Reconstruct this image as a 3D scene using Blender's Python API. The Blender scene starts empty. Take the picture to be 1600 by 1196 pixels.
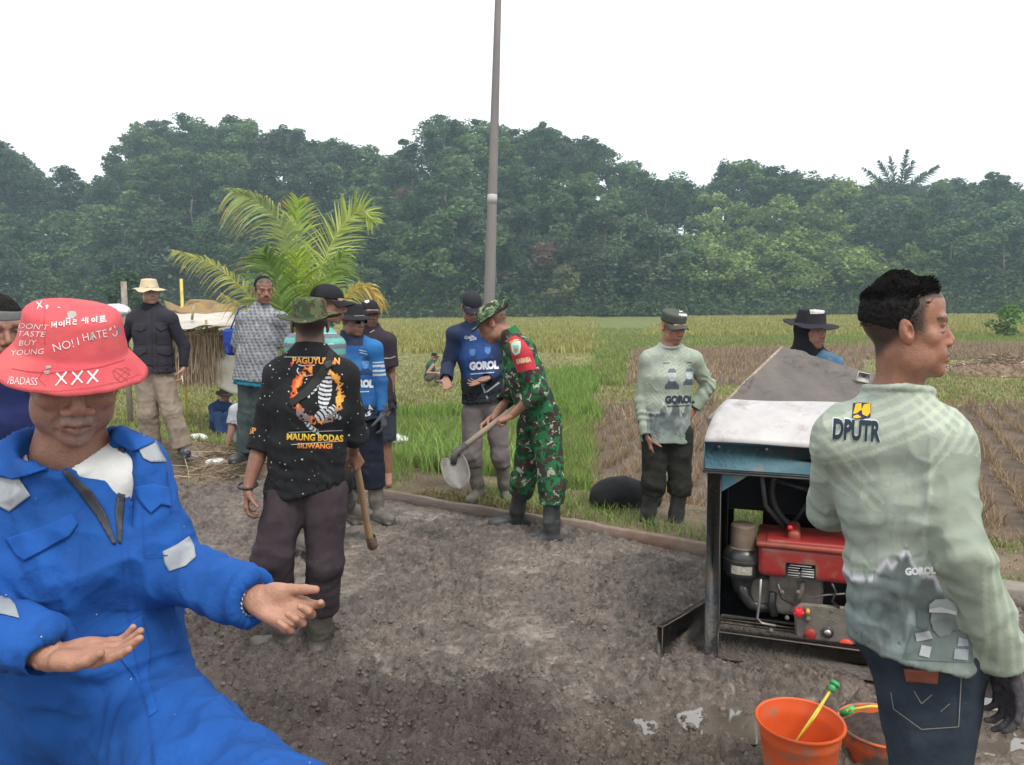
import bpy, bmesh, math, random
import numpy as np
from mathutils import Vector, Matrix
from mathutils.bvhtree import BVHTree
R = math.radians
scene = bpy.context.scene
C = scene.collection
# ------------------------------------------------------------------ camera
W, H, F = 1600.0, 1196.0, 1200.0
CZ = 1.6
PITCH, ROLL = R(5.85), R(-0.45)
cam_d = bpy.data.cameras.new('camera')
cam_d.sensor_width = 36.0
cam_d.lens = 36.0 * F / W
cam_d.clip_start = 0.05
cam_d.clip_end = 3000
cam = bpy.data.objects.new('camera', cam_d)
C.objects.link(cam)
CM = Matrix.Translation((0, 0, CZ)) @ Matrix.Rotation(R(90) - PITCH, 4, 'X') @ Matrix.Rotation(ROLL, 4, 'Z')
cam.matrix_world = CM
scene.camera = cam
# ------------------------------------------------------------------ sky and sun
SUN_EL, SUN_AZ = R(58), R(150)
world = bpy.data.worlds.new('World')
scene.world = world
world.use_nodes = True
wn, wl = world.node_tree.nodes, world.node_tree.links
wn.clear()
sky = wn.new('ShaderNodeTexSky'); sky.sky_type = 'NISHITA'; sky.sun_disc = False
sky.sun_elevation = SUN_EL; sky.sun_rotation = SUN_AZ; sky.air_density = 1.5; sky.dust_density = 4
mx = wn.new('ShaderNodeMixRGB'); mx.inputs[0].default_value = 0.88
mx.inputs[2].default_value = (11.2, 11.3, 11.4, 1)
bg = wn.new('ShaderNodeBackground'); bg.inputs[1].default_value = 0.105
wo = wn.new('ShaderNodeOutputWorld')
wl.new(sky.outputs[0], mx.inputs[1]); wl.new(mx.outputs[0], bg.inputs[0]); wl.new(bg.outputs[0], wo.inputs[0])
sd = bpy.data.lights.new('sun', 'SUN'); sd.energy = 2.3; sd.angle = R(18); sd.color = (1, 0.96, 0.9)
sun = bpy.data.objects.new('sun', sd); C.objects.link(sun)
sun.rotation_euler = (R(90) - SUN_EL, 0, math.pi - SUN_AZ)
scene.view_settings.view_transform = 'Standard'
scene.view_settings.look = 'None'
scene.view_settings.exposure = 0.36
scene.view_settings.gamma = 1
scene.cycles.volume_bounces = 1
scene.cycles.max_bounces = 6
scene.cycles.volume_step_rate = 8
scene.cycles.transparent_max_bounces = 6

# ------------------------------------------------------------------ helpers
def at(px, py, Y):
    """photo pixel + distance along +Y -> point in the place"""
    v = Vector(((px - W / 2) / F, -(py - H / 2) / F, -1.0))
    r = CM.to_3x3() @ v
    return Vector((0, 0, CZ)) + r * (Y / r.y)
def A(*a): return np.array(at(*a))
def nrm(v):
    v = np.asarray(v, float); return v / max(1e-9, np.linalg.norm(v))
rng = np.random.default_rng(7)
random.seed(7)

def _h(ix, iy, iz, s):
    n = (ix * 374761393 + iy * 668265263 + iz * 2147483647 + s * 1274126177) & 0xffffffff
    n = ((n ^ (n >> 13)) * 1274126177) & 0xffffffff
    n = n ^ (n >> 16)
    return (n & 0xffff) / 65535.0
def noise(p, f=1.0, s=0):
    """value noise -1..1 on (N,3) or (N,2)"""
    p = np.asarray(p, float) * f
    if p.shape[1] == 2: p = np.c_[p, np.zeros(len(p))]
    i = np.floor(p).astype(np.int64); t = p - i; t = t * t * (3 - 2 * t)
    r = 0
    for dx in (0, 1):
        for dy in (0, 1):
            for dz in (0, 1):
                w = (t[:, 0] if dx else 1 - t[:, 0]) * (t[:, 1] if dy else 1 - t[:, 1]) * (t[:, 2] if dz else 1 - t[:, 2])
                r = r + w * _h(i[:, 0] + dx, i[:, 1] + dy, i[:, 2] + dz, s)
    return r * 2 - 1
def fbm(p, f=1.0, o=4, s=0, g=0.5):
    a, r, n = 1.0, 0, 0
    for k in range(o):
        r = r + a * noise(p, f, s + k * 7); n += a; a *= g; f *= 2.03
    return r / n
def sstep(a, b, x):
    t = np.clip((x - a) / (b - a), 0, 1); return t * t * (3 - 2 * t)

def mesh_np(name, v, faces, mat=None, parent=None, col=None, smooth=True, loc=None):
    """one mesh object from arrays; faces = list of (n,k) index arrays"""
    v = np.asarray(v, np.float32)
    if isinstance(faces, np.ndarray): faces = [faces]
    faces = [np.asarray(f, np.int32) for f in faces if len(f)]
    if parent is not None and loc is None:
        q_ = parent
        while '_o' not in q_: q_ = q_.parent
        loc = q_['_o']
    if loc is not None: v = v - np.asarray(loc, np.float32)
    me = bpy.data.meshes.new(name)
    me.vertices.add(len(v)); me.vertices.foreach_set('co', v.ravel())
    tot = np.concatenate([np.full(len(f), f.shape[1], np.int32) for f in faces])
    li = np.concatenate([f.ravel() for f in faces])
    me.loops.add(len(li)); me.loops.foreach_set('vertex_index', li)
    me.polygons.add(len(tot))
    st = np.zeros(len(tot), np.int32); st[1:] = np.cumsum(tot)[:-1]
    me.polygons.foreach_set('loop_start', st)
    me.polygons.foreach_set('loop_total', tot)
    if smooth: me.polygons.foreach_set('use_smooth', np.ones(len(tot), bool))
    me.update(calc_edges=True)
    if col is not None:
        at_ = me.color_attributes.new('col', 'FLOAT_COLOR', 'POINT')
        c = np.c_[np.asarray(col, np.float32), np.ones(len(v), np.float32)]
        at_.data.foreach_set('color', c.ravel())
    if mat is not None: me.materials.append(mat)
    o = bpy.data.objects.new(name, me); C.objects.link(o)
    if loc is not None and parent is None: o.location = loc
    if parent is not None: o.parent = parent
    return o

def root(name, label, cat, loc, group=None):
    o = bpy.data.objects.new(name, None); C.objects.link(o)
    o.location = loc; o.empty_display_size = 0.1
    o['label'] = label; o['category'] = cat; o['_o'] = [float(x) for x in loc]
    if group: o['group'] = group
    return o
def tag(o, label=None, cat=None, group=None, kind=None):
    if label: o['label'] = label
    if cat: o['category'] = cat
    if group: o['group'] = group
    if kind: o['kind'] = kind
    return o

# ------------------------------------------------------------------ mesh collector for hard things
class MB:
    def __init__(s): s.v = []; s.f3 = []; s.f4 = []; s.c = []; s.n = 0
    def add(s, v, f, col=None):
        v = np.asarray(v, float).reshape(-1, 3)
        f = np.asarray(f, int)
        (s.f4 if f.shape[1] == 4 else s.f3).append(f + s.n)
        s.v.append(v); s.c.append(np.tile(col if col is not None else (1, 1, 1), (len(v), 1)) if col is None or np.ndim(col) == 1 else np.asarray(col))
        s.n += len(v); return s
    def box(s, c, size, M=None, col=None, bev=0.0):
        """box centre c, full size; M 3x3 with columns = axes"""
        h = np.array(size) / 2.0; b = min(bev, h.min() * .9)
        M = np.eye(3) if M is None else np.asarray(M)
        if b <= 0:
            v = np.array([(x, y, z) for x in (-1, 1) for y in (-1, 1) for z in (-1, 1)], float) * h
            f = [(0, 1, 3, 2), (4, 6, 7, 5), (0, 4, 5, 1), (2, 3, 7, 6), (0, 2, 6, 4), (1, 5, 7, 3)]
            return s.add(v @ M.T + c, f, col)
        v = []; idx = {}
        for sx in (-1, 1):
            for sy in (-1, 1):
                for sz in (-1, 1):
                    for a in range(3):
                        q = np.array([sx, sy, sz]) * (h - b); q[a] += (sx, sy, sz)[a] * b
                        idx[(sx, sy, sz, a)] = len(v); v.append(q)
        f4 = []; f3 = []
        for a in range(3):
            b1, b2 = (a + 1) % 3, (a + 2) % 3
            for sg in (-1, 1):
                q = []
                for p1, p2 in ((-1, -1), (1, -1), (1, 1), (-1, 1)):
                    k = [0, 0, 0]; k[a] = sg; k[b1] = p1; k[b2] = p2; q.append(idx[(*k, a)])
                f4.append(q if sg > 0 else q[::-1])
            for p1 in (-1, 1):
                for p2 in (-1, 1):
                    k0 = [0, 0, 0]; k0[b1] = p1; k0[b2] = p2; k0[a] = -1; k1 = list(k0); k1[a] = 1
                    q = [idx[(*k0, b1)], idx[(*k1, b1)], idx[(*k1, b2)], idx[(*k0, b2)]]
                    f4.append(q if p1 * p2 > 0 else q[::-1])
        for sx in (-1, 1):
            for sy in (-1, 1):
                for sz in (-1, 1):
                    q = [idx[(sx, sy, sz, a)] for a in range(3)]
                    f3.append(q if sx * sy * sz > 0 else q[::-1])
        v = np.array(v) @ M.T + c
        n0 = s.n; s.add(v, f4, col); s.f3.append(np.array(f3) + n0); return s
    def tube(s, pts, r, seg=10, col=None, cap=True):
        pts = np.asarray(pts, float); n = len(pts); r = np.broadcast_to(r, (n,)).astype(float)
        t = np.gradient(pts, axis=0); t /= np.linalg.norm(t, axis=1)[:, None] + 1e-12
        u = np.cross(t[0], (0, 0, 1) if abs(t[0][2]) < .9 else (1, 0, 0)); u = nrm(u)
        a = np.linspace(0, 2 * np.pi, seg, endpoint=False); V = []
        for k in range(n):
            u = nrm(u - t[k] * np.dot(u, t[k])); w = np.cross(t[k], u)
            V.append(pts[k] + r[k] * (np.cos(a)[:, None] * u + np.sin(a)[:, None] * w))
        f = []
        for k in range(n - 1):
            for j in range(seg):
                j2 = (j + 1) % seg; f.append((k * seg + j, k * seg + j2, (k + 1) * seg + j2, (k + 1) * seg + j))
        V = np.concatenate(V); n0 = s.n; s.add(V, f, col)
        if cap:
            for k, o in ((0, -1), (n - 1, 1)):
                c0 = s.n; s.v.append(pts[k][None]); s.c.append(np.array([col if col is not None else (1, 1, 1)], float)); s.n += 1
                q = [(n0 + k * seg + j, n0 + k * seg + (j + 1) % seg, c0) for j in range(seg)]
                s.f3.append(np.array(q)[:, ::o])
        return s
    def lathe(s, c, prof, M=None, seg=32, col=None, wob=None):
        """prof = [(r,z)...] about local z"""
        M = np.eye(3) if M is None else np.asarray(M)
        prof = np.asarray(prof, float); n = len(prof)
        a = np.linspace(0, 2 * np.pi, seg, endpoint=False)
        V = np.stack([np.stack([p[0] * np.cos(a), p[0] * np.sin(a), np.full(seg, p[1])], 1) for p in prof]).reshape(-1, 3)
        if wob is not None: V = wob(V)
        f = [(k * seg + j, k * seg + (j + 1) % seg, (k + 1) * seg + (j + 1) % seg, (k + 1) * seg + j) for k in range(n - 1) for j in range(seg)]
        return s.add(V @ M.T + np.asarray(c), f, col)
    def build(s, name, mat, parent=None, smooth=False, loc=None, usecol=False, auto=None):
        v = np.concatenate(s.v)
        fs = []
        if s.f4: fs.append(np.concatenate(s.f4))
        if s.f3: fs.append(np.concatenate(s.f3))
        o = mesh_np(name, v, fs, mat, parent, np.concatenate(s.c) if usecol else None, smooth, loc)
        if auto:
            me = o.data
            bm = bmesh.new(); bm.from_mesh(me)
            for e in bm.edges:
                if len(e.link_faces) == 2 and e.calc_face_angle(0) > auto: e.smooth = False
            bm.to_mesh(me); bm.free()
        return o
def solid(o, t, off=-1):
    m = o.modifiers.new('solid', 'SOLIDIFY'); m.thickness = t; m.offset = off; return o

# ------------------------------------------------------------------ materials
MATS = {}
def mat(name, col=(.5, .5, .5), rough=.8, attr=False, n_scale=0, n_amt=0.0, n_col=None, bump=0.0, b_scale=60, metal=0.0,
        spots=None, spec=.5, stretch=None, coat=0, sub=0.0, dirt=None, b2=None, trans=0.0, thr=None):
    """noise-varied principled material; n_col blends in by noise; spots=(colour, scale, size)"""
    if name in MATS: return MATS[name]
    m = bpy.data.materials.new(name); m.use_nodes = True
    N, L = m.node_tree.nodes, m.node_tree.links
    b = N['Principled BSDF']; b.inputs['Roughness'].default_value = rough; b.inputs['Metallic'].default_value = metal
    b.inputs['Specular IOR Level'].default_value = spec
    if coat: b.inputs['Coat Weight'].default_value = coat
    if sub: b.inputs['Subsurface Weight'].default_value = sub; b.inputs['Subsurface Radius'].default_value = (.01, .004, .002); b.inputs['Subsurface Scale'].default_value = 1
    tc = N.new('ShaderNodeTexCoord'); src = tc.outputs['Object']
    if stretch:
        mp = N.new('ShaderNodeMapping'); mp.inputs['Scale'].default_value = stretch
        L.new(src, mp.inputs[0]); src = mp.outputs[0]
    def nz(sc, det=5, rgh=.6):
        t = N.new('ShaderNodeTexNoise'); t.inputs['Scale'].default_value = sc; t.inputs['Detail'].default_value = det
        t.inputs['Roughness'].default_value = rgh; L.new(src, t.inputs['Vector']); return t.outputs[0]
    def ramp(inp, a, c):
        r = N.new('ShaderNodeMapRange'); r.inputs[1].default_value = a; r.inputs[2].default_value = c; L.new(inp, r.inputs[0]); return r.outputs[0]
    def mixc(f, a, c, mode='MIX'):
        x = N.new('ShaderNodeMixRGB'); x.blend_type = mode
        for k, q in ((0, f), (1, a), (2, c)):
            if hasattr(q, 'default_value'): L.new(q, x.inputs[k])
            elif k == 0: x.inputs[0].default_value = q
            else: x.inputs[k].default_value = (*q[:3], 1)
        return x.outputs[0]
    if attr:
        a = N.new('ShaderNodeVertexColor'); a.layer_name = 'col'; base = a.outputs[0]
        if attr != True: base = mixc(1.0, base, attr, 'MULTIPLY')
    else:
        rg = N.new('ShaderNodeRGB'); rg.outputs[0].default_value = (*col, 1); base = rg.outputs[0]
    if n_scale:
        f = ramp(nz(n_scale), *(thr or (.35, .65)))
        if n_col is not None:
            g = N.new('ShaderNodeMath'); g.operation = 'MULTIPLY'; g.inputs[1].default_value = n_amt or 1; L.new(f, g.inputs[0])
            base = mixc(g.outputs[0], base, n_col)
        else:
            dk = mixc(1.0, base, (1 - n_amt,) * 3, 'MULTIPLY'); lt = mixc(1.0, base, (1 + n_amt,) * 3, 'MULTIPLY')
            base = mixc(f, dk, lt)
    if dirt:  # (colour, scale, lo, hi)
        base = mixc(ramp(nz(dirt[1], 8, .7), dirt[2], dirt[3]), base, dirt[0])
    if spots:
        v = N.new('ShaderNodeTexVoronoi'); v.inputs['Scale'].default_value = spots[1]; v.feature = 'F1'
        L.new(tc.outputs['Object'], v.inputs['Vector'])
        c = N.new('ShaderNodeMath'); c.operation = 'MULTIPLY'; L.new(nz(spots[1] * .37, 2), c.inputs[0]); c.inputs[1].default_value = spots[2] * 2
        sx = N.new('ShaderNodeSeparateColor'); L.new(v.outputs['Color'], sx.inputs[0])
        q = N.new('ShaderNodeMath'); q.operation = 'MULTIPLY'; L.new(c.outputs[0], q.inputs[0]); L.new(sx.outputs[0], q.inputs[1])
        lt = N.new('ShaderNodeMath'); lt.operation = 'LESS_THAN'; L.new(v.outputs['Distance'], lt.inputs[0]); L.new(q.outputs[0], lt.inputs[1])
        base = mixc(lt.outputs[0], base, spots[0])
    L.new(base, b.inputs['Base Color'])
    if bump:
        bp = N.new('ShaderNodeBump'); bp.inputs['Strength'].default_value = 1; bp.inputs['Distance'].default_value = bump
        L.new(nz(b_scale, 6, .65), bp.inputs['Height']); last = bp.outputs[0]
        if b2:
            bq = N.new('ShaderNodeBump'); bq.inputs['Distance'].default_value = b2[0]; L.new(nz(b2[1], 3), bq.inputs['Height'])
            L.new(last, bq.inputs['Normal']); last = bq.outputs[0]
        L.new(last, b.inputs['Normal'])
    if trans:
        tr = N.new('ShaderNodeBsdfTranslucent'); L.new(base, tr.inputs[0]); ms = N.new('ShaderNodeMixShader'); ms.inputs[0].default_value = trans
        out = N['Material Output']; L.new(b.outputs[0], ms.inputs[1]); L.new(tr.outputs[0], ms.inputs[2]); L.new(ms.outputs[0], out.inputs[0])
    MATS[name] = m
    return m
def cloth(name, col, **k):
    d = dict(rough=.92, n_scale=9, n_amt=.14, bump=.0035, b_scale=14, b2=(.0006, 420), spec=.25)
    d.update(k); return mat(name, col, **d)
# ------------------------------------------------------------------ land
LA = np.array([-1.05, 6.22]); LB = np.array([1.22, 4.74])
Lu = (LB - LA) / np.linalg.norm(LB - LA); Ln = np.array([-Lu[1], Lu[0]])
def sline(x, y): return (x - LA[0]) * Ln[0] + (y - LA[1]) * Ln[1]
def gh(x, y):
    """height of the bare ground"""
    s = sline(x, y)
    p = np.c_[np.ravel(x), np.ravel(y)]
    h = -0.42 * sstep(0.9, 2.6, s)
    lf = sstep(-1.8, -3.2, x) * sstep(4.5, 6.0, y)          # higher verge behind, on the left
    h = h * (1 - .5 * lf * (1 - sstep(4, 9, s))) + .19 * lf * (1 - sstep(.1, .95, s)) * sstep(-1, .4, s)
    h = h + (.03 * noise(p, .9, 3) + .015 * noise(p, 3.1, 5)).reshape(np.shape(s)) * sstep(0.05, .5, s) 
    return h - .06 * (s < 0)
def gz(x, y): return float(gh(np.array([x]), np.array([y]))[0])

# ground: one sheet out to the horizon, finer close by
xs = np.concatenate([-np.geomspace(900, 16, 22), np.linspace(-15, 17, 190), np.geomspace(18, 900, 22)])
ys = np.concatenate([[-60, -20, -6], np.linspace(-3, 26, 190), np.geomspace(27, 1100, 40)])
X, Y = np.meshgrid(xs, ys, indexing='ij'); Z = gh(X.ravel(), Y.ravel())
nx, ny = X.shape; I = np.arange(nx * ny).reshape(nx, ny)
q = np.stack([I[:-1, :-1], I[1:, :-1], I[1:, 1:], I[:-1, 1:]], -1).reshape(-1, 4)
P = np.c_[X.ravel(), Y.ravel(), Z]
# what covers each spot of the field
def rowdir():
    return nrm((0.42, 0.9))
def pix(x, y, z):
    """photo column / row of a ground point, used once to lay out the paddies"""
    v = np.c_[x, y, z] - np.array([0, 0, CZ]); m = np.array(CM.to_3x3())
    c = v @ m; return W / 2 - F * c[:, 0] / c[:, 2], H / 2 + F * c[:, 1] / c[:, 2]
def zone(x, y):
    """0 verge, 1 stubble, 2 lush green, 3 ripe paddy, 4 mown meadow, 5 bund grass"""
    s = sline(x, y); p = np.c_[x, y]
    z = np.full(len(x), 1)
    w = .8 * noise(p, .35, 11)
    ang = x / np.maximum(y, .1)
    left = ang < .105 + .012 * noise(p, .8, 12)
    z[left] = 4
    z[(left) & (y < 13.5 + w) & (s > .7)] = 2
    z[(left) & (ang > .03) & (y < 22 + w)] = 2
    z[(left) & (y > 31 + w)] = 3
    z[(ang < -.22) & (y > 7)] = 4
    r = ~left
    z[r & (y > 33 + w + 5 * (ang - .1))] = 5
    z[r & (y > 46 + 2 * w)] = 3
    z[r & (ang < .13 + .0009 * y) & (y > 17)] = 5
    z[r & (y > 15.6 + w * .5) & (y < 18.5 + w * .5)] = 4
    z[r & (ang > .46) & (y > 14.6) & (y < 26 + w)] = 4
    z[s < 1.25 + .3 * noise(p, 1.3, 14)] = 0
    return z
ZC = {0: (.16, .125, .085), 1: (.115, .088, .068), 2: (.07, .1, .03), 3: (.21, .2, .08), 4: (.2, .19, .085), 5: (.13, .15, .05)}
zz = zone(P[:, 0], P[:, 1])
gc = np.array([ZC[k] for k in zz]) * (1 + .18 * fbm(P[:, :2], 1.7, 4, 2))[:, None]
far = sstep(60, 110, P[:, 1])[:, None]
gm = mat('field_soil', attr=True, rough=.95, n_scale=3, n_amt=.22, bump=.03, b_scale=7, b2=(.01, 45), spec=.15)
g = mesh_np('ground', P, q, gm, col=gc); tag(g, 'flat ground of the paddy fields beyond the road', 'ground', kind='structure')

# ------------------------------------------------------------------ wet concrete road
NX, NY = 900, 800
gx = np.linspace(-4.6, 4.4, NX); 
gy = np.linspace(0.6, 8.8, NY)
X, Y = np.meshgrid(gx, gy, indexing='ij'); p = np.c_[X.ravel(), Y.ravel()]
s = sline(p[:, 0], p[:, 1])
wp = p + .06 * np.c_[noise(p, 5, 21), noise(p, 5, 22)]
lump = np.clip(fbm(wp, 11, 5, 31, .62), -1, 1)
rid = 1 - np.abs(fbm(wp, 6, 4, 41))
wet = sstep(-.25, .35, fbm(p, .8, 3, 51) + .25)        # trowelled smoother patches
# dark coarse mix lying in front, clear of the mixer
mixd = sstep(.15, .62, 1 - (((p[:, 0] + .55) / 1.35) ** 2 + ((p[:, 1] - 2.15) / 1.15) ** 2) + .35 * fbm(p, 1.6, 4, 61))
mixd = np.maximum(mixd, sstep(.1, .5, 1 - (((p[:, 0] + 1.5) / .9) ** 2 + ((p[:, 1] - 3.3) / .7) ** 2) + .3 * fbm(p, 2, 3, 62)) * .8)
# muddy hollow by the mixer
mud = sstep(0, .7, 1 - (((p[:, 0] - 1.05) / 1.0) ** 2 + ((p[:, 1] - 2.55) / .62) ** 2) + .25 * fbm(p, 2.5, 3, 71))
mud = np.maximum(mud, sstep(0, .6, 1 - (((p[:, 0] - 2.3) / .9) ** 2 + ((p[:, 1] - 2.7) / .8) ** 2)))
rough = .3 + .7 * mixd + .35 * (1 - wet) 
bill = np.abs(noise(wp, 12, 83)) * .42 + np.abs(noise(wp, 26, 84)) * .36 + np.abs(noise(wp, 52, 85)) * .22 + np.abs(noise(p, 90, 86)) * .10
patch_ = sstep(-.45, .25, fbm(p, 1.9, 3, 87))
z = .016 * fbm(p, 2.2, 3, 81) + (.40 + .60 * patch_ + .5 * mixd) * .085 * (bill - .3) + .020 * lump * patch_ + .045 * mixd
ref_ = .016 * fbm(p, 2.2, 3, 81) + .045 * mixd; lvl = ref_ + .004 - .018 * patch_ - .05 * mixd; wetm = sstep(.004, -.004, z - lvl) * (1 - mixd); z = np.where(z < lvl, lvl + .18 * (z - lvl), z)
PUD = [(1005, 1132, .16, .10), (1148, 1142, .17, .13), (1560, 1118, .42, .14), (1560, 1175, .3, .1)]
for k, (px, py, rx, ry) in enumerate(PUD):
    c = at(px, py, 1.6 * 1200 / (py - 476)); z -= .052 * np.exp(-(((p[:, 0] - c.x) / rx) ** 2 + ((p[:, 1] - c.y) / ry) ** 2))
z += .02 * sstep(.1, .8, 1 - ((p[:, 0] - .25) ** 2 + (p[:, 1] - 4.9) ** 2) / .5) * (1 + lump)
z -= mud * .035; z += mud * .018 * np.abs(fbm(wp, 7, 4, 91))
fine = np.clip(fbm(p, 38, 3, 95, .7), -1, 1)
z += rough * .004 * fine
for fx, fy in ((-.94, 3.36), (-.86, 3.4), (.02, 5.45), (.27, 5.03), (-.98, 5.72), (-1.05, 5.0), (-1.4, 4.9), (.45, 3.1), (-.1, 3.7)):
    rr = np.hypot(p[:, 0] - fx, p[:, 1] - fy); z += -.02 * np.exp(-(rr / .09) ** 2) + .016 * np.exp(-((rr - .16) / .05) ** 2)
mq = np.c_[p[:, 0] - .95, p[:, 1] - 3.2] @ np.array([[.94, .34], [-.34, .94]]); z += .05 * np.exp(-((mq[:, 1] + .07) / .10) ** 2) * sstep(-.12, .05, mq[:, 0]) * (.5 + 1.1 * bill)
z -= .06 * (s > .0)
base = np.array([.155, .127, .107]); dark = np.array([.074, .055, .047]); brown = np.array([.15, .115, .085])
fine_ = np.clip(fbm(p, 60, 2, 97), -1, 1)
tone = (1 + .16 * fbm(p, 2.6, 4, 101) + .30 * fbm(p, 9, 4, 133) + .30 * fine_ - .42 * sstep(.08, .45, fbm(wp, 17, 4, 141, .65)) * (.35 + .65 * patch_) + .22 * sstep(.15, .5, fbm(wp, 7, 4, 142, .6)))[:, None]
cc = base * tone
cc = cc * (1 - mixd[:, None]) + dark * mixd[:, None] * (1 + .3 * np.clip(lump, -1, 1))[:, None]
cc = cc * (1 - .6 * mud[:, None]) + brown * .6 * mud[:, None]
pale = (sstep(.35, .7, fbm(p, 1.3, 3, 111)) * (1 - mixd))[:, None]
cc = cc * (1 + .25 * pale) * (1 + .10 * wetm)[:, None]
I = np.arange(NX * NY).reshape(NX, NY)
q = np.stack([I[:-1, :-1], I[1:, :-1], I[1:, 1:], I[:-1, 1:]], -1).reshape(-1, 4)
q = q[(s[q[:, 0]] < .04)]
rm = mat('wet_concrete', attr=True, rough=.42, n_scale=22, n_amt=.28, bump=.030, b_scale=34, b2=(.006, 150), spec=.5)
N_, L_ = rm.node_tree.nodes, rm.node_tree.links
a_w = N_.new('ShaderNodeAttribute'); a_w.attribute_name = 'wet'
t_ = N_.new('ShaderNodeTexNoise'); t_.inputs['Scale'].default_value = 2.6; t_.inputs['Detail'].default_value = 6
r_ = N_.new('ShaderNodeMapRange'); r_.inputs[1].default_value = .38; r_.inputs[2].default_value = .62; r_.inputs[3].default_value = .24; r_.inputs[4].default_value = .62
L_.new(N_['Texture Coordinate'].outputs['Object'], t_.inputs['Vector']); L_.new(t_.outputs[0], r_.inputs[0]); 
mw = N_.new('ShaderNodeMapRange'); mw.inputs[3].default_value = 1.0; mw.inputs[4].default_value = .45; L_.new(a_w.outputs['Fac'], mw.inputs[0])
mm = N_.new('ShaderNodeMath'); mm.operation = 'MULTIPLY'; L_.new(r_.outputs[0], mm.inputs[0]); L_.new(mw.outputs[0], mm.inputs[1]); L_.new(mm.outputs[0], N_['Principled BSDF'].inputs['Roughness'])
mb_ = N_.new('ShaderNodeMapRange'); mb_.inputs[3].default_value = 1.0; mb_.inputs[4].default_value = .22; L_.new(a_w.outputs['Fac'], mb_.inputs[0])
for n_ in N_:
    if n_.type == 'BUMP': L_.new(mb_.outputs[0], n_.inputs['Strength'])
road = mesh_np('road', np.c_[p, z], q, rm, col=cc); wa_ = road.data.attributes.new('wet', 'FLOAT', 'POINT'); wa_.data.foreach_set('value', wetm.astype(np.float32))
CC = cc.reshape(NX, NY, 3)
tag(road, 'freshly poured wet concrete road surface', 'road', kind='structure')
RZ = z.reshape(NX, NY)
def rz(x, y):
    i = int(np.clip((x + 4.6) / 9.0 * (NX - 1), 0, NX - 1)); j = int(np.clip((y - .6) / 8.2 * (NY - 1), 0, NY - 1)); return float(RZ[i, j])
# aggregate lumps: loose pebbles of the mix
def pebbles(n, cx, cy, rx, ry, r0, r1, seed):
    g = np.random.default_rng(seed); mb_v = []; mb_f = []
    t = (1 + 5 ** .5) / 2
    ico = np.array([(-1, t, 0), (1, t, 0), (-1, -t, 0), (1, -t, 0), (0, -1, t), (0, 1, t), (0, -1, -t), (0, 1, -t), (t, 0, -1), (t, 0, 1), (-t, 0, -1), (-t, 0, 1)]) / 1.9
    fc = np.array([(0, 11, 5), (0, 5, 1), (0, 1, 7), (0, 7, 10), (0, 10, 11), (1, 5, 9), (5, 11, 4), (11, 10, 2), (10, 7, 6), (7, 1, 8), (3, 9, 4), (3, 4, 2), (3, 2, 6), (3, 6, 8), (3, 8, 9), (4, 9, 5), (2, 4, 11), (6, 2, 10), (8, 6, 7), (9, 8, 1)])
    V = []; Fc = []; k = 0
    while k < n:
        a, b = g.normal(size=2); x, y = cx + a * rx, cy + b * ry
        if sline(x, y) > -.05 or y < .9 or abs(x) > 4.3: k += .2; continue
        r = g.uniform(r0, r1) * g.uniform(.6, 1); v = ico * r * g.uniform(.7, 1.25, (12, 3)) * (1, 1, .75)
        V.append(v + (x, y, rz(x, y) + r * .15)); Fc.append(fc + 12 * len(Fc)); k += 1
    return np.concatenate(V), np.concatenate(Fc)
v1, f1 = pebbles(3200, -.5, 2.3, .9, .75, .004, .010, 1)
v2, f2 = pebbles(1800, .2, 4.1, 1.5, .9, .004, .010, 2)
v3, f3 = pebbles(6500, .5, 4.0, 1.9, 1.3, .006, .018, 3); v3[:, 2] -= .007
v4, f4 = pebbles(5000, -.4, 2.4, 1.1, .9, .006, .018, 4); v4[:, 2] -= .006
n1_ = len(v1) + len(v2); va = np.r_[v1, v2, v3, v4]; ce = va.reshape(-1, 12, 3).mean(1)
ii = np.clip((ce[:, 0] + 4.6) / 9 * (NX - 1), 0, NX - 1).astype(int); jj = np.clip((ce[:, 1] - .6) / 8.2 * (NY - 1), 0, NY - 1).astype(int)
cc2 = np.repeat(CC[ii, jj] * rng.uniform(.65, 1.1, (len(ce), 1)), 12, 0)
tag(mesh_np('gravel', np.r_[v1, v2, v3, v4], np.r_[f1, f2 + len(v1), f3 + n1_, f4 + n1_ + len(v3)], mat('pebble', attr=True, bump=.004, b_scale=150, rough=.6, n_scale=30, n_amt=.2), col=cc2, smooth=True), 'loose gravel and lumps of concrete mix strewn over the road', 'gravel', kind='stuff')

# puddles
wm = mat('muddy_water', (.12, .10, .08), rough=.05, spec=1.0, coat=1, n_scale=6, n_amt=.2, bump=.0003, b_scale=12)
for k, (px, py, rx, ry) in enumerate(PUD):
    D = 1.6 * 1200 / (py - 476); c = at(px, py, D); a = np.linspace(0, 2 * np.pi, 48, endpoint=False)
    z0_ = np.percentile([rz(c.x + 1.35 * rx * math.cos(b), c.y + 1.35 * ry * math.sin(b)) for b in a], 12) - .002
    v = np.c_[c.x + 1.35 * rx * np.cos(a), c.y + 1.35 * ry * np.sin(a), np.full(48, z0_)]
    v = np.r_[v, [[c.x, c.y, z0_]]]; f = np.array([(i, (i + 1) % 48, 48) for i in range(48)])
    tag(mesh_np('puddle', v, f, wm), 'shallow muddy water on the concrete', 'water', kind='structure')

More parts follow.
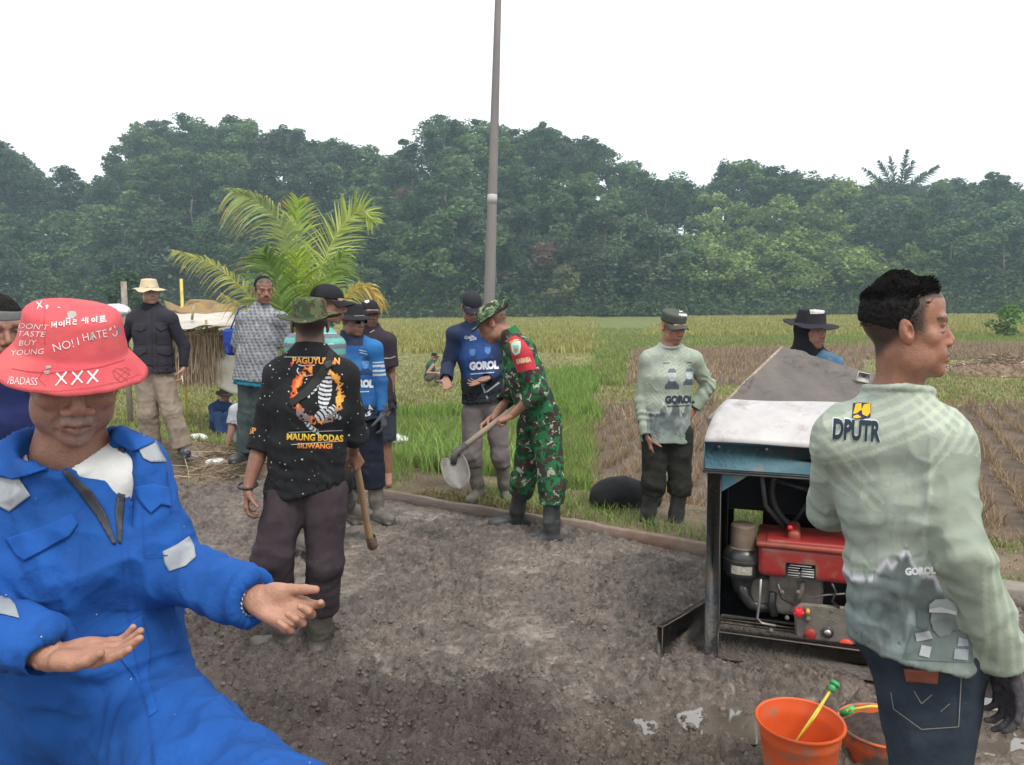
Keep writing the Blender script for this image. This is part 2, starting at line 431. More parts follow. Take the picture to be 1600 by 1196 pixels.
# ------------------------------------------------------------------ formwork boards along the road edge
bm_ = mat('form_board_wood', (.15, .105, .08), rough=.9, n_scale=6, n_col=(.2, .18, .16), n_amt=.8, bump=.006, b_scale=18, b2=(.001, 200), stretch=(.6, .6, 3))
def edge_board(p0, p1, z0, h, th, name, lab, cat, seed, m=bm_, grp=None):
    p0 = np.array(p0, float); p1 = np.array(p1, float); n = max(4, int(np.linalg.norm(p1 - p0) / .06))
    t = np.linspace(0, 1, n); u = (p1 - p0) / np.linalg.norm(p1 - p0); w = np.array([-u[1], u[0]])
    c = p0 + t[:, None] * (p1 - p0); tops = z0 + h + .010 * noise(np.c_[c * 4, t * 0], 1, seed) + .004 * noise(c, 30, seed)
    V = []
    for i in range(n):
        wv = .006 * noise(c[i:i + 1], 3, seed + 1)[0]; a = c[i] + w * (wv - th / 2); b = c[i] + w * (wv + th / 2)
        V += [(a[0], a[1], z0 - .05), (a[0], a[1], tops[i] - .008), (a[0] + w[0] * .006, a[1] + w[1] * .006, tops[i]), (b[0] - w[0] * .006, b[1] - w[1] * .006, tops[i]), (b[0], b[1], tops[i] - .008), (b[0], b[1], z0 - .05)]
    f = [(i * 6 + j, (i + 1) * 6 + j, (i + 1) * 6 + (j + 1) % 6, i * 6 + (j + 1) % 6) for i in range(n - 1) for j in range(6)]
    V = np.array(V); o = mesh_np(name, V, [np.array(f), np.array([(0, 1, 2, 3), (0, 3, 4, 5), ((n - 1) * 6 + 3, (n - 1) * 6 + 2, (n - 1) * 6 + 1, (n - 1) * 6), ((n - 1) * 6 + 5, (n - 1) * 6 + 4, (n - 1) * 6 + 3, (n - 1) * 6)])], m, smooth=False, loc=(c[0][0], c[0][1], z0))
    return tag(o, lab, cat, grp)
edge_board(LA + Lu * -.1 , LA + Lu * 1.62, 0, .075, .045, 'form_board', 'muddy wooden form board along the road behind the soldier and the shovel', 'board', 1)
edge_board(LA + Lu * 1.63, LA + Lu * 2.95, 0, .085, .05, 'form_board', 'reddish brown form board edging the road in front of the green capped man', 'board', 2,
           mat('form_board_red', (.17, .10, .075), rough=.9, n_scale=7, n_col=(.26, .2, .16), n_amt=.9, bump=.006, b_scale=18, b2=(.001, 200)))
cm_ = mat('old_concrete', (.2, .17, .14), rough=.95, n_scale=5, n_col=(.3, .27, .23), n_amt=.7, bump=.02, b_scale=16, b2=(.003, 120))
edge_board((2.2, 4.1), (5.2, 2.95), -.02, .12, .16, 'concrete_kerb', 'rough concrete kerb beside the grass at the far side of the sage shirted man', 'kerb', 3, cm_)
edge_board((-3.7, 8.0), LA + Lu * -.5, 0, .03, .05, 'form_board', 'low form board at the road edge between the grey batik shirt and the blue shirts', 'board', 4)
# ------------------------------------------------------------------ blades (grass, stubble, rice)
def blades(name, xy, hgt, wid, lean, cols, label, per=1, spread=.03, seed=0, bend=.5, cat='grass', zf=None, rough=.8, trans=.25):
    """every row of xy grows `per` blades; one mesh"""
    g = np.random.default_rng(seed); n = len(xy) * per
    b = np.repeat(xy, per, 0) + g.normal(0, spread, (n, 2)); z0 = gh(b[:, 0], b[:, 1]) - .01
    hh = np.repeat(np.broadcast_to(hgt, (len(xy),)), per) * g.uniform(.6, 1.25, n); az = g.uniform(0, 2 * np.pi, n); ln = np.abs(g.normal(lean, lean * .6, n))
    d = np.c_[np.cos(az), np.sin(az)]; fa = g.uniform(0, 2 * np.pi, n); s_ = np.c_[np.cos(fa), np.sin(fa)] * (wid * g.uniform(.6, 1.3, n) * .5)[:, None]
    B = np.c_[b, z0]
    def lev(t, wv):
        off = d * (hh * ln * (t ** (1 + bend)))[:, None]; c = B + np.c_[off, hh * t * (1 - .25 * ln * t)]
        return c - np.c_[s_ * wv, np.zeros(n)], c + np.c_[s_ * wv, np.zeros(n)]
    l0, r0 = lev(0, 1); l1, r1 = lev(.55, .85); tp, _ = lev(1, 0)
    V = np.stack([l0, r0, r1, l1, tp], 1).reshape(-1, 3); i = np.arange(n) * 5
    q = np.c_[i, i + 1, i + 2, i + 3]; t = np.c_[i + 3, i + 2, i + 4]
    cols = np.asarray(cols, float); cb = cols[g.integers(0, len(cols), n)] * g.uniform(.75, 1.25, (n, 1))
    o = mesh_np(name, V, [q, t], mat('blade_%d_%d' % (rough * 10, trans * 10), attr=True, rough=rough, trans=trans, spec=.2), col=np.repeat(cb, 5, 0), smooth=False)
    return tag(o, label, cat, kind='stuff')
def scatter(n, x0, x1, y0, y1, seed, want, dens=None):
    g = np.random.default_rng(seed); y = (g.uniform(0, 1, n) * (y1 ** -.0001 - 0) if False else np.exp(g.uniform(np.log(y0), np.log(y1), n)))
    x = g.uniform(x0, x1, n) * y; zz = zone(x, y); k = np.isin(zz, want) & (sline(x, y) > .12); return np.c_[x, y][k]
# x limits are given as x/y so that density follows distance
GREEN = [(.16, .26, .05), (.21, .33, .07), (.13, .21, .045), (.25, .33, .10)]
OLIVE = [(.2, .22, .07), (.26, .25, .1), (.14, .18, .05), (.3, .27, .13)]
STRAW = [(.34, .25, .165), (.28, .20, .13), (.42, .33, .22), (.22, .155, .10)]
RIPE = [(.30, .28, .09), (.22, .25, .07), (.36, .32, .12)]
# stubble in planted rows
rd = rowdir(); rn = np.array([-rd[1], rd[0]])
a_, b_ = np.meshgrid(np.arange(-60, 250) * .245, np.arange(-230, 60) * .355, indexing='ij')
xy = (a_.ravel()[:, None] * rd + b_.ravel()[:, None] * rn); xy += rng.normal(0, .03, xy.shape)
k = (zone(xy[:, 0], xy[:, 1]) == 1) & (xy[:, 1] > 4) & (xy[:, 1] < 44) & (np.abs(xy[:, 0] / np.maximum(xy[:, 1], 1)) < .95)
k &= rng.uniform(0, 1, len(xy)) < .96
xy = xy[k]; nr = xy[:, 1] < 13
blades('stubble', xy[nr], .21, .008, .42, STRAW, 'rows of cut tan rice stubble in the nearer paddy', 40, .027, 3, .3, 'stubble')
blades('stubble', xy[~nr], .23, .016, .42, STRAW, 'cut rice stubble in the farther paddies', 15, .04, 4, .3, 'stubble')
st = scatter(9000, -.1, .9, 6, 20, 8, [1])
blades('straw_litter', st, .03, .006, 3.2, STRAW, 'loose straw lying between the stubble rows', 2, .05, 5, .1, 'straw')
# lush grass
xy = scatter(30000, -.3, .13, 6.2, 24, 11, [2])
blades('grass', xy[xy[:, 1] < 13], .21, .008, .5, GREEN + OLIVE[:2], 'tall bright green grass growing beyond the road edge', 5, .05, 6, .8)
blades('grass', xy[xy[:, 1] >= 13], .29, .02, .3, GREEN, 'bright green rice stand beside the stubble', 4, .1, 7, .8)
# few long arching blades
xy = scatter(700, -.2, .02, 6.9, 9.5, 12, [2, 0])
blades('grass', xy[:150], .62, .012, .45, [(.2, .33, .07), (.28, .4, .12)], 'long arching grass blades beside the soldier\'s shovel', 3, .04, 8, 1.2)
# meadow and ripe rice
xy = scatter(80000, -.75, .75, 8, 60, 13, [4])
blades('meadow', xy, .10, .02, .6, OLIVE + STRAW[:1] + GREEN[:1], 'short yellow green grass on the mown paddies', 3, .15, 9, .6)
xy = scatter(42000, -.75, .75, 30, 110, 14, [3])
blades('ripe_rice', xy, .32, .07, .3, RIPE, 'ripening yellow rice far out in the paddies', 3, .3, 10, .8, 'rice')
xy = scatter(30000, .08, .75, 13, 60, 15, [5, 5])
blades('bund_grass', xy, .20, .028, .5, OLIVE + GREEN[:2], 'green and straw coloured grass on the paddy banks', 4, .14, 11, .8)
# verge
xy = scatter(60000, -1.1, 1.2, 3.2, 12, 16, [0]); s = sline(xy[:, 0], xy[:, 1])
xy1 = xy[(s > .25) & (noise(xy, 1.6, 33) > -.1)]
blades('grass', xy1, .10, .006, .6, GREEN + OLIVE[:1], 'short green grass on the verge of the road', 3, .04, 12, .8)
xy2 = xy[(noise(xy, 2.1, 34) > -.2)]
blades('dry_litter', xy2, .028, .007, 3.4, STRAW + [(.12, .1, .05)], 'dry grass and straw trampled on the verge', 3, .04, 13, .1, 'straw')
# heap of cut weeds at the board
g_ = np.random.default_rng(5); t_ = g_.uniform(.1, 1.5, 900); w_ = np.abs(g_.normal(.16, .12, 900))
xy = LA + Lu * t_[:, None] + Ln * w_[:, None]
blades('cut_weeds', xy, .06, .012, 1.3, [(.14, .12, .05), (.2, .17, .08), (.1, .13, .04), (.22, .15, .08)], 'heap of cut weeds behind the form board by the shovel', 3, .04, 14, .5, 'weeds')

# ------------------------------------------------------------------ leafy crowns
def leaf_quads(cent, size, g, flat=.5, asp=1.6):
    n = len(cent); a = g.normal(size=(n, 3)); a[:, 2] *= flat; a /= np.linalg.norm(a, axis=1)[:, None]
    b = g.normal(size=(n, 3)); b -= a * (a * b).sum(1)[:, None]; b /= np.linalg.norm(b, axis=1)[:, None]
    sz = (size * g.uniform(.6, 1.4, n))[:, None]; a = a * sz * asp / 2; b = b * sz / 2
    V = np.stack([cent - a, cent - b * .9, cent + a, cent + b * .9], 1).reshape(-1, 3); i = np.arange(n) * 4
    return V, np.c_[i, i + 1, i + 2, i + 3]
def limb_tree(seed, h, crown_r, crown_h, n_clump, leaf, size, clump_r, trunk_r, droop=0.0, lopsided=.25):
    """returns trunk arrays and crown arrays for a tree standing at the origin"""
    g = np.random.default_rng(seed); mb = MB()
    ct = []; cz0 = h - crown_h
    ph = g.uniform(0, 9, 3)
    while len(ct) < n_clump:
        u = g.normal(size=3); u /= np.linalg.norm(u); r = g.uniform(.45, 1) ** .5
        p = u * r * np.array([crown_r, crown_r, crown_h / 2]); rad = 1 + lopsided * math.sin(3 * math.atan2(u[1], u[0]) + ph[0]) + .3 * math.sin(4 * u[2] + ph[1])
        p[:2] *= rad; ct.append(p + (0, 0, cz0 + crown_h / 2))
    ct = np.array(ct)
    top = np.array([g.normal(0, .05 * h), g.normal(0, .05 * h), h * .8])
    tp = np.array([(0, 0, -.5), (0, 0, h * .02), top * .5 + g.normal(0, .02 * h, 3), top])
    mb.tube(tp, [trunk_r * 1.25, trunk_r, trunk_r * .7, trunk_r * .25], 7)
    for c in ct[:min(14, n_clump)]:
        t = np.clip((c[2] - .25 * crown_h) / (h * .85), .3, .95); b0 = tp[1] + (tp[3] - tp[1]) * t
        mid = (b0 + c) / 2 + (0, 0, -.04 * h); mb.tube([b0, mid, c], [trunk_r * .35, trunk_r * .22, trunk_r * .08], 5, cap=False)
    V = []; 
    for c in ct:
        k = int(leaf * g.uniform(.5, 1.4)); u = g.normal(size=(k, 3)); u /= np.linalg.norm(u, axis=1)[:, None]
        rr = clump_r * g.uniform(.6, 1.3) * g.uniform(.3, 1, k)[:, None] ** .4
        q_ = c + u * rr * (1.15, 1.15, .75); q_[:, 2] -= droop * np.linalg.norm(q_[:, :2] - c[:2], axis=1); V.append(q_)
    cen = np.concatenate(V); v, f = leaf_quads(cen, size, g)
    tone = np.repeat(g.uniform(.55, 1.55, n_clump), [len(a) for a in V]) * g.uniform(.75, 1.25, len(cen)) 
    return mb, v, f, np.repeat(tone, 4)
bark = mat('bark', (.12, .10, .08), rough=.9, n_scale=2, n_amt=.3, bump=.05, b_scale=3)
def leafmat(name, col): return mat(name, attr=tuple(col), rough=.7, trans=.3, n_scale=.35, n_amt=.18, spec=.15)
KINDS = {
 'broad': (leafmat('leaf_dark', (.072, .115, .052)), 'broad crowned dark green tree on the forest hill'),
 'mid':   (leafmat('leaf_mid', (.105, .155, .062)), 'mid green tree on the forest hill'),
 'pale':  (leafmat('leaf_pale', (.19, .25, .08)), 'pale yellow green feathery tree on the hillside'),
 'rust':  (leafmat('leaf_rust', (.13, .085, .06)), 'tree with rust brown dying leaves on the hillside'),
 'dusk':  (leafmat('leaf_blue', (.082, .108, .068)), 'tall blue green tree with drooping crown on the hillside')}
PROTO = {}
for kd, v_ in KINDS.items():
    PROTO[kd] = []
    for j in range(3):
        prm = dict(broad=(15, 4.6, 12), mid=(12, 4.2, 10.5), pale=(10, 3.8, 9), rust=(11, 3.6, 9), dusk=(16, 3.4, 14))[kd]
        mb, v, f, tn = limb_tree(100 + j * 7 + len(kd), prm[0], prm[1], prm[2], 42, 125, .36, 1.25, .22, droop=.6 if kd in ('pale', 'dusk') else 0)
        PROTO[kd].append((mb, v, f, tn, prm[0]))
SKY = np.array([(-300, 240), (0, 215), (22, 225), (40, 252), (70, 272), (98, 292), (122, 258), (150, 292), (185, 275), (210, 240), (250, 200), (290, 186), (330, 192), (400, 196), (450, 200), (500, 214), (560, 232), (600, 245), (636, 252), (655, 208), (700, 196), (760, 206), (810, 204), (860, 208), (900, 218), (950, 240), (1000, 285), (1060, 284), (1105, 292), (1130, 264), (1200, 262), (1240, 280), (1290, 288), (1340, 302), (1365, 292), (1440, 292), (1500, 288), (1560, 292), (1600, 315), (1900, 320)], float)
D0, D1 = 118.0, 172.0
def sky_z(px, d): return CZ + (478 - np.interp(px, SKY[:, 0], SKY[:, 1])) * d / F
def hill(px, d, drop=12.0):
    t = np.clip((d - D0) / (D1 - D0), 0, 1.35); top = max(2, sky_z(px, D1) - drop)
    return -.4 + top * (t * t * (3 - 2 * min(t, 1)) if t < 1 else 1.0)
hx = np.linspace(-500, 2100, 90); hd = np.r_[np.linspace(D0 - 3, D1, 26), 200, 260]
HP = np.array([((a - 800) / F * d, d, hill(a, d) - .3 - (0 if d <= D1 else (d - D1) * .1)) for a in hx for d in hd])
HP[:, 2] += .8 * noise(HP, .08, 5)
I = np.arange(len(hx) * len(hd)).reshape(len(hx), len(hd)); q = np.stack([I[:-1, :-1], I[1:, :-1], I[1:, 1:], I[:-1, 1:]], -1).reshape(-1, 4)
tag(mesh_np('hill', HP, q, mat('forest_floor', (.03, .038, .02), rough=1, n_scale=.2, n_amt=.4, bump=.5, b_scale=.5)), 'forested hill rising behind the paddies', 'hill', kind='structure')
gt = np.random.default_rng(77); trees = []
for row, d in enumerate([119, 125, 132, 139, 146, 153, 160, 166, 171, 176]):
    px = -230 + gt.uniform(0, 30)
    while px < 1830:
        dd = d + gt.uniform(-3, 3); z0 = hill(px, dd)
        kd = gt.choice(['broad', 'mid', 'mid', 'dusk', 'broad'])
        zt = sky_z(px, D1); scr = 478 - (z0 + 8 - CZ) * F / dd
        if 1060 < px < 1360 and 325 < scr < 470: kd = 'pale'
        if (600 < px < 690 and 300 < scr < 400 and gt.uniform() < .4) or (800 < px < 860 and 380 < scr < 440 and gt.uniform() < .6): kd = 'rust'
        if gt.uniform() < .06: kd = 'pale'
        trees.append((px, dd, z0, kd, row)); px += gt.uniform(58, 96) * (1 if row < 8 else .8)
first = {}
for px, dd, z0, kd, row in trees:
    j = int(gt.integers(0, 3)); mb, v, f, tn, hh = PROTO[kd][j]; x = (px - 800) / F * dd
    lim = (sky_z(px, dd) + gt.uniform(-1.6, .6) - z0) / hh if row >= 6 else gt.uniform(.8, 1.15)
    sc = float(np.clip(min(lim, 1.35), .45, 1.35)); wd = gt.uniform(1.0, 1.4) * max(sc, .8)
    key = (kd, j)
    if key not in first:
        r_ = root('forest_tree', KINDS[kd][1], 'tree', (x, dd, z0), 'trees of the %s kind on the forested hill' % {'broad': 'broad dark', 'mid': 'mid green', 'pale': 'pale feathery', 'rust': 'rust brown', 'dusk': 'blue green'}[kd])
        r_['_o'] = [0., 0., 0.]
        t1 = mb.build('trunk', bark, r_, smooth=True); c1 = mesh_np('crown', v, f, KINDS[kd][0], r_, np.repeat(tn[:, None], 3, 1), smooth=False)
        first[key] = (r_, t1, c1)
    else:
        r0, t0, c0 = first[key]; r_ = r0.copy(); C.objects.link(r_)
        for ch in (t0, c0):
            n_ = ch.copy(); C.objects.link(n_); n_.parent = r_
    r_.location = (x, dd, z0); r_.rotation_euler = (0, 0, gt.uniform(0, 6.28)); r_.scale = (wd, wd, sc)
# undergrowth at the foot of the forest
g_ = np.random.default_rng(9); n = 30000; ux = g_.uniform(-95, 110, n); uy = g_.uniform(110, 121, n)
cz = -.3 + np.abs(g_.normal(0, 1, n)) * (1 + 2.2 * np.clip(noise(np.c_[ux, uy], .12, 5) + .3, 0, 1.3)) 
v, f = leaf_quads(np.c_[ux, uy, np.clip(cz, 0, 6)], .38, g_)
tag(mesh_np('undergrowth', v, f, leafmat('leaf_under', (.08, .12, .045)), col=np.repeat(g_.uniform(.6, 1.3, n), 4)[:, None] * np.ones(3), smooth=False), 'dense undergrowth along the foot of the forest', 'undergrowth', kind='stuff')

def lone_tree(seed, px, pyb, d, h, cr, chh, ncl, leaf, size, clr, trr, colr, name, label, cat='tree', gnd=None):
    x = at(px, 480, d).x; z = gz(x, d) if gnd is None else gnd
    mb, v, f, tn = limb_tree(seed, h, cr, chh, ncl, leaf, size, clr, trr)
    r_ = root(name, label, cat, (x, d, z)); r_['_o'] = [0., 0., 0.]
    mb.build('trunk', bark, r_, smooth=True); mesh_np('crown', v, f, leafmat('leaf_' + name + str(seed), colr), r_, np.repeat(tn[:, None], 3, 1), smooth=False)
    return r_
lone_tree(1, 208, 475, 62, 4.9, 1.5, 3.4, 30, 70, .2, .55, .07, (.05, .085, .04), 'sapling_tree', 'small leafy green tree behind the man in the beige hat')
lone_tree(2, 300, 470, 40, 1.35, .55, 1.1, 14, 80, .09, .28, .04, (.08, .14, .045), 'round_bush', 'small round bush beside the yellow pole', 'bush')
lone_tree(3, 1577, 500, 42, 1.6, .7, 1.3, 16, 60, .14, .4, .04, (.14, .24, .06), 'leafy_shrub', 'bright green shrub at the right end of the paddies', 'shrub')
lone_tree(4, 880, 480, 112, 7.6, 2.0, 5.6, 26, 80, .36, .9, .16, (.15, .17, .07), 'pale_tree', 'pale yellowish small tree in front of the forest right of the pole', gnd=-.3)
lone_tree(5, 122, 480, 150, 14, 1.9, 9, 22, 80, .4, 1.1, .2, (.034, .058, .034), 'skyline_tree', 'narrow dark tree standing alone on the skyline left of the big hill', gnd=sky_z(122, 150) - 14.2)
lone_tree(6, 5, 480, 140, 12, 1.4, 8, 16, 70, .4, 1.0, .2, (.034, .058, .034), 'skyline_tree', 'slender dark tree at the left end of the skyline', gnd=sky_z(5, 140) - 12.2)

# palms
def frond(mb, pts, ll, wid, n, g, col, droop=.5, up=None, tipc=None, seg=3, vee=.5):
    """a pinnate leaf: rachis through pts with leaflets either side"""
    pts = np.asarray(pts, float); t = np.linspace(0, 1, len(pts)); tt = np.linspace(0, 1, 24)
    c = np.stack([np.interp(tt, t, pts[:, k]) for k in range(3)], 1)
    for _ in range(3): c[1:-1] = (c[:-2] + 2 * c[1:-1] + c[2:]) / 4
    mb.tube(c, np.linspace(wid * 1.1, wid * .25, 24), 5, np.array(col) * (1.5, 1.3, 1.6))
    T = np.gradient(c, axis=0); T /= np.linalg.norm(T, axis=1)[:, None]
    up = np.array((0, 0, 1.)) if up is None else nrm(up)
    for i in range(n):
        s_ = .14 + .86 * (i + g.uniform(-.3, .3)) / n; s_ = min(max(s_, 0), 1); k = min(22, int(s_ * 23)); b = c[k] + (c[k + 1] - c[k]) * (s_ * 23 - k)
        tg = T[k]; sd_ = nrm(np.cross(tg, up)); nn = np.cross(sd_, tg)
        L_ = ll * (math.sin(math.pi * min(1, .2 + .8 * s_)) * .75 + .25) * g.uniform(.75, 1.1)
        for sg in (-1, 1):
            dr = nrm(sd_ * sg + tg * (.55 + .9 * s_) + nn * vee + g.normal(0, .15, 3)); prev = b; wd_ = wid * g.uniform(.8, 1.2)
            V = []; side = nrm(np.cross(dr, nn + g.normal(0, .35, 3)))
            for m_ in range(seg + 1):
                q_ = m_ / seg; pos = b + dr * L_ * q_ + np.array([0, 0, -1]) * droop * L_ * q_ ** 2.2; ww = wd_ * (1 - q_ ** 1.6) + .0005
                V += [pos - side * ww, pos + side * ww]
            cc_ = np.array(col) * g.uniform(.7, 1.3); ca = np.tile(cc_, (len(V), 1))
            if tipc is not None and g.uniform() < .6: ca[-4:] = np.array(tipc) * g.uniform(.7, 1.2)
            mb.add(V, [(2 * m_, 2 * m_ + 1, 2 * m_ + 3, 2 * m_ + 2) for m_ in range(seg)], ca)
pf = mat('frond', attr=True, rough=.5, trans=.4, spec=.4)
def palm_frond(parent, pts, ll, n, col, droop, up=None, tipc=None, wid=.011, seed=1, vee=.5):
    mb = MB(); frond(mb, pts, ll * 1.08, wid * 1.05, int(n * 1.35), np.random.default_rng(seed), col, droop, up, tipc, 4, vee); return mb.build('frond', pf, parent, usecol=True)
D = 9.3; zb = gz(at(465, 560, D).x, D)
cp = root('coconut_palm', 'young coconut palm with splayed yellow green fronds behind the grey batik shirted man', 'palm', (at(465, 560, D).x, D, zb))
def fp(*l): return [A(px, py, D + dd) for px, py, dd in l]
YG = (.36, .44, .11); GG = (.18, .29, .07); YY = (.5, .38, .08)
vw = (0, -1, .15)
palm_frond(cp, fp((466, 600, 0), (462, 500, -.1), (455, 410, -.15), (440, 345, -.3), (400, 312, -.5), (362, 300, -.6)), .62, 46, (.34, .42, .17), .75, vw, YY, seed=2, vee=.1)
palm_frond(cp, fp((470, 600, 0), (488, 480, 0), (508, 400, .05), (535, 350, .1), (565, 325, .1), (583, 345, 0)), .5, 46, YG, .2, vw, None, seed=3, vee=.1)
palm_frond(cp, fp((466, 600, 0), (466, 500, .1), (464, 420, .2), (462, 350, .3), (466, 312, .3)), .58, 42, (.30, .42, .07), .25, vw, YY, seed=4, vee=.1)
palm_frond(cp, fp((464, 620, 0), (430, 520, 0), (385, 455, 0), (330, 410, .1), (268, 392, .1)), .34, 38, (.34, .36, .1), .7, vw, YY, seed=5, vee=.0)
palm_frond(cp, fp((468, 600, 0), (470, 520, -.2), (467, 455, -.3), (463, 395, -.3)), .75, 36, (.30, .42, .05), .35, vw, None, seed=6, vee=.1)
palm_frond(cp, fp((470, 620, 0), (520, 500, -.1), (550, 452, -.1), (578, 446, -.2), (598, 480, -.2)), .3, 34, (.55, .42, .12), .9, vw, YY, seed=7, vee=.0)
palm_frond(cp, fp((465, 610, 0), (445, 500, -.4), (430, 430, -.5), (410, 390, -.6)), .7, 34, GG, .5, vw, (.4, .35, .12), seed=8, vee=.1)
palm_frond(cp, fp((465, 640, 0), (430, 560, 0), (395, 490, -.1), (345, 460, -.1)), .34, 30, (.38, .36, .14), 1.0, vw, YY, seed=9, vee=.0)
palm_frond(cp, fp((470, 610, 0), (500, 500, -.2), (515, 430, -.3), (540, 395, -.4)), .6, 34, (.28, .40, .10), .7, vw, None, seed=10, vee=.1)
mb = MB(); mb.tube([A(466, 620, D) * (1, 1, 0) + (0, 0, zb - .1), A(466, 560, D)], [.09, .05], 8); mb.build('trunk', bark, cp)
# sago palm on the skyline
dk = (.05, .07, .045); dS = 150.0; sp = root('sago_palm', 'dark palm with stiff feathery fronds standing on the skyline', 'palm', tuple(at(1403, 330, dS)))
for k_, (ex, ey) in enumerate([(1347, 262), (1372, 250), (1390, 244), (1418, 232), (1428, 250), (1448, 268), (1468, 258), (1343, 292), (1455, 290)]):
    mb = MB(); b0 = A(1403, 318, dS); e0 = A(ex, ey, dS + (k_ % 3 - 1) * 2); mid = (b0 + e0) / 2 + (0, 0, .8)
    frond(mb, [b0, mid, e0], 2.0, .16, 20, np.random.default_rng(k_ + 40), dk, .35, vw, None, 2, .1); mb.build('frond', pf, sp, usecol=True)
mb = MB(); mb.tube([A(1403, 390, dS), A(1403, 318, dS)], [.5, .35], 8); mb.build('trunk', bark, sp)
# ------------------------------------------------------------------ signed-distance modelling
class Prim:
    """shape in the field; op 'add' | 'sub'; k = blend radius"""
    def __init__(s, fn, lo, hi, k=.01, op='add'): s.fn = fn; s.lo = np.asarray(lo); s.hi = np.asarray(hi); s.k = k; s.op = op
def cone(p0, p1, r0, r1, k=.01, op='add', f0=False, f1=False):
    p0 = np.asarray(p0, float); p1 = np.asarray(p1, float); ab = p1 - p0; L = max(1e-6, np.linalg.norm(ab)); w = ab / L; rm = max(r0, r1)
    def fn(p):
        q = p - p0; x = q @ w; t = np.clip(x / L, 0, 1); d = np.linalg.norm(q - (t * L)[:, None] * w, axis=1) - (r0 + (r1 - r0) * t)
        if f0: d = np.maximum(d, -x)
        if f1: d = np.maximum(d, x - L)
        return d
    return Prim(fn, np.minimum(p0, p1) - rm, np.maximum(p0, p1) + rm, k, op)
def econe(p0, p1, ab0, ab1, u, k=.02, op='add', f0=False, f1=False, n0=None, n1=None):
    """elliptic cone: half widths (a along u, b across)"""
    p0 = np.asarray(p0, float); p1 = np.asarray(p1, float); w = p1 - p0; L = max(1e-6, np.linalg.norm(w)); w = w / L
    u = np.asarray(u, float); u = nrm(u - w * np.dot(u, w)); v = np.cross(w, u); rm = max(*ab0, *ab1)
    def fn(p):
        q = p - p0; x = q @ w; t = np.clip(x / L, 0, 1); a = ab0[0] + (ab1[0] - ab0[0]) * t; b = ab0[1] + (ab1[1] - ab0[1]) * t; m = np.minimum(a, b)
        cu = q @ u / a; cv = q @ v / b; cw = (x - t * L) / m
        k0 = np.sqrt(cu ** 2 + cv ** 2 + cw ** 2); k1 = np.sqrt((cu / a) ** 2 + (cv / b) ** 2 + (cw / m) ** 2) + 1e-9
        d = np.maximum(k0 * (k0 - 1) / k1, -m)
        if f0: d = np.maximum(d, -(x if n0 is None else (p - p0) @ n0))
        if f1: d = np.maximum(d, (x - L) if n1 is None else (p - p1) @ n1)
        return d
    return Prim(fn, np.minimum(p0, p1) - rm, np.maximum(p0, p1) + rm, k, op)
def ell(c, r, M=None, k=.01, op='add'):
    c = np.asarray(c, float); r = np.asarray(r, float); M = np.eye(3) if M is None else M
    def fn(p):
        q = (p - c) @ M; k0 = np.linalg.norm(q / r, axis=1); k1 = np.linalg.norm(q / (r * r), axis=1) + 1e-9; return np.maximum(k0 * (k0 - 1) / k1, -r.min())
    e = np.abs(M) @ r
    return Prim(fn, c - e, c + e, k, op)
def plate(c, h, M, k=.006, op='add', rd=.004):
    c = np.asarray(c, float); h = np.asarray(h, float)
    def fn(p):
        q = np.abs((p - c) @ M) - (h - rd); return np.linalg.norm(np.maximum(q, 0), axis=1) + np.minimum(q.max(1), 0) - rd
    e = np.abs(M) @ h
    return Prim(fn, c - e, c + e, k, op)
def sdf_mesh(prims, vox, clip=None, sm=1):
    """clip: fn(p)->distance, kept where < 0"""
    ad = [p for p in prims if p.op == 'add']
    lo = np.min([p.lo for p in ad], 0) - 3 * vox; hi = np.max([p.hi for p in ad], 0) + 3 * vox
    n = np.ceil((hi - lo) / vox).astype(int) + 1
    g = np.full(n, .5, np.float32)
    ax = [lo[k] + np.arange(n[k]) * vox for k in range(3)]
    for pr in prims:
        m = pr.k + 3 * vox
        a = np.clip(np.floor((pr.lo - m - lo) / vox).astype(int), 0, n - 1); b = np.clip(np.ceil((pr.hi + m - lo) / vox).astype(int) + 1, 1, n)
        if np.any(b <= a): continue
        X = np.stack(np.meshgrid(ax[0][a[0]:b[0]], ax[1][a[1]:b[1]], ax[2][a[2]:b[2]], indexing='ij'), -1)
        sh = X.shape[:3]; d = pr.fn(X.reshape(-1, 3)).reshape(sh); sub = g[a[0]:b[0], a[1]:b[1], a[2]:b[2]]
        if pr.op == 'add':
            h = np.maximum(pr.k - np.abs(sub - d), 0) / pr.k; r = np.minimum(sub, d) - h * h * pr.k * .25
        else:
            h = np.maximum(pr.k - np.abs(sub + d), 0) / pr.k; r = np.maximum(sub, -d) + h * h * pr.k * .25
        g[a[0]:b[0], a[1]:b[1], a[2]:b[2]] = r
    if clip is not None:
        X = np.stack(np.meshgrid(*ax, indexing='ij'), -1).reshape(-1, 3); g = np.maximum(g, clip(X).reshape(g.shape))
    g[0] = g[-1] = .5; g[:, 0] = g[:, -1] = .5; g[:, :, 0] = g[:, :, -1] = .5
    return nets(g, lo, vox, sm)
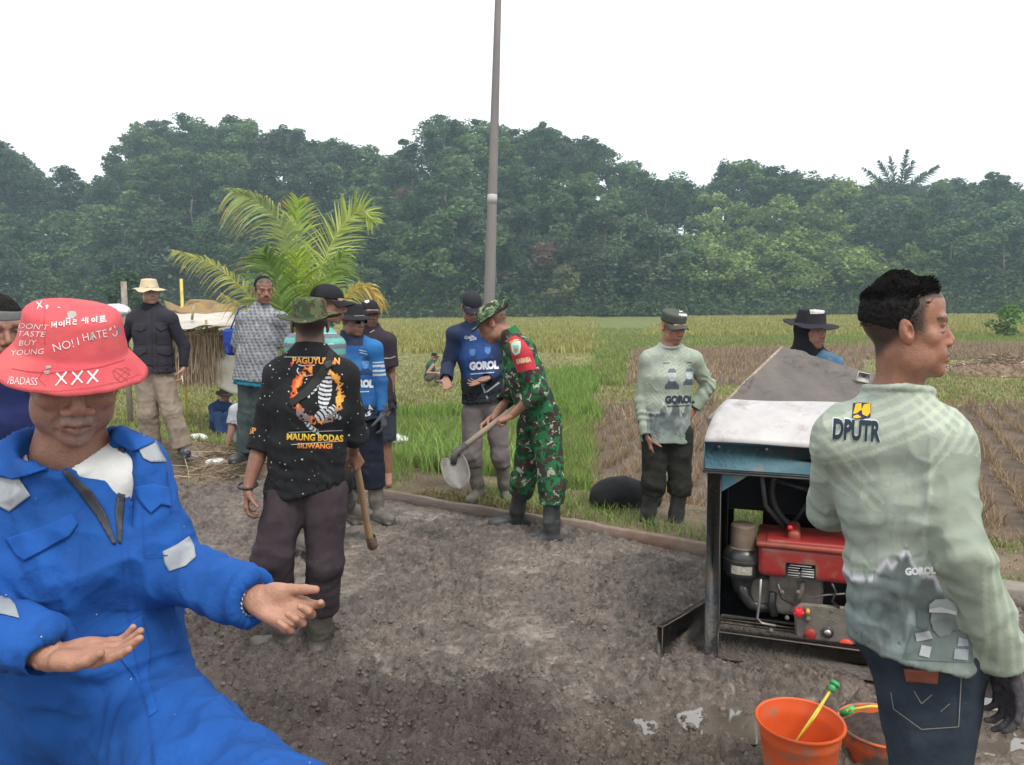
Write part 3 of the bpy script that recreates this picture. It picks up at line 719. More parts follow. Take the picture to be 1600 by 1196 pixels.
def nets(g, lo, vox, sm=1):
    n = np.array(g.shape); cn = n - 1; s = g < 0
    acc = {}; quads = []; pos = []; cid = []
    st = np.array([cn[1] * cn[2], cn[2], 1])
    for a in range(3):
        sl0 = [slice(None)] * 3; sl1 = [slice(None)] * 3; sl0[a] = slice(0, -1); sl1[a] = slice(1, None)
        A0 = g[tuple(sl0)]; B0 = g[tuple(sl1)]; sA = s[tuple(sl0)]; x = sA != s[tuple(sl1)]
        i = np.argwhere(x); t = A0[x] / (A0[x] - B0[x]); p = i.astype(float); p[:, a] += t
        b, c = (a + 1) % 3, (a + 2) % 3
        ids = []
        for db, dc in ((-1, -1), (0, -1), (0, 0), (-1, 0)):
            j = i.copy(); j[:, b] += db; j[:, c] += dc; ids.append(j @ st)
        ids = np.stack(ids, 1); fl = sA[x]; qd = np.where(fl[:, None], ids, ids[:, ::-1])
        quads.append(qd)
        for k in range(4): cid.append(ids[:, k]); pos.append(p)
    cid = np.concatenate(cid); pos = np.concatenate(pos); quads = np.concatenate(quads)
    u, inv = np.unique(cid, return_inverse=True); cnt = np.bincount(inv)
    v = np.stack([np.bincount(inv, pos[:, k]) / cnt for k in range(3)], 1)
    f = np.searchsorted(u, quads)
    v = v * vox + lo
    for _ in range(sm):
        sm_ = np.zeros_like(v); c_ = np.zeros(len(v))
        for k in range(4):
            for kk in ((k + 1) % 4, (k - 1) % 4):
                np.add.at(c_, f[:, k], 1)
                for ax in range(3): sm_[:, ax] += np.bincount(f[:, k], v[f[:, kk], ax], len(v))
        v = v * .5 + .5 * sm_ / c_[:, None]
    return v, f
def vnorm(v, f):
    a = np.cross(v[f[:, 2]] - v[f[:, 0]], v[f[:, 3]] - v[f[:, 1]]); n = np.zeros_like(v)
    for k in range(4):
        for ax in range(3): n[:, ax] += np.bincount(f[:, k], a[:, ax], len(v))
    return n / (np.linalg.norm(n, axis=1)[:, None] + 1e-12)
def ridged(p, f, s=0):
    w = p * f; w = w + .35 * np.c_[noise(w, .7, s + 50), noise(w, .7, s + 51), noise(w, .7, s + 52)]
    return 1 - 2 * np.abs(noise(w, 1, s)) ** .8
def local(p, o, M): return (p - o) @ M

# ------------------------------------------------------------------ heads
def headframe(yaw, pitch, roll=0):
    """columns: person's right, forward, up. yaw 0 = towards the camera, 90 = to the right of the picture, pitch > 0 = looking down"""
    y, p, r = R(yaw), R(pitch), R(roll)
    f = np.array([math.sin(y) * math.cos(p), -math.cos(y) * math.cos(p), -math.sin(p)])
    x = nrm(np.cross(f, (0, 0, 1))); z = np.cross(x, f)
    x2 = x * math.cos(r) + z * math.sin(r); z2 = np.cross(x2, f)
    return np.stack([x2, f, z2], 1)
def head_prims(c, M, s=1.0, closed=False, jaw=1.0, smile=0, sh=0.0, nose=1.0, age=0.0):
    def P(x, y, z): return c + M @ (np.array([x, y, z]) * s)
    def E(x, y, z, a, b, d, k=.02, op='add', T=None): return ell(P(x, y, z), np.array([a, b, d]) * s, M if T is None else M @ T, k * s, op)
    L = [E(0, -.014, .034, .0765, .097, .083), E(0, .03, -.02, .063, .066, .088), E(0, .026, -.072, .054 * jaw, .056, .043, .03),
         E(0, .072, -.102, .022, .019, .017, .025), E(0, .045, .055, .06, .05, .045, .03)]
    for q in (-1, 1):
        L += [E(q * .044, .056, -.022, .020, .017, .015, .02), E(q * .048, .02, -.075, .014 * jaw, .028, .026, .02), E(q * .026, .072, -.056, .015, .014, .018, .016)]
    L += [cone(P(-.04, .083, .02), P(-.012, .0915, .016), .011 * s, .010 * s, .012 * s), cone(P(.012, .0915, .016), P(.04, .083, .02), .010 * s, .011 * s, .012 * s)]
    for q in (-1, 1):
        L += [E(q * .031, .100, -.001, .0185, .016, .0125, .012, 'sub')]
    L += [cone(P(0, .087, .010), P(0, .110 * nose, -.03), .0085 * s, .0105 * s, .008 * s), E(0, .108 * nose, -.036, .0125, .0115, .0105, .006),
          E(-.0135, .099, -.041, .0095, .012, .0085, .005), E(.0135, .099, -.041, .0095, .012, .0085, .005), E(0, .083, -.066, .03, .018, .02, .012)]
    for q in (-1, 1): L += [E(q * .007, .106, -.0475, .0042, .006, .003, .002, 'sub')]
    L += [cone(P(-.021 - .003 * smile, .088, -.069 + .004 * smile), P(0, .0985, -.067), .0045 * s, .0065 * s, .004 * s), cone(P(0, .0985, -.067), P(.021 + .003 * smile, .088, -.069 + .004 * smile), .0065 * s, .0045 * s, .004 * s),
          cone(P(-.017, .089, -.078), P(0, .0965, -.0785), .005 * s, .0075 * s, .004 * s), cone(P(0, .0965, -.0785), P(.017, .089, -.078), .0075 * s, .005 * s, .004 * s)]
    m_ = .0725
    if age:
        for q in (-1, 1):
            L += [cone(P(q * .019, .1015, -.043), P(q * .034, .086, -.072), .0022 * s * age, .0026 * s * age, .007 * s, 'sub'), cone(P(q * .017, .094, -.017), P(q * .045, .083, -.021), .0018 * s * age, .0018 * s * age, .006 * s, 'sub'),
                  cone(P(q * .052, .075, .004), P(q * .064, .055, -.004), .0014 * s * age, .0014 * s * age, .005 * s, 'sub'), cone(P(q * .030, .084, -.085), P(q * .038, .068, -.105), .0018 * s * age, .0016 * s * age, .007 * s, 'sub'),
                  E(q * .018, .104, -.040, .0085, .010, .0075, .004), E(q * .042, .078, -.030, .018, .014, .013, .012)]
    L += [cone(P(-.024 - .003 * smile, .088, -m_ + .005 * smile), P(0, .107, -m_), .0016 * s, .0022 * s, .003 * s, 'sub'), cone(P(0, .107, -m_), P(.024 + .003 * smile, .088, -m_ + .005 * smile), .0022 * s, .0016 * s, .003 * s, 'sub')]
    for q in (-1, 1):
        L += [E(q * .031, .0785, -.001, .0133, .0133, .0133, .002)]
        if closed: L += [E(q * .031, .080, -.0005, .0155, .0135, .0115, .003)]
        else:
            L += [E(q * .031, .0805, .0065, .0165, .0125, .0062, .003), E(q * .031, .080, -.0098, .0155, .0115, .0045, .003)]
        T = np.array(Matrix.Rotation(R(-14) * q, 3, 'Z') @ Matrix.Rotation(R(10), 3, 'X'))
        L += [E(q * .0805, -.008, -.006, .0085, .0185, .031, .004, T=T), E(q * .090, .000, -.004, .009, .0085, .013, .003, 'sub', T=T), E(q * .0895, -.006, .012, .004, .010, .012, .003, 'sub', T=T), E(q * .078, -.002, -.030, .006, .008, .009, .004)]
    return L
def head_colour(v, c, M, s, skin, o):
    """skin tint with lips, brows, moustache, scalp stubble and eyes"""
    q = local(v, c, M) / s; x, y, z = q[:, 0], q[:, 1], q[:, 2]; ax = np.abs(x)
    col = np.tile(skin, (len(v), 1)) * (1 + .16 * fbm(v, 38, 4, 5))[:, None]
    def bl(m, cc): 
        nonlocal col; m = np.clip(m, 0, 1)[:, None]; col = col * (1 - m) + np.array(cc) * m
    red = np.array(skin) * (1.12, .82, .76)
    bl(.5 * np.exp(-((x) / .02) ** 2 - ((z + .035) / .018) ** 2) * (y > .07), red)
    bl(.45 * np.exp(-((ax - .045) / .022) ** 2 - ((z + .03) / .02) ** 2) * (y > .03), red)
    bl(.5 * (ax > .078), red)
    lip = np.exp(-((z + .0725) / .0085) ** 4 - (x / .0235) ** 4) * (y > .082)
    bl(.8 * lip, np.array(skin) * o.get('lip', (.8, .55, .55)))
    bl(.7 * np.exp(-((z + .0725) / .0016) ** 2 - (x / .024) ** 4) * (y > .08), np.array(skin) * .3)
    hair = np.array(o.get('hair', (.02, .017, .015)))
    nz_ = .75 + .35 * noise(v, 260, 9)
    bl(o.get('brow', .9) * nz_ * np.exp(-((z - .0225 + .10 * np.maximum(ax - .03, 0)) / .0048) ** 2) * ((ax > .011) & (ax < .053) & (y > .04)), hair)
    if o.get('mous'):
        w = .029; bl(o['mous'] * nz_ * 1.1 * np.exp(-((z + .0575 + .25 * np.maximum(ax - .012, 0)) / .0065) ** 4 - (ax / w) ** 6) * (y > .07), o.get('mc', hair))
    if o.get('goat'):
        bl(o['goat'] * (.25 + (noise(v, 300, 29) > .1)) * np.exp(-((z + .103) / .016) ** 2 - (x / .022) ** 2) * (y > .05), o.get('mc', hair))
    if o.get('beard'):
        bl(o['beard'] * (noise(v, 330, 19) > .35) * sstep(-.05, -.085, z - .3 * np.maximum(.03 - y, 0)) * (y > .0) * (z > -.122), o.get('mc', hair))
    if not o.get('closed'):
        e = np.sqrt(((ax - .031) / .0115) ** 2 + ((z + .0015) / .0048) ** 2); fr = (y > .0845)
        bl((e < 1) * fr * 1.0, (.30, .27, .25) if not o.get('far') else np.array(skin) * .75); gx = o.get('gaze', 0)
        bl((np.hypot(np.where(x > 0, x - .031, x + .031) - gx * .004, z + .001) < .0052) * fr * (e < 1), (.015, .01, .008))
        bl((.75 if not o.get('far') else .4) * np.exp(-((e - 1.08) / .16) ** 2) * (y > .075) * (z > -.002), np.array(skin) * .22)
    else:
        bl(.75 * np.exp(-((z + .0065 + .06 * (ax - .031) ** 2 * 30) / .0013) ** 2) * ((ax > .018) & (ax < .045) & (y > .07)), np.array(skin) * .2)
    hl = o.get('hairline')
    if hl is not None:   # painted scalp: hairline height at front, fade at sides
        f = sstep(hl - .004, hl + .008, z - .55 * np.maximum(.045 - y, 0) * 0 - .9 * np.clip(y - .075, -1, 0) * .0)
        side = (y < .045) & (z > -.012 - .45 * np.maximum(-y - .01, 0)) & ~((ax > .079) & (z < .03))
        fr = (y >= .045) & (z > hl + .35 * np.maximum(y - .06, 0) * 0)
        m = sstep(.05, .028, y - .25 * np.maximum(z - .03, 0)) * sstep(-.028, .004, z + .95 * np.maximum(-y - .02, 0)) * (~((ax > .0785) & (z < .028) & (y > -.03)))
        m = np.maximum(m, fr * sstep(hl - .003, hl + .006, z)); bl(m * o.get('fade', .85) * (.92 + .12 * noise(v, 420, 9)), hair)
    return col
def hand_prims(w, d, n, thumb, s=1.0, curl=(.35, .35, .4, .45), thumb_curl=.3, splay=.12, tdir=None, tout=.75, k=.006):
    """w wrist, d towards the fingers, n palm normal, thumb = +1 / -1 side of cross(d, n)"""
    d = nrm(d); n = nrm(np.asarray(n, float) - d * np.dot(n, d)); t = np.cross(d, n) * thumb; L = []
    w = np.asarray(w, float); g = lambda a, b, c: w + (d * a + t * b + n * c) * s
    for i, (b, ln) in enumerate(((.030, .088), (.011, .092), (-.009, .088), (-.028, .080))):
        L.append(econe(g(.0, b * .55, 0), g(ln, b, 0), (.013 * s, .013 * s), (.0112 * s, .0115 * s), t, .012 * s))
    L.append(econe(g(-.03, 0, 0), g(.015, 0, 0), (.025 * s, .019 * s), (.029 * s, .018 * s), t, .014 * s))
    L.append(ell(g(.035, .026, .008), (.017 * s, .026 * s, .014 * s), np.stack([t, d, n], 1), .012 * s))
    L.append(ell(g(.04, -.022, .007), (.012 * s, .028 * s, .012 * s), np.stack([t, d, n], 1), .012 * s))
    lens = ((.088, .030, .072, .0092), (.092, .011, .080, .0095), (.088, -.009, .075, .0092), (.080, -.028, .058, .0083))
    for i, (kx, kb, fl, fr) in enumerate(lens):
        c = curl[i]; p = g(kx, kb, 0); ang = 0; lat = t * math.tan(splay * (1.2, .25, -.5, -1.3)[i])
        for j, (frac, bend) in enumerate(((.44, .75), (.31, 1.15), (.25, .8))):
            ang += c * bend; dr = nrm(d * math.cos(ang) + n * math.sin(ang) + lat * math.cos(ang)); r0 = fr * (1, .93, .86)[j] * s; r1 = fr * (.93, .86, .74)[j] * s
            q = p + dr * fl * frac * s
            L.append(cone(p, q, r0, r1, (.008 if j == 0 else .0025) * s)); p = q
    tb = g(.018, .026, .006); td = nrm((d * .62 + t * tout + n * .35) if tdir is None else np.asarray(tdir, float)); p = tb
    for j, (ln, r0, r1) in enumerate(((.040, .0135, .0115), (.034, .0112, .0100), (.027, .0100, .0078))):
        if j: td = nrm(td + (-t * .35 + n * .5 + d * .15) * thumb_curl)
        q = p + td * ln * s; L.append(cone(p, q, r0 * s, r1 * s, (.014, .004, .003)[j] * s)); p = q
    return L

# ------------------------------------------------------------------ figures
skin_m = mat('skin', attr=True, rough=.40, n_scale=48, n_amt=.12, bump=.0018, b_scale=200, sub=.12, spec=.4)
def joinparts(parts):
    V = []; Fs = []; n = 0
    for v, f in parts: V.append(v); Fs.append(f + n); n += len(v)
    return np.concatenate(V), np.concatenate(Fs)
def wrinkle(v, f, amp, seed, foci=(), fr=(8, 8, 11), keep=None):
    n = vnorm(v, f); d = amp * (.55 * ridged(v, np.array(fr), seed) + .35 * ridged(v, np.array(fr) * 2.1, seed + 3) + .12 * noise(v, 38, seed + 5))
    for (c, ax, rad, a) in foci:      # creases gathered round a joint
        q = v - c; x = q @ ax; r = np.linalg.norm(q, axis=1); w = np.exp(-(r / rad) ** 2)
        d = d + a * w * (np.sin((x * 105 + 7 * noise(v, 8, seed + 9))) * .45 * (noise(v, 9, seed + 15) > -.3) + .65 * ridged(v, 15, seed + 11))
    if keep is not None: d = d * keep(v)
    d = np.maximum(d, -.45 * amp)
    return v + n * d[:, None]
class Fig:
    """a person; joints given as (photo x, photo y, metres nearer(-)/farther(+) than d)"""
    def __init__(s, label, d, J, yaw, hy, hp, hr=0, sc=1.0, skin=(.30, .155, .10), gz_=None, group=None, foot=None):
        s.J = {k: A(a, b, d + c) for k, (a, b, c) in J.items()}; s.d = d; s.sc = sc; s.ysc = 1.0; s.skin = np.array(skin); s.yaw = yaw
        px = s.J['pelvis']; s.root = root('person', label, 'person', (px[0], px[1], gz_ if gz_ is not None else 0.0), group)
        s.M = headframe(hy, hp, hr); s.hc = s.J['head']; s.F = np.array([math.sin(R(yaw)), -math.cos(R(yaw)), 0]); s.parts = []; s.hands = []; s.arms = []
        s.u = nrm(s.J['sB'] - s.J['sA']); J_ = s.J; s.foci = []
        for e, a, b in (('eA', 'sA', 'wA'), ('eB', 'sB', 'wB')):
            if e in J_: s.foci.append((J_[e], nrm(J_[b] - J_[a]), .085, .006))
    def info(s, nm):
        J = s.J; g = lambda a, b: round(float(np.linalg.norm(J[a] - J[b])), 2) if a in J and b in J else '-'
        print('FIG', nm, 'ua', g('sA', 'eA'), g('sB', 'eB'), 'fa', g('eA', 'wA'), g('eB', 'wB'), 'sh', g('sA', 'sB'), 'tor', g('neck', 'pelvis'), 'th', g('hA', 'kA'), g('hB', 'kB'), 'sh', g('kA', 'fA'), g('kB', 'fB'), 'hd', g('head', 'neck'), 'footz', [round(float(J[k][2]), 2) for k in ('fA', 'fB') if k in J])
    # --- skin
    def body(s, vox=.004, opts=None, hands=(), bare=(), closed=False, jaw=1.0, smile=0, hv=None, full=True, nose=1.0, neck_r=.056, hat=.034, age=0.0):
        J, q = s.J, s.sc; o = dict(opts or {}); o['closed'] = closed; o['far'] = vox > .0034; hv = hv or vox
        L = head_prims(s.hc, s.M, q, closed, jaw, smile, nose=nose, age=age)
        nb = s.hc + s.M @ (np.array([0, -.022, -.055]) * q); L.append(econe(nb, J['neck'] , (neck_r * q, neck_r * q), (neck_r * 1.08 * q, neck_r * 1.05 * q), s.M[:, 0], .025))
        L.append(econe(J['neck'], J['neck'] * .8 + J['pelvis'] * .2, (.065 * q, .058 * q), (.10 * q, .055 * q), s.u, .03))
        v, f = sdf_mesh(L, vox); col = head_colour(v, s.hc, s.M, q, s.skin, o)
        if hat is not None:
            l = local(v, s.hc, s.M) / q; t = sstep(hat, hat + .02, l[:, 2])[:, None]; l[:, :2] *= 1 - .13 * t; l[:, 2:] = np.where(l[:, 2:] > hat, hat + (l[:, 2:] - hat) * .82, l[:, 2:]); v = s.hc + (l * q) @ s.M.T
        if s.ysc != 1: l = local(v, s.hc, s.M); l[:, 1] *= 1 - (1 - s.ysc) * sstep(-.14, -.10, l[:, 2]); v = s.hc + l @ s.M.T
        parts = [(v, f)]; cols = [col]
        def lowcol(v): 
            return np.tile(s.skin * o.get('handtone', 1.0), (len(v), 1)) * (1 + .12 * fbm(v, 40, 3, 8))[:, None]
        for h in hands:
            v, f = sdf_mesh(h, hv); parts.append((v, f)); c_ = lowcol(v); cols.append(c_)
        for (p0, p1, r0, r1) in bare:
            v, f = sdf_mesh([cone(p0, p1, r0, r1)], max(vox, .005)); parts.append((v, f)); cols.append(lowcol(v))
        if full:   # the rest of the body under the clothes
            K = [econe(J['neck'] * .85 + J['pelvis'] * .15, J['pelvis'], (.12 * q, .062 * q), (.12 * q, .075 * q), s.u, .02), cone(J['sA'], J['sB'], .034 * q, .04 * q, .03)]
            for a, b, r0, r1 in (('sA', 'eA', .042, .034), ('eA', 'wA', .034, .022), ('sB', 'eB', .042, .034), ('eB', 'wB', .034, .022), ('hA', 'kA', .06, .045), ('kA', 'fA', .045, .03), ('hB', 'kB', .06, .045), ('kB', 'fB', .045, .03)):
                if a in J and b in J: K.append(cone(J[a], J[b], r0 * q, r1 * q, .02))
            for h in ('hA', 'hB'):
                if h in J: K.append(cone(J['pelvis'], J[h], .08 * q, .06 * q, .03))
            v, f = sdf_mesh(K, .014); parts.append((v, f)); cols.append(lowcol(v))
        v, f = joinparts(parts); s.bodyv = (v, f)
        s.body_o = mesh_np('body', v, f, skin_m, s.root, np.concatenate(cols)); return s.body_o
    # --- garments
    def top(s, name, m, vox=.007, loose=1.0, hem=.16, sleeves=(1, 1), amp=.006, seed=1, colf=None, collar='crew', cuff=.03, extra=(), shoulder=.058, belly=1.0, hem_n=None, neckr=.062, foci=(), wf=(9, 9, 6), nohem=False, wsc=1.0, ud=None, label=None, sag=.0, armr=1.0, neck_drop=.0, flare=1.09, up=.032):
        J, q = s.J, s.sc; N, Pv = J['neck'], J['pelvis']; ax = nrm(Pv - N); T = np.linalg.norm(Pv - N); u = s.u; N = N - ax * up
        c1 = (J['sA'] + J['sB']) / 2 * .75 + J['neck'] * .25 + ax * .03; c2 = J['neck'] + ax * T * .42; c3 = J['neck'] + ax * T * .75; c4 = Pv + ax * hem; l = loose
        L = [cone(J['sA'], J['sB'], shoulder * q, shoulder * q, .05), cone(J['sA'], N + ax * .02, shoulder * .9 * q, .06 * q, .05), cone(J['sB'], N + ax * .02, shoulder * .9 * q, .06 * q, .05),
             econe(c1, c2, (.152 * q * wsc, .088 * q * l), (.165 * wsc * q * l ** .5, .115 * q * l), u, .05), econe(c2, c3, (.165 * wsc * q * l ** .5, .115 * q * l), (.158 * wsc * q * l, .112 * q * l * belly), u, .05),
             econe(c3, c4, (.158 * wsc * q * l, .112 * q * l * belly), (.165 * wsc * q * l * flare, .118 * q * l * flare), u, .04, f1=True, n1=hem_n),
             ]
        subs = [econe(c4 - ax * .05, c4 + ax * .05, (.155 * wsc * q * l * flare, .108 * q * l * flare), (.16 * wsc * q * l * flare, .112 * q * l * flare), u, .004, 'sub')]
        if nohem: subs = []
        for i, (sh, el, wr) in enumerate((('sA', 'eA', 'wA'), ('sB', 'eB', 'wB'))):
            k = sleeves[i]
            if k <= 0 or el not in J: continue
            a, b, c = J[sh], J[el], J[wr]; r0, r1, r2 = .060 * q * armr, .052 * q * armr, .041 * q * armr
            if k <= .5:
                e = a + (b - a) * (k * 2); L.append(econe(a, e, (r0, r0), (r1 * 1.12, r1 * 1.12), u, .035, f1=True)); subs.append(cone(e - nrm(b - a) * .03, e + nrm(b - a) * .04, r1 * .9, r1 * .93, .004, 'sub'))
            else:
                e = b + (c - b) * ((k - .5) * 2); L += [cone(a, b, r0, r1, .035), econe(b, e, (r1, r1), (r2 * cuff / .03, r2 * cuff / .03), u, .02, f1=True)]
                w_ = nrm(c - b); subs.append(cone(e - w_ * .03, e + w_ * .05, r2 * cuff / .03 - .011, r2 * cuff / .03 - .009, .004, 'sub'))
        if collar in ('crew', 'none'): subs.append(econe(N - ax * .08 + s.F * .0, N + ax * (.008 + neck_drop) + s.F * .01, (neckr * 1.25 * q, neckr * 1.2 * q), (neckr * q, neckr * 1.0 * q), u, .006, 'sub'))
        if collar == 'crew':
            k_ = 28; an = np.linspace(0, 2 * np.pi, k_ + 1); w_ = nrm(np.cross(u, ax)); cc = N + ax * .004 + s.F * .008
            if np.dot(w_, s.F) < 0: w_ = -w_
            ring = [cc + u * math.cos(t) * (neckr * 1.14) * q + w_ * math.sin(t) * neckr * 1.12 * q + ax * (.022 * math.sin(t) + neck_drop) for t in an]
            subs += [cone(ring[i], ring[i + 1], .0085 * q, .0085 * q, .006) for i in range(k_)]
        L += [e_ for e_ in extra if e_.op == 'add']; subs = [e_ for e_ in extra if e_.op == 'sub'] + subs
        if collar == 'stand':
            L.append(cone(N + ax * .03, N - ax * .035, .075 * q, .066 * q, .02, f1=True)); subs.append(cone(N + ax * .01, N - ax * .07, .056 * q, .062 * q, .004, 'sub'))
        v, f = sdf_mesh(L + subs, vox)
        v = wrinkle(v, f, amp, seed, list(s.foci) + list(foci), wf); s.topv = (v, f)
        col = colf(v) if colf else None
        o = mesh_np(name, v, f, m, s.root, col)
        if label: o['label'] = label
        s.top_o = o; return o
    def legs(s, name, m, vox=.008, hem=(1.0, 1.0), loose=1.0, amp=.007, seed=5, waist=.08, colf=None, cuff=.075, cut=None, lab=None, extra=(), seat=False):
        J, q = s.J, s.sc; Pv = J['pelvis']; ax = nrm(J['neck'] - Pv); hu = nrm(J['hB'] - J['hA']) if 'hA' in J else s.u; l = loose
        L = [econe(Pv + ax * waist, Pv - ax * .02, (.128 * q, .084 * q), (.142 * q, .096 * q), s.u, .03)]; subs = []; foc = []
        for h, k, a, hm in (('hA', 'kA', 'fA', hem[0]), ('hB', 'kB', 'fB', hem[1])):
            if h not in J: continue
            L.append(cone(Pv - ax * .02, J[h], .088 * q, .088 * q, .03)); r0, r1 = .090 * q * l, .074 * q * l
            if hm <= .5: e = J[h] + (J[k] - J[h]) * hm * 2; L.append(cone(J[h], e, r0, r1 * 1.1, .04, f1=True)); subs.append(cone(e, e + nrm(J[k] - J[h]) * .05, r1, r1, .004, 'sub'))
            else:
                e = J[k] + (J[a] - J[k]) * (hm - .5) * 2; L += [cone(J[h], J[k], r0, r1, .04), cone(J[k], e, r1, cuff * q * (1 if hm > .9 else 1.0), .03, f1=True)]
            foc.append((J[k], nrm(J[a] - J[h]), .14, .006))
        v, f = sdf_mesh(L + list(extra) + subs, vox); v = wrinkle(v, f, amp, seed, foc, (9, 9, 5), keep=lambda v: sstep(Pv[2] + .02, Pv[2] - .08, v[:, 2]) if not seat else 1.0); s.legv = (v, f)
        o = mesh_np(name, v, f, m, s.root, colf(v) if colf else None)
        if lab: o['label'] = lab
        return o
    def boot(s, a, toe_az, m, shaft=.62, vox=.007, name='boot', tilt=0, shaft_r=.062, shoe=False, lab=None, colf=None, lift=.16):
        """a = 'A' / 'B'; the ankle joint sits about 8 cm above the sole"""
        J, q = s.J, s.sc; k, f_ = J['k' + a], J['f' + a]; t = np.array([math.sin(R(toe_az)), -math.cos(R(toe_az)), tilt]); sd_ = nrm(np.cross(t, (0, 0, 1)))
        M_ = np.stack([sd_, nrm(t), nrm(np.cross(sd_, t))], 1); base = f_ - np.array([0, 0, .075 * q])
        P_ = lambda x, y, z: base + M_ @ (np.array([x, y, z]) * q)
        L = [ell(P_(0, .13, .035), np.array([.047, .075, .042]) * q, M_, .03), ell(P_(0, .03, .045), np.array([.042, .09, .05]) * q, M_, .03), ell(P_(0, -.035, .04), np.array([.038, .045, .045]) * q, M_, .02),
             plate(P_(0, .055, .006), np.array([.043, .14, .012]) * q, M_, .008, rd=.01)]
        if not shoe:
            shaft += lift; top_ = f_ + (k - f_) * shaft; L += [cone(P_(0, -.005, .06), f_ + (k - f_) * .25, .048 * q, .052 * q, .03), econe(f_ + (k - f_) * .22, top_, (.053 * q, .055 * q), (shaft_r * q, shaft_r * q), t, .03, f1=True)]
            L.append(cone(top_ - nrm(k - f_) * .012, top_, (shaft_r + .004) * q, (shaft_r + .004) * q, .002, f0=True, f1=True))
            L.append(cone(top_ - nrm(k - f_) * .06, top_ + nrm(k - f_) * .03, (shaft_r - .014) * q, (shaft_r - .013) * q, .003, 'sub'))
        v, f = sdf_mesh(L, vox); v = wrinkle(v, f, .0025, int(toe_az) % 50 + ord(a), [(f_ + (k - f_) * .2, nrm(k - f_), .07, .005)]) if not shoe else v
        o = mesh_np(name, v, f, m, s.root, colf(v) if colf else None)
        if lab: o['label'] = lab
        return o
    # --- headwear: built about the head's own axes
    def hp(s, x, y, z): return s.hc + s.M @ (np.array([x, y * s.ysc, z]) * s.sc)
    def brim_hat(s, name, m, crown_r=.094, crown_h=.085, top_r=.075, brim=.065, drop=.03, z0=.045, tilt=0, fold=None, flat=.3, wob=.006, seed=3, th=.003, seg=72, thick_lab=None, yoff=-.012, colf=None, cord=False, band=None):
        q = s.sc; a = np.linspace(0, 2 * np.pi, seg, endpoint=False); rows = []
        prof = [(0, crown_h + .004), (.3 * top_r, crown_h + .003), (.7 * top_r, crown_h), (.93 * top_r, crown_h - .004), (top_r, crown_h - .012)] + [(top_r + (crown_r - top_r) * t, (crown_h - .012) * (1 - t)) for t in (.15, .3, .45, .6, .75, .9, 1)] 
        nb = 8; prof2 = [(crown_r + brim * t, -drop * t ** (1 + flat)) for t in np.linspace(.06, 1, nb)]
        V = []
        for i, (r, z) in enumerate(prof + prof2):
            ex = np.array([.9, 1.12]) if i < len(prof) else np.array([.9 + .05 * (i - len(prof)) / nb, 1.12 - .06 * (i - len(prof)) / nb])
            X = r * np.cos(a) * ex[0]; Y_ = r * np.sin(a) * ex[1]; Z_ = np.full(seg, z)
            if i >= len(prof):
                t = (i - len(prof) + 1) / nb; Z_ = Z_ + wob * t * (1.6 * noise(np.c_[np.cos(a), np.sin(a)], 1.6, seed) + .5 * noise(np.c_[np.cos(a), np.sin(a)], 5, seed + 2))
                if fold is not None: Z_ = Z_ + t * t * fold(a)
            V.append(np.c_[X, Y_, Z_])
        V = np.concatenate(V); V += .0022 * (noise(V, 32, seed)[:, None] + .6 * noise(V, 70, seed + 1)[:, None]) * nrm([1, 1, .6]); n = len(prof) + nb
        Tm = np.array(Matrix.Rotation(R(-tilt), 3, 'X')); V = V @ Tm.T + np.array([0, yoff, z0])
        f = [(i * seg + j, i * seg + (j + 1) % seg, (i + 1) * seg + (j + 1) % seg, (i + 1) * seg + j) for i in range(n - 1) for j in range(seg)]
        Wd = s.hc + (V * q) @ s.M.T; o = mesh_np(name, Wd, np.array(f)[:, ::-1], m, s.root, colf(V) if colf else None); solid(o, th * q, -1); s.hat_o = o; s.hat_np = (Wd, np.array(f))
        return o
    def cap(s, name, m, z0=.035, h=.088, bill=.075, bill_w=1.05, tilt=0, flat_top=False, m_bill=None, seed=4, r=.089, bz=0.0, colf=None, cyl=0.0, droop=.35):
        q = s.sc; seg = 48; a = np.linspace(0, 2 * np.pi, seg, endpoint=False); V = []
        ph = np.linspace(0, np.pi / 2, 12) if not flat_top else None
        pr = [(math.cos(t) ** (1 - .0) if False else math.cos(t), math.sin(t)) for t in ph] if not flat_top else [(1, 0), (1.0, .25), (1.0, .5), (1.0, .75), (.99, .9), (.95, 1.0), (.8, 1.06), (.5, 1.08), (.2, 1.09), (.001, 1.09)]
        for (cr, cz) in pr:
            rr = r * (cr if flat_top else max(.001, cr) ** .82); V.append(np.c_[rr * np.cos(a) * .92, rr * np.sin(a) * 1.13, np.full(seg, cz * h)])
        n = len(pr); V = np.concatenate(V); V += .0015 * noise(V, 30, seed)[:, None]
        f = [(i * seg + j, i * seg + (j + 1) % seg, (i + 1) * seg + (j + 1) % seg, (i + 1) * seg + j) for i in range(n - 1) for j in range(seg)]
        Tm = np.array(Matrix.Rotation(R(-tilt), 3, 'X')); V = V @ Tm.T + np.array([0, -.01, z0])
        o = mesh_np(name, s.hc + (V * q) @ s.M.T, np.array(f), m, s.root, colf(V) if colf else None); solid(o, .003 * q, -1); s.hat_o = o
        # bill
        nb, na = 7, 17; B = []; th = np.linspace(-1.12 * bill_w, 1.12 * bill_w, na)
        for i in range(nb):
            t = i / (nb - 1)
            for t_ in th:
                x = r * .92 * math.sin(t_) ; y = r * 1.13 * math.cos(t_) + bill * t * max(0, math.cos(t_ * .98)) ** .55
                z = .004 - droop * x * x / r * 1.6 * (.4 + .6 * t) - bill * t * .16 + bz * t; B.append((x * (1 + .04 * t), y, z))
        B = np.array(B) @ Tm.T + np.array([0, -.01, z0]); fb = [(i * na + j, i * na + j + 1, (i + 1) * na + j + 1, (i + 1) * na + j) for i in range(nb - 1) for j in range(na - 1)]
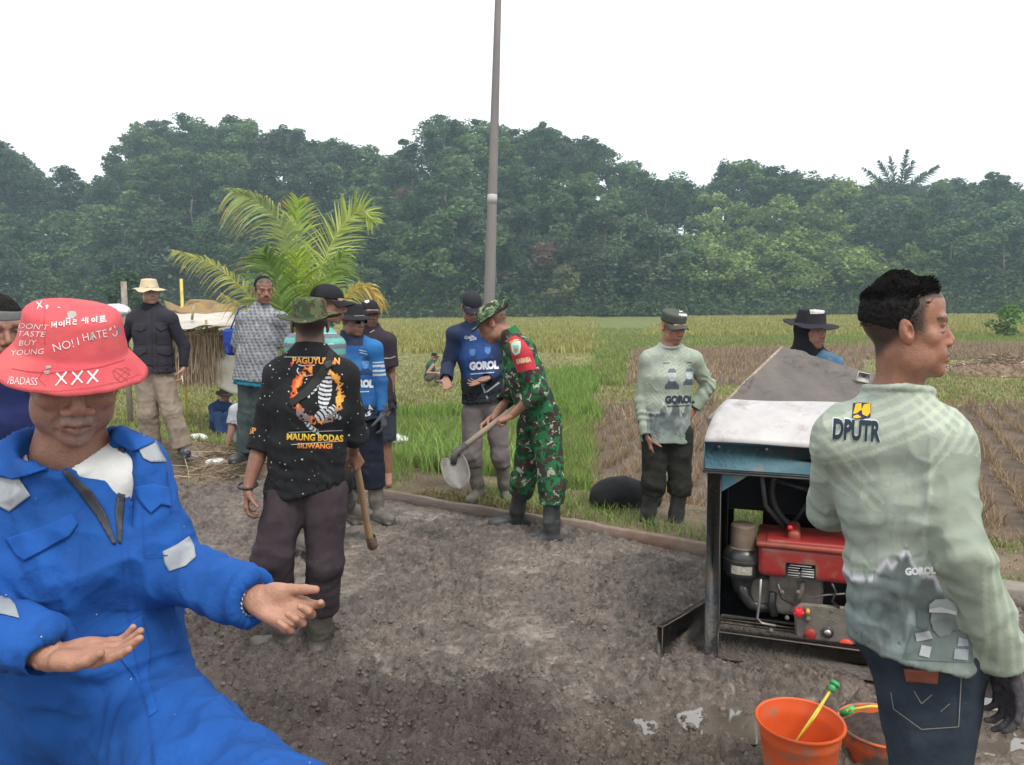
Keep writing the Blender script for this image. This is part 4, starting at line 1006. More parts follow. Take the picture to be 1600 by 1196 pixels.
        ob = mesh_np('cap_bill', s.hc + (B * q) @ s.M.T, np.array(fb), m_bill or m, s.root); ob.parent = o; ob.location = (0, 0, 0); solid(ob, .004 * q, 0)
        return o
    def hair_shell(s, m=None, top=.012, cut=None, name='hair', vox=.004, curl=.003, back=-.05, front=.052, seed=2, fr=90, side=.004):
        q = s.sc; L = [ell(s.hp(0, -.016, .037), np.array([.0765 + side, (.099 + side) * s.ysc, .083 + top]) * q, s.M, .01)]
        def clip(p):
            l = local(p, s.hc, s.M) / q; x, y, z = l.T; y = y / s.ysc
            lim = np.where(y > .03, front + .25 * (y - .03) * 0, np.where(y > -.02, np.interp(y, [-.02, .03], [-.005, front]), np.interp(y, [-.12, -.02], [back, -.005])))
            return (lim - z) * q * .7
        v, f = sdf_mesh(L, vox, clip); n = vnorm(v, f); v = v + n * (curl * (ridged(v, fr, seed) + .5 * noise(v, fr * 2, seed)))[:, None]
        return mesh_np(name, v, f, m or hair_m, s.root)
hair_m = mat('hair_black', (.012, .0105, .010), rough=.85, n_scale=90, n_amt=.4, bump=.003, b_scale=200, spec=.15)

# ------------------------------------------------------------------ prints and trim laid onto garments
class Decal:
    """2-D drawing in metres on a plane (origin o, axes ux, uy) pressed along dr onto a target mesh"""
    def __init__(s, tv, tf, o, ux, uy, dr=None, off=.0025):
        s.t = BVHTree.FromPolygons([Vector(a) for a in tv], [tuple(int(i) for i in q) for q in tf]); s.o = np.asarray(o, float); s.ux = nrm(ux); uy = np.asarray(uy, float); s.uy = nrm(uy - s.ux * np.dot(uy, s.ux))
        s.dr = nrm(np.cross(s.uy, s.ux)) if dr is None else nrm(dr); s.off = off
    def put(s, xy, faces, col, off=None, maxd=.8):
        """returns world verts, faces, colours of what landed"""
        off = s.off if off is None else off; V = np.zeros((len(xy), 3)); ok = np.zeros(len(xy), bool); D = Vector(s.dr)
        for i, (x, y) in enumerate(xy):
            p = s.o + s.ux * x + s.uy * y - s.dr * .35; h = s.t.ray_cast(Vector(p), D, maxd)
            if h[0] is not None: V[i] = np.array(h[0]) - s.dr * off; ok[i] = True
        fs = []
        for f in faces:
            f = np.asarray(f)
            if not len(f): continue
            m = ok[f].all(1)
            e = np.abs(V[f] - V[np.roll(f, 1, 1)]) @ np.abs(s.dr); fs.append(f[m & (e.max(1) < .03)])
        c = np.tile(col, (len(xy), 1)) if np.ndim(col) == 1 else np.asarray(col)
        return V, fs, c
class Print:
    def __init__(s): s.V = []; s.f3 = []; s.f4 = []; s.c = []; s.n = 0
    def add(s, V, fs, c):
        for f in fs:
            if len(f): (s.f4 if f.shape[1] == 4 else s.f3).append(f + s.n)
        s.V.append(V); s.c.append(c); s.n += len(V)
    def build(s, name, m, parent):
        F_ = [np.concatenate(x) for x in (s.f4, s.f3) if x]
        if not F_: return None
        V = np.concatenate(s.V); c = np.concatenate(s.c); used = np.zeros(len(V), bool)
        for f in F_: used[f.ravel()] = True
        mp_ = np.cumsum(used) - 1; return mesh_np(name, V[used], [mp_[f] for f in F_], m, parent, c[used])
def text2d(txt, size, bold=0.0, fine=.006, shear=0.0, space=1.0, wx=1.0):
    cu = bpy.data.curves.new('t', 'FONT'); cu.body = txt; cu.size = size; cu.offset = bold; cu.align_x = 'CENTER'; cu.align_y = 'CENTER'; cu.resolution_u = 3; cu.shear = shear; cu.space_character = space
    ob = bpy.data.objects.new('t', cu); C.objects.link(ob); me = bpy.data.meshes.new_from_object(ob.evaluated_get(bpy.context.evaluated_depsgraph_get()))
    bm = bmesh.new(); bm.from_mesh(me); bmesh.ops.triangulate(bm, faces=bm.faces)
    for _ in range(5):
        es = [e for e in bm.edges if e.calc_length() > fine]
        if not es: break
        bmesh.ops.subdivide_edges(bm, edges=es, cuts=1); bmesh.ops.triangulate(bm, faces=[f for f in bm.faces if len(f.verts) > 3])
    bm.verts.index_update(); xy = np.array([(v.co.x * wx, v.co.y) for v in bm.verts]); f = np.array([[v.index for v in q.verts] for q in bm.faces]); bm.free()
    bpy.data.objects.remove(ob); bpy.data.curves.remove(cu); bpy.data.meshes.remove(me)
    if not len(f): return np.zeros((0, 2)), []
    return xy, [f]
def poly2d(pts, fine=.008):
    bm = bmesh.new(); vs = [bm.verts.new((x, y, 0)) for x, y in pts]; bm.faces.new(vs); bmesh.ops.triangulate(bm, faces=bm.faces)
    for _ in range(6):
        es = [e for e in bm.edges if e.calc_length() > fine]
        if not es: break
        bmesh.ops.subdivide_edges(bm, edges=es, cuts=1); bmesh.ops.triangulate(bm, faces=[f for f in bm.faces if len(f.verts) > 3])
    bm.verts.index_update(); xy = np.array([(v.co.x, v.co.y) for v in bm.verts]); f = np.array([[v.index for v in q.verts] for q in bm.faces]); bm.free(); return xy, [f]
def strokes2d(paths, w):
    """pen strokes as quads"""
    XY = []; Fq = []; n = 0
    for p in paths:
        p = np.asarray(p, float)
        t = np.r_[0, np.cumsum(np.linalg.norm(np.diff(p, axis=0), axis=1))]; k = max(2, int(t[-1] / .004) + 1); tt = np.linspace(0, t[-1], k); p = np.c_[np.interp(tt, t, p[:, 0]), np.interp(tt, t, p[:, 1])]
        d = np.gradient(p, axis=0); d /= np.linalg.norm(d, axis=1)[:, None] + 1e-9; nn = np.c_[-d[:, 1], d[:, 0]] * w / 2
        XY.append(np.stack([p - nn, p + nn], 1).reshape(-1, 2)); i = np.arange(k - 1) * 2 + n; Fq.append(np.c_[i, i + 2, i + 3, i + 1]); n += 2 * k
    return np.concatenate(XY), [np.concatenate(Fq)]
def raster2d(x0, x1, y0, y1, st, fn):
    """grid of little cells; fn(xy)->(rgb, keep mask)"""
    nx_, ny_ = int((x1 - x0) / st) + 1, int((y1 - y0) / st) + 1; X, Y = np.meshgrid(np.linspace(x0, x1, nx_), np.linspace(y0, y1, ny_), indexing='ij'); xy = np.c_[X.ravel(), Y.ravel()]
    c, k = fn(xy); I = np.arange(nx_ * ny_).reshape(nx_, ny_); q = np.stack([I[:-1, :-1], I[1:, :-1], I[1:, 1:], I[:-1, 1:]], -1).reshape(-1, 4); q = q[k[q].all(1)]; return xy, [q], c
ink = mat('print_ink', attr=True, rough=.7, spec=.3, n_scale=30, n_amt=.1)
tape = mat('reflective_tape', (.27, .29, .31), rough=.5, n_scale=12, n_amt=.15, bump=.002, b_scale=40, spec=.6)
class PxD:
    """lays a drawing given in photo pixels onto the garment lying under it"""
    def __init__(s, tv, tf, off=.003, jump=.035):
        s.t = BVHTree.FromPolygons([Vector(a) for a in tv], [tuple(int(i) for i in q) for q in tf]); s.off = off; s.jump = jump; s.pr = Print(); s.o = Vector((0, 0, CZ)); s.Rm = np.array(CM.to_3x3())
    def put(s, xy, faces, col, off=None, rel=None):
        off = s.off if off is None else off; V = np.zeros((len(xy), 3)); ok = np.zeros(len(xy), bool)
        dirs = np.c_[(xy[:, 0] - W / 2) / F, -(xy[:, 1] - H / 2) / F, -np.ones(len(xy))] @ s.Rm.T; dirs /= np.linalg.norm(dirs, axis=1)[:, None]
        for i, d in enumerate(dirs):
            h = s.t.ray_cast(s.o, Vector(d))
            if h[0] is not None: V[i] = np.array(h[0]) - d * off; ok[i] = True
        fs = []
        for f in faces:
            if not len(f): continue
            m = ok[f].all(1); e = np.linalg.norm(V[f] - V[np.roll(f, 1, 1)], axis=2); fs.append(f[m & (e.max(1) < s.jump)])
        c = np.tile(col, (len(xy), 1)) if np.ndim(col) == 1 else np.asarray(col); s.pr.add(V, fs, c); return s
    def _place(s, xy, cx, cy, rot):
        a = R(rot); x, y = xy[:, 0], -xy[:, 1]; return np.c_[cx + x * math.cos(a) + y * math.sin(a), cy - x * math.sin(a) + y * math.cos(a)]
    def text(s, t, cx, cy, size, col, rot=0, bold=0, fine=2.0, off=None, shear=0, wx=1.0, space=1.0, grad=None):
        xy, f = text2d(t, size, bold, fine, shear, space, wx)
        if not len(xy): return s
        c = col
        if grad is not None: k = np.clip(xy[:, 1] / size + .5, 0, 1)[:, None]; c = np.array(col) * k + np.array(grad) * (1 - k)
        return s.put(s._place(xy, cx, cy, rot), f, c, off)
    def poly(s, pts, col, fine=4, off=None):
        xy, f = poly2d(pts, fine); return s.put(xy, f, col, off)
    def strokes(s, paths, w, col, off=None):
        xy, f = strokes_px(paths, w); return s.put(xy, f, col, off)
    def raster(s, x0, x1, y0, y1, st, fn, off=None):
        xy, f, c = raster2d(x0, x1, y0, y1, st, fn); return s.put(xy, f, c, off)
    def build(s, name, m, parent, th=None):
        o = s.pr.build(name, m, parent); s.pr = Print()
        if o is not None and th: solid(o, th, 1)
        return o
def strokes_px(paths, w, st=2.5):
    XY = []; Fq = []; n = 0
    for p in paths:
        p = np.asarray(p, float); t = np.r_[0, np.cumsum(np.linalg.norm(np.diff(p, axis=0), axis=1))]; k = max(2, int(t[-1] / st) + 1); tt = np.linspace(0, t[-1], k); p = np.c_[np.interp(tt, t, p[:, 0]), np.interp(tt, t, p[:, 1])]
        d = np.gradient(p, axis=0); d /= np.linalg.norm(d, axis=1)[:, None] + 1e-9; nn = np.c_[-d[:, 1], d[:, 0]] * w / 2
        XY.append(np.stack([p - nn, p + nn], 1).reshape(-1, 2)); i = np.arange(k - 1) * 2 + n; Fq.append(np.c_[i, i + 2, i + 3, i + 1]); n += 2 * k
    return np.concatenate(XY), [np.concatenate(Fq)]
def camo(name, cols, scale, thr, rough=.9):
    """layered blotches; cols[0] ground colour"""
    m = mat(name, cols[0], rough=rough, bump=.003, b_scale=16, b2=(.0005, 400), spec=.2); N, L = m.node_tree.nodes, m.node_tree.links; b = N['Principled BSDF']; tc = N['Texture Coordinate']
    base = b.inputs['Base Color'].links[0].from_socket
    wn_ = N.new('ShaderNodeTexNoise'); wn_.inputs['Scale'].default_value = scale * 1.7; wn_.inputs['Detail'].default_value = 3; L.new(tc.outputs['Object'], wn_.inputs['Vector'])
    for i, (c, t) in enumerate(zip(cols[1:], thr)):
        mp = N.new('ShaderNodeMapping'); mp.inputs['Location'].default_value = (i * 7.3, i * 3.1, i * 5.7); mp.inputs['Scale'].default_value = (1, 1, 1.5 - .2 * i)
        ad = N.new('ShaderNodeVectorMath'); ad.operation = 'MULTIPLY_ADD'; ad.inputs[1].default_value = (.09, .09, .09); L.new(wn_.outputs['Color'], ad.inputs[0]); L.new(tc.outputs['Object'], ad.inputs[2]); L.new(ad.outputs[0], mp.inputs[0])
        t_ = N.new('ShaderNodeTexNoise'); t_.inputs['Scale'].default_value = scale * (1 + .25 * i); t_.inputs['Detail'].default_value = 1.5; t_.inputs['Distortion'].default_value = .6; L.new(mp.outputs[0], t_.inputs['Vector'])
        g = N.new('ShaderNodeMapRange'); g.inputs[1].default_value = t; g.inputs[2].default_value = t + .008; L.new(t_.outputs[0], g.inputs[0])
        x = N.new('ShaderNodeMixRGB'); L.new(g.outputs[0], x.inputs[0]); L.new(base, x.inputs[1]); x.inputs[2].default_value = (*c, 1); base = x.outputs[0]
    L.new(base, b.inputs['Base Color']); return m
white = (.62, .62, .6)
mudc = (.17, .15, .125)
# ================================================================== man in the blue coverall
f1 = Fig('man in bright blue coverall and red bucket hat, looking down with both palms open', 1.36,
         dict(head=(113, 573, 0), neck=(112, 712, .035), pelvis=(140, 1075, .06), sA=(6, 756, .04), sB=(200, 738, .05), eA=(-70, 950, -.10), wA=(82, 1026, -.20), eB=(262, 896, .03), wB=(398, 936, -.08),
              hA=(75, 1120, .06), kA=(60, 1520, .02), fA=(60, 1880, .1), hB=(215, 1110, .04), kB=(418, 1300, -.32), fB=(420, 1600, -.15)), 0, 34, 19, 3, sc=1.0, skin=(.31, .16, .108))
f1.info('coverall')
J = f1.J
h1 = hand_prims(J['wA'] + (.012, 0, .0), (1, -.10, .14), (-.12, -.12, 1), 1, .88, (.16, .2, .24, .30), .5, .03, tdir=(.9, -.42, .05))
h2 = hand_prims(J['wB'] + (.01, -.005, .0), (.9, -.22, -.30), (.22, -.85, .5), -1, .84, (.5, .85, 1.0, 1.1), .15, .10, tdir=(.93, -.2, .12))
f1.body(.0024, age=2.0, opts=dict(mous=.5, beard=.3, goat=.12, mc=(.36, .33, .30), brow=.5, lip=(.8, .6, .6), handtone=1.2), hands=(h1, h2), closed=True, jaw=1.0, hv=.0021, neck_r=.052, bare=[(J['eA'] * .3 + J['wA'] * .7, J['wA'], .03, .024), (J['eB'] * .3 + J['wB'] * .7, J['wB'], .029, .022)])
blue = cloth('coverall_blue', (.010, .072, .285), n_amt=.16, bump=.007, b_scale=13, b2=(.0005, 500), spots=((.45, .45, .45), 42, .055), rough=.85)
tee = cloth('white_tee', (.62, .62, .6), bump=.004)
f1.top('undershirt', tee, vox=.004, loose=.76, hem=-.16, sleeves=(0, 0), amp=.003, seed=3, neckr=.062, shoulder=.034, up=.0)
ext = []
P_, q_ = J['pelvis'], 1.0
for h, k, a in (('hA', 'kA', 'fA'), ('hB', 'kB', 'fB')):
    ext += [cone(P_, J[h], .108, .10, .04), cone(J[h], J[k], .105, .088, .04), cone(J[k], J[a], .088, .075, .04)]
ext.append(econe(J['neck'] * .25 + P_ * .75, P_, (.155, .12), (.165, .125), f1.u, .04))
def torso_clip_v(sub_list):
    return sub_list
vcut = [econe(A(112, 655, 1.27), A(177, 838, 1.27), (.095, .13), (.010, .10), f1.u, .008, 'sub')]
o = f1.top('coverall', blue, nohem=True, flare=1.0, vox=.0042, loose=1.05, hem=-.06, sleeves=(.985, .985), amp=.016, seed=21, extra=ext + vcut, collar='none', cuff=.0295, neckr=.078, shoulder=.054, armr=1.04,
           foci=[(J['pelvis'] + (.1, -.08, .02), nrm((1, 0, .6)), .2, .007), (J['kB'], nrm(J['kB'] - J['hB']), .25, .006), (J['wB'] * .7 + J['eB'] * .3, nrm(J['wB'] - J['eB']), .12, .008), (J['wA'] * .6 + J['eA'] * .4, nrm(J['wA'] - J['eA']), .12, .008), (J['sB'] + (-.03, -.05, -.12), nrm((-.7, 0, 1)), .12, .005), (J['sA'] + (.06, -.05, -.12), nrm((.7, 0, 1)), .12, .005)])
px = PxD(*f1.topv, off=.006)
blue2 = mat('coverall_trim', (.011, .080, .32), rough=.85, n_scale=9, n_amt=.15, bump=.003, b_scale=20, b2=(.0005, 500), spec=.25)
px.poly([(44, 640), (20, 668), (-6, 700), (-4, 742), (20, 750), (88, 730), (76, 712), (62, 682), (52, 655)], (0, 0, 0), 5, .011); px.build('collar', blue2, f1.root, .004)
px.poly([(166, 648), (196, 652), (226, 664), (243, 690), (205, 706), (181, 693), (158, 668)], (0, 0, 0), 5, .011); px.build('collar', blue2, f1.root, .004)
px.poly([(207, 762), (240, 756), (266, 762), (270, 792), (252, 788), (236, 802), (226, 792), (214, 778)], (0, 0, 0), 5, .006); px.build('pocket_flap', blue2, f1.root, .003)
px.poly([(8, 842), (60, 825), (113, 802), (122, 818), (108, 838), (36, 877), (24, 868)], (0, 0, 0), 5, .006); px.build('pocket_flap', blue2, f1.root, .003)
px.poly([(166, 995), (222, 962), (236, 1010), (232, 1062), (246, 1110), (232, 1120), (212, 1060), (172, 1010)], (0, 0, 0), 6, .003); px.build('fly_placket', blue2, f1.root, .002)
px.poly([(184, 700), (194, 697), (196, 770), (190, 850), (184, 846), (180, 800), (186, 760)], (0, 0, 0), 5, .004); px.build('zip_placket', mat('zip_dark', (.02, .022, .03), rough=.6), f1.root, .003)
px.poly([(88, 727), (100, 728), (140, 765), (166, 805), (182, 850), (176, 850), (150, 806), (120, 766)], (0, 0, 0), 5, .004); px.build('zip_placket', MATS['zip_dark'], f1.root, .003)
px.strokes([[(190, 852), (200, 960), (206, 1000)], [(200, 852), (214, 950)], [(30, 880), (60, 930), (120, 912), (124, 850)], [(222, 800), (226, 868), (262, 868)], [(262, 735), (268, 800)], [(160, 1000), (60, 1015)], [(206, 1000), (232, 1120), (238, 1196)]], 1.6, (0, 0, 0)); px.build('seam_stitching', mat('blue_seam', (.006, .05, .27), rough=.9), f1.root)
for pts in ([(-5, 745), (12, 748), (28, 746), (47, 775), (14, 800), (-5, 790)], [(216, 700), (244, 688), (252, 706), (262, 722), (236, 722), (224, 716)], [(186, 654), (214, 658), (234, 676), (243, 690), (228, 684), (208, 664)],
            [(254, 862), (278, 850), (296, 838), (303, 850), (306, 870), (290, 884), (264, 893), (257, 882)], [(-6, 925), (12, 930), (24, 945), (30, 965), (8, 960), (-6, 958)]):
    px.poly(pts, (1, 1, 1), 5, .004); px.build('reflective_patch', tape, f1.root, .001)
# wrist watch
wa = J['wB']; wd = nrm(J['wB'] - J['eB']); mb = MB()
for i in range(22):
    t = i / 22 * 2 * math.pi; u_ = nrm(np.cross(wd, (0, 0, 1))); v_ = np.cross(wd, u_); c_ = wa + wd * -.004 + (u_ * math.cos(t) + v_ * math.sin(t)) * .0290; rad = u_ * math.cos(t) + v_ * math.sin(t)
    mb.box(c_, (.0078, .013, .003), np.stack([np.cross(rad, wd), wd, rad], 1), bev=.001)
mb.build('wristwatch', mat('steel', (.55, .55, .52), rough=.3, metal=1), f1.root)
# bucket hat with handwriting
red = mat('hat_red', (.56, .085, .10), rough=.9, n_scale=7, n_col=(.66, .14, .14), n_amt=.8, bump=.0035, b_scale=18, b2=(.0005, 700), spec=.2)
f1.brim_hat('bucket_hat', red, crown_r=.098, crown_h=.072, top_r=.083, brim=.032, drop=.042, z0=.036, tilt=-6, wob=.005, flat=.05, seed=11, th=.003, yoff=-.004, seg=120)
hx_ = PxD(*f1.hat_np, off=.0016, jump=.02)
hw = (.72, .62, .62)
def hand_text(t, cx, cy, s_, rot, **k): hx_.text(t, cx, cy, s_, hw, rot, bold=-.1, fine=2, **k)
hand_text("DON'T", 51, 511, 12, -4, shear=.2, wx=1.25); hand_text('TASTE', 48, 522.5, 12, -2, shear=.2, wx=1.3); hand_text('BUY', 42, 536.5, 12, 2, shear=.2, wx=1.25); hand_text('YOUNG', 42, 551, 12, 3, shear=.2, wx=1.2)
hx_.strokes([[(57, 472), (66, 481)], [(65, 470), (58, 483)], [(72, 477), (73, 483)], [(72, 477), (76, 478), (73, 481)], [(90, 480), (94, 481)]], 1.5, hw)
K = lambda pts, ox, oy: [(ox + a, oy + b) for a, b in pts]
# upside down hangul-like row of pen marks
for ox, oy, gl in ((81, 503, [[(0, 0), (0, 9)], [(4, 1), (4, 8)], [(0, 5), (4, 5)], [(7, -1), (7, 10)], [(4, 4), (7, 4)]]), (92, 502, [[(0, 4), (2, 1), (5, 2), (5, 6), (2, 7), (0, 4)], [(8, -1), (8, 9)]]), (104, 500, [[(0, 0), (0, 8)], [(5, 0), (5, 8)], [(0, 4), (5, 4)], [(-1, -2), (6, -2)]]),
                   (114, 499, [[(0, 1), (5, 1), (5, 4), (0, 4), (0, 8), (6, 8)]]), (127, 497, [[(0, 4), (7, 4)], [(3, 4), (3, 0)], [(7, -1), (7, 9)], [(10, -1), (10, 9)]]), (143, 496, [[(0, 4), (2, 1), (5, 2), (5, 6), (2, 7), (0, 4)], [(8, -2), (8, 8)]]), (156, 495, [[(0, 0), (8, -1)], [(1, 3), (8, 2)], [(1, 0), (1, 6)], [(1, 6), (9, 5)], [(-1, 9), (11, 7)]])):
    hx_.strokes([K(g_, ox, oy) for g_ in gl], 1.7, hw)
hand_text('NO!', 99, 541, 18, 14, wx=1.05); hand_text('I', 122, 534, 18, 12); hand_text('HATE', 148, 525, 17.5, 11, wx=.92)
hx_.strokes([[(171, 513), (174, 516)], [(174, 512), (171, 517)], [(178, 509), (180, 513)], [(176, 522), (179, 526), (183, 523), (183, 517)]], 1.4, hw)
hand_text('/BADASS', 35, 596, 17, -3, wx=.72, shear=.1)
for ox in (96, 121, 145): hx_.strokes([[(ox - 8, 580 + (145 - ox) * .06), (ox + 8, 597 + (145 - ox) * .06)], [(ox + 8, 578 + (145 - ox) * .06), (ox - 9, 600 + (145 - ox) * .06)]], 2.8, hw)
hx_.build('pen_writing', ink, f1.hat_o).location = (0, 0, 0)
for pts, c_ in (([(105, 489), (110, 486), (118, 487), (120, 493), (114, 498), (107, 497)], (.33, .33, .31)), ([(71, 572), (79, 571), (80, 575), (72, 577)], (.3, .3, .28)), ([(68, 580), (77, 579), (78, 584), (70, 585)], (.3, .3, .28)), ([(141, 521), (147, 519), (146, 533), (142, 531)], (.3, .33, .3)), ([(184, 512), (187, 514), (186, 523), (184, 520)], (.06, .2, .3))):
    hx_.poly(pts, c_, 2)
hx_.strokes([[(70, 540), (68, 500), (71, 478)]], 1.0, (.42, .05, .07))
hx_.strokes([[(68, 578), (60, 592), (72, 604)], [(176, 580), (182, 575), (190, 577), (196, 574), (203, 577), (200, 588), (190, 598), (180, 590), (176, 580)], [(178, 578), (200, 596)], [(200, 577), (182, 594)], [(186, 576), (204, 586)]], .7, (.33, .06, .07))
hx_.strokes([[(18, 576), (45, 581), (80, 583), (120, 580), (160, 573), (196, 562)]], 1.0, (.36, .04, .055))
hx_.strokes([[(2, 602), (45, 610), (90, 611), (140, 606), (190, 596), (220, 584)]], .6, (.42, .05, .07))
hx_.build('pen_doodles', ink, f1.hat_o).location = (0, 0, 0)
# ================================================================== man in the sage road-works shirt
f16 = Fig('man with curly black hair in pale sage DPUTR shirt beside the mixer', 1.82,
          dict(head=(1415, 514, 0), neck=(1402, 630, .02), pelvis=(1424, 975, .02), sA=(1315, 684, .05), sB=(1468, 692, -.04), eA=(1296, 796, .22), wA=(1345, 720, .36), eB=(1507, 868, -.13), wB=(1568, 1036, -.06),
               hA=(1412, 1000, .05), kA=(1455, 1270, .02), fA=(1440, 1520, .02), hB=(1482, 1010, .0), kB=(1455, 1280, .02), fB=(1470, 1520, .0)), 150, 69, -4, 1, sc=.98, skin=(.30, .145, .092))
f16.info('sage'); J = f16.J
hL = hand_prims(J['wA'], (-.2, .9, -.1), (0, 0, -1), 1, .95, (.2,) * 4)
f16.ysc = .88
f16.body(.0025, dict(mous=.85, hairline=.066, fade=.95, gaze=0, brow=1.0), (hL,), jaw=1.0, nose=.97, hat=None, neck_r=.055)
def sage_cols(cx, cz, wx, top, bot, seed, band=.55):
    def fn(v):
        z = (v[:, 2] - bot) / (top - bot); x = (v[:, 0] - cx) / wx; b = np.array([.275, .32, .255])
        c = np.tile(b, (len(v), 1)) * (1 + .06 * fbm(v, 6, 3, seed))[:, None]
        p2 = np.c_[v[:, 0], v[:, 2]]
        for k, (an, ph) in enumerate(((55, 0), (-50, 3), (28, 5))):
            d = np.array([math.cos(R(an)), math.sin(R(an))]); q = p2 @ np.array([-d[1], d[0]]); r = p2 @ d
            ms = (noise(np.c_[r * 5, q * 8 + ph], 1, seed + k) > .34); st = (np.sin(q * 2 * math.pi / .022) > .2); c[ms & st] = c[ms & st] * .5 + np.array([.44, .5, .37]) * .5
        dk = sstep(band - .03, band + .02, 1 - z + .10 * noise(np.c_[x * 4, z * 3], 1, seed + 9) + .03 * noise(np.c_[x * 14, z * 6], 1, seed + 12))
        blob = fbm(np.c_[x * 6, z * 9], 1, 4, seed + 20); pic = np.array([.10, .125, .12])[None] * (1 + 1.2 * sstep(-.1, .6, blob))[:, None] + .10 * sstep(.25, .55, fbm(np.c_[x * 3, z * 8], 1, 3, seed + 31))[:, None]
        pic = pic * (1 - sstep(.82, 1.0, 1 - z))[:, None] + np.array([.24, .29, .25]) * sstep(.82, 1.0, 1 - z)[:, None]
        c = c * (1 - dk[:, None]) + pic * dk[:, None]
        edge = np.exp(-((dk - .45) / .3) ** 2) * (np.abs(noise(np.c_[x * 9, z * 16], 1, seed + 40)) > .12)
        return c * (1 - .85 * edge[:, None]) + np.array([.62, .6, .68]) * .85 * edge[:, None]
    return fn
shm = cloth('jersey', (1, 1, 1), attr=True, n_scale=8, n_amt=.05, bump=.004, b_scale=10, b2=(.0004, 600), rough=.75, spec=.35)
pv = J['pelvis']; base_fn = sage_cols(pv[0], 0, .17, J['neck'][2], pv[2] - .12, 3, .57)
def sage16(v):
    c = base_fn(v); a0, a1 = J['sB'], J['eB']; a2 = J['wB']; dseg = lambda p_, q_: np.linalg.norm((v - p_) - np.clip(((v - p_) @ (q_ - p_)) / np.dot(q_ - p_, q_ - p_), 0, 1)[:, None] * (q_ - p_), axis=1); arm = (np.minimum(dseg(a0 + (a1 - a0) * .25, a1), dseg(a1, a2)) < .072); a_ = np.array([.27, .31, .25]) * (1 + .1 * fbm(v, 8, 3, 6))[:, None]
    p2 = np.c_[v[:, 0], v[:, 2]]; q = p2 @ np.array([.97, .25]); st = (np.sin(q * 2 * math.pi / .026) > .3) & (noise(p2, 7, 8) > .05); a_[st] = a_[st] * .6 + np.array([.42, .48, .36]) * .4
    c[arm] = a_[arm]; return c
f16.top('shirt', shm, wsc=.87, vox=.0045, loose=.97, hem=.065, sleeves=(.95, .97), amp=.011, seed=31, colf=sage16, cuff=.045, neckr=.066, shoulder=.060, armr=1.03, hem_n=nrm((-.16, 0, -1)),
        foci=[(J['sB'] + (-.01, 0, -.13), nrm((-.5, 0, 1)), .12, .006), (pv + (-.14, 0, .08), nrm((.2, 0, 1)), .16, .008), (pv + (.05, 0, .1), nrm((.5, 0, 1)), .16, .004), (J['wB'], nrm(J['wB'] - J['eB']), .12, .007)])
denim = mat('denim', (.018, .027, .042), rough=.9, n_scale=12, n_col=(.05, .065, .08), n_amt=.55, bump=.004, b_scale=18, b2=(.0006, 500), spots=((.35, .36, .36), 60, .04), spec=.2)
f16.legs('jeans', denim, vox=.007, loose=1.02, amp=.006, seed=12)
px = PxD(*f16.topv, off=.002)
px.text('DPUTR', 1337, 673, 44, (.55, .58, .55), -3.5, bold=2.6, fine=3, wx=.54, off=.0015); px.text('DPUTR', 1337.5, 674, 43, (.012, .028, .042), -3.5, bold=1.7, fine=3, wx=.54, off=.0035)
px.poly([(1333, 630), (1345, 629), (1361, 630), (1360, 652), (1348, 656), (1331, 654)], (.02, .03, .09), 3, .002)
for pts in ([(1337, 631), (1346, 630), (1346, 640), (1339, 646), (1333, 647)], [(1350, 632), (1360, 630), (1360, 645), (1355, 651), (1348, 648), (1346, 640)], [(1334, 650), (1340, 648), (1346, 652), (1340, 654), (1333, 653)]): px.poly(pts, (.72, .42, .02), 2.5, .004)
px.text('GOROL', 1438, 893, 15, (.62, .64, .62), 3, bold=.9, fine=3, wx=.9, off=.011)
# printed grey figure in cap and vest on the shirt tail
for pts, c_ in (([(1424, 990), (1432, 985), (1455, 988), (1470, 1000), (1495, 986), (1512, 992), (1520, 1010), (1520, 1036), (1410, 1030)], (.13, .16, .15)), ([(1430, 990), (1452, 986), (1458, 998), (1432, 1003)], (.34, .36, .37)), ([(1440, 1008), (1456, 1011), (1452, 1028), (1436, 1024)], (.4, .42, .42)), ([(1498, 996), (1512, 1000), (1514, 1010), (1496, 1010)], (.27, .30, .32)), ([(1492, 1014), (1514, 1015), (1512, 1032), (1490, 1030)], (.27, .30, .32)),
                ([(1456, 956), (1490, 956), (1494, 975), (1484, 992), (1468, 996), (1458, 984), (1454, 970)], (.15, .18, .17)), ([(1452, 956), (1452, 945), (1462, 937), (1480, 936), (1494, 944), (1498, 958), (1490, 956), (1478, 952), (1462, 952)], (.3, .34, .33)), ([(1452, 952), (1470, 949), (1494, 956), (1496, 962), (1480, 958), (1452, 957)], (.5, .52, .52)), ([(1432, 950), (1452, 952), (1450, 984), (1432, 982)], (.08, .1, .1))): px.poly(pts, c_, 4, .0028 if c_[0] in (.13, .08) else .0055 if c_[0] != .5 else .0075)
px.text('2', 1447, 1017, 15, (.1, .12, .13), 80, bold=.3, fine=2, off=.004)
px.build('shirt_print', ink, f16.top_o).location = (0, 0, 0)
lx = PxD(*f16.legv, off=.004)
lx.poly([(1412, 1046), (1440, 1048), (1467, 1050), (1465, 1070), (1440, 1068), (1415, 1066)], (.23, .075, .045), 5); lx.build('leather_label', ink, f16.root, .002)
lx.strokes([[(1392, 1082), (1396, 1108), (1440, 1140), (1498, 1136), (1502, 1060)], [(1428, 1080), (1440, 1100), (1456, 1086)], [(1470, 1112), (1484, 1100)]], 1.4, (.22, .21, .17)); lx.build('pocket_stitching', ink, f16.root)
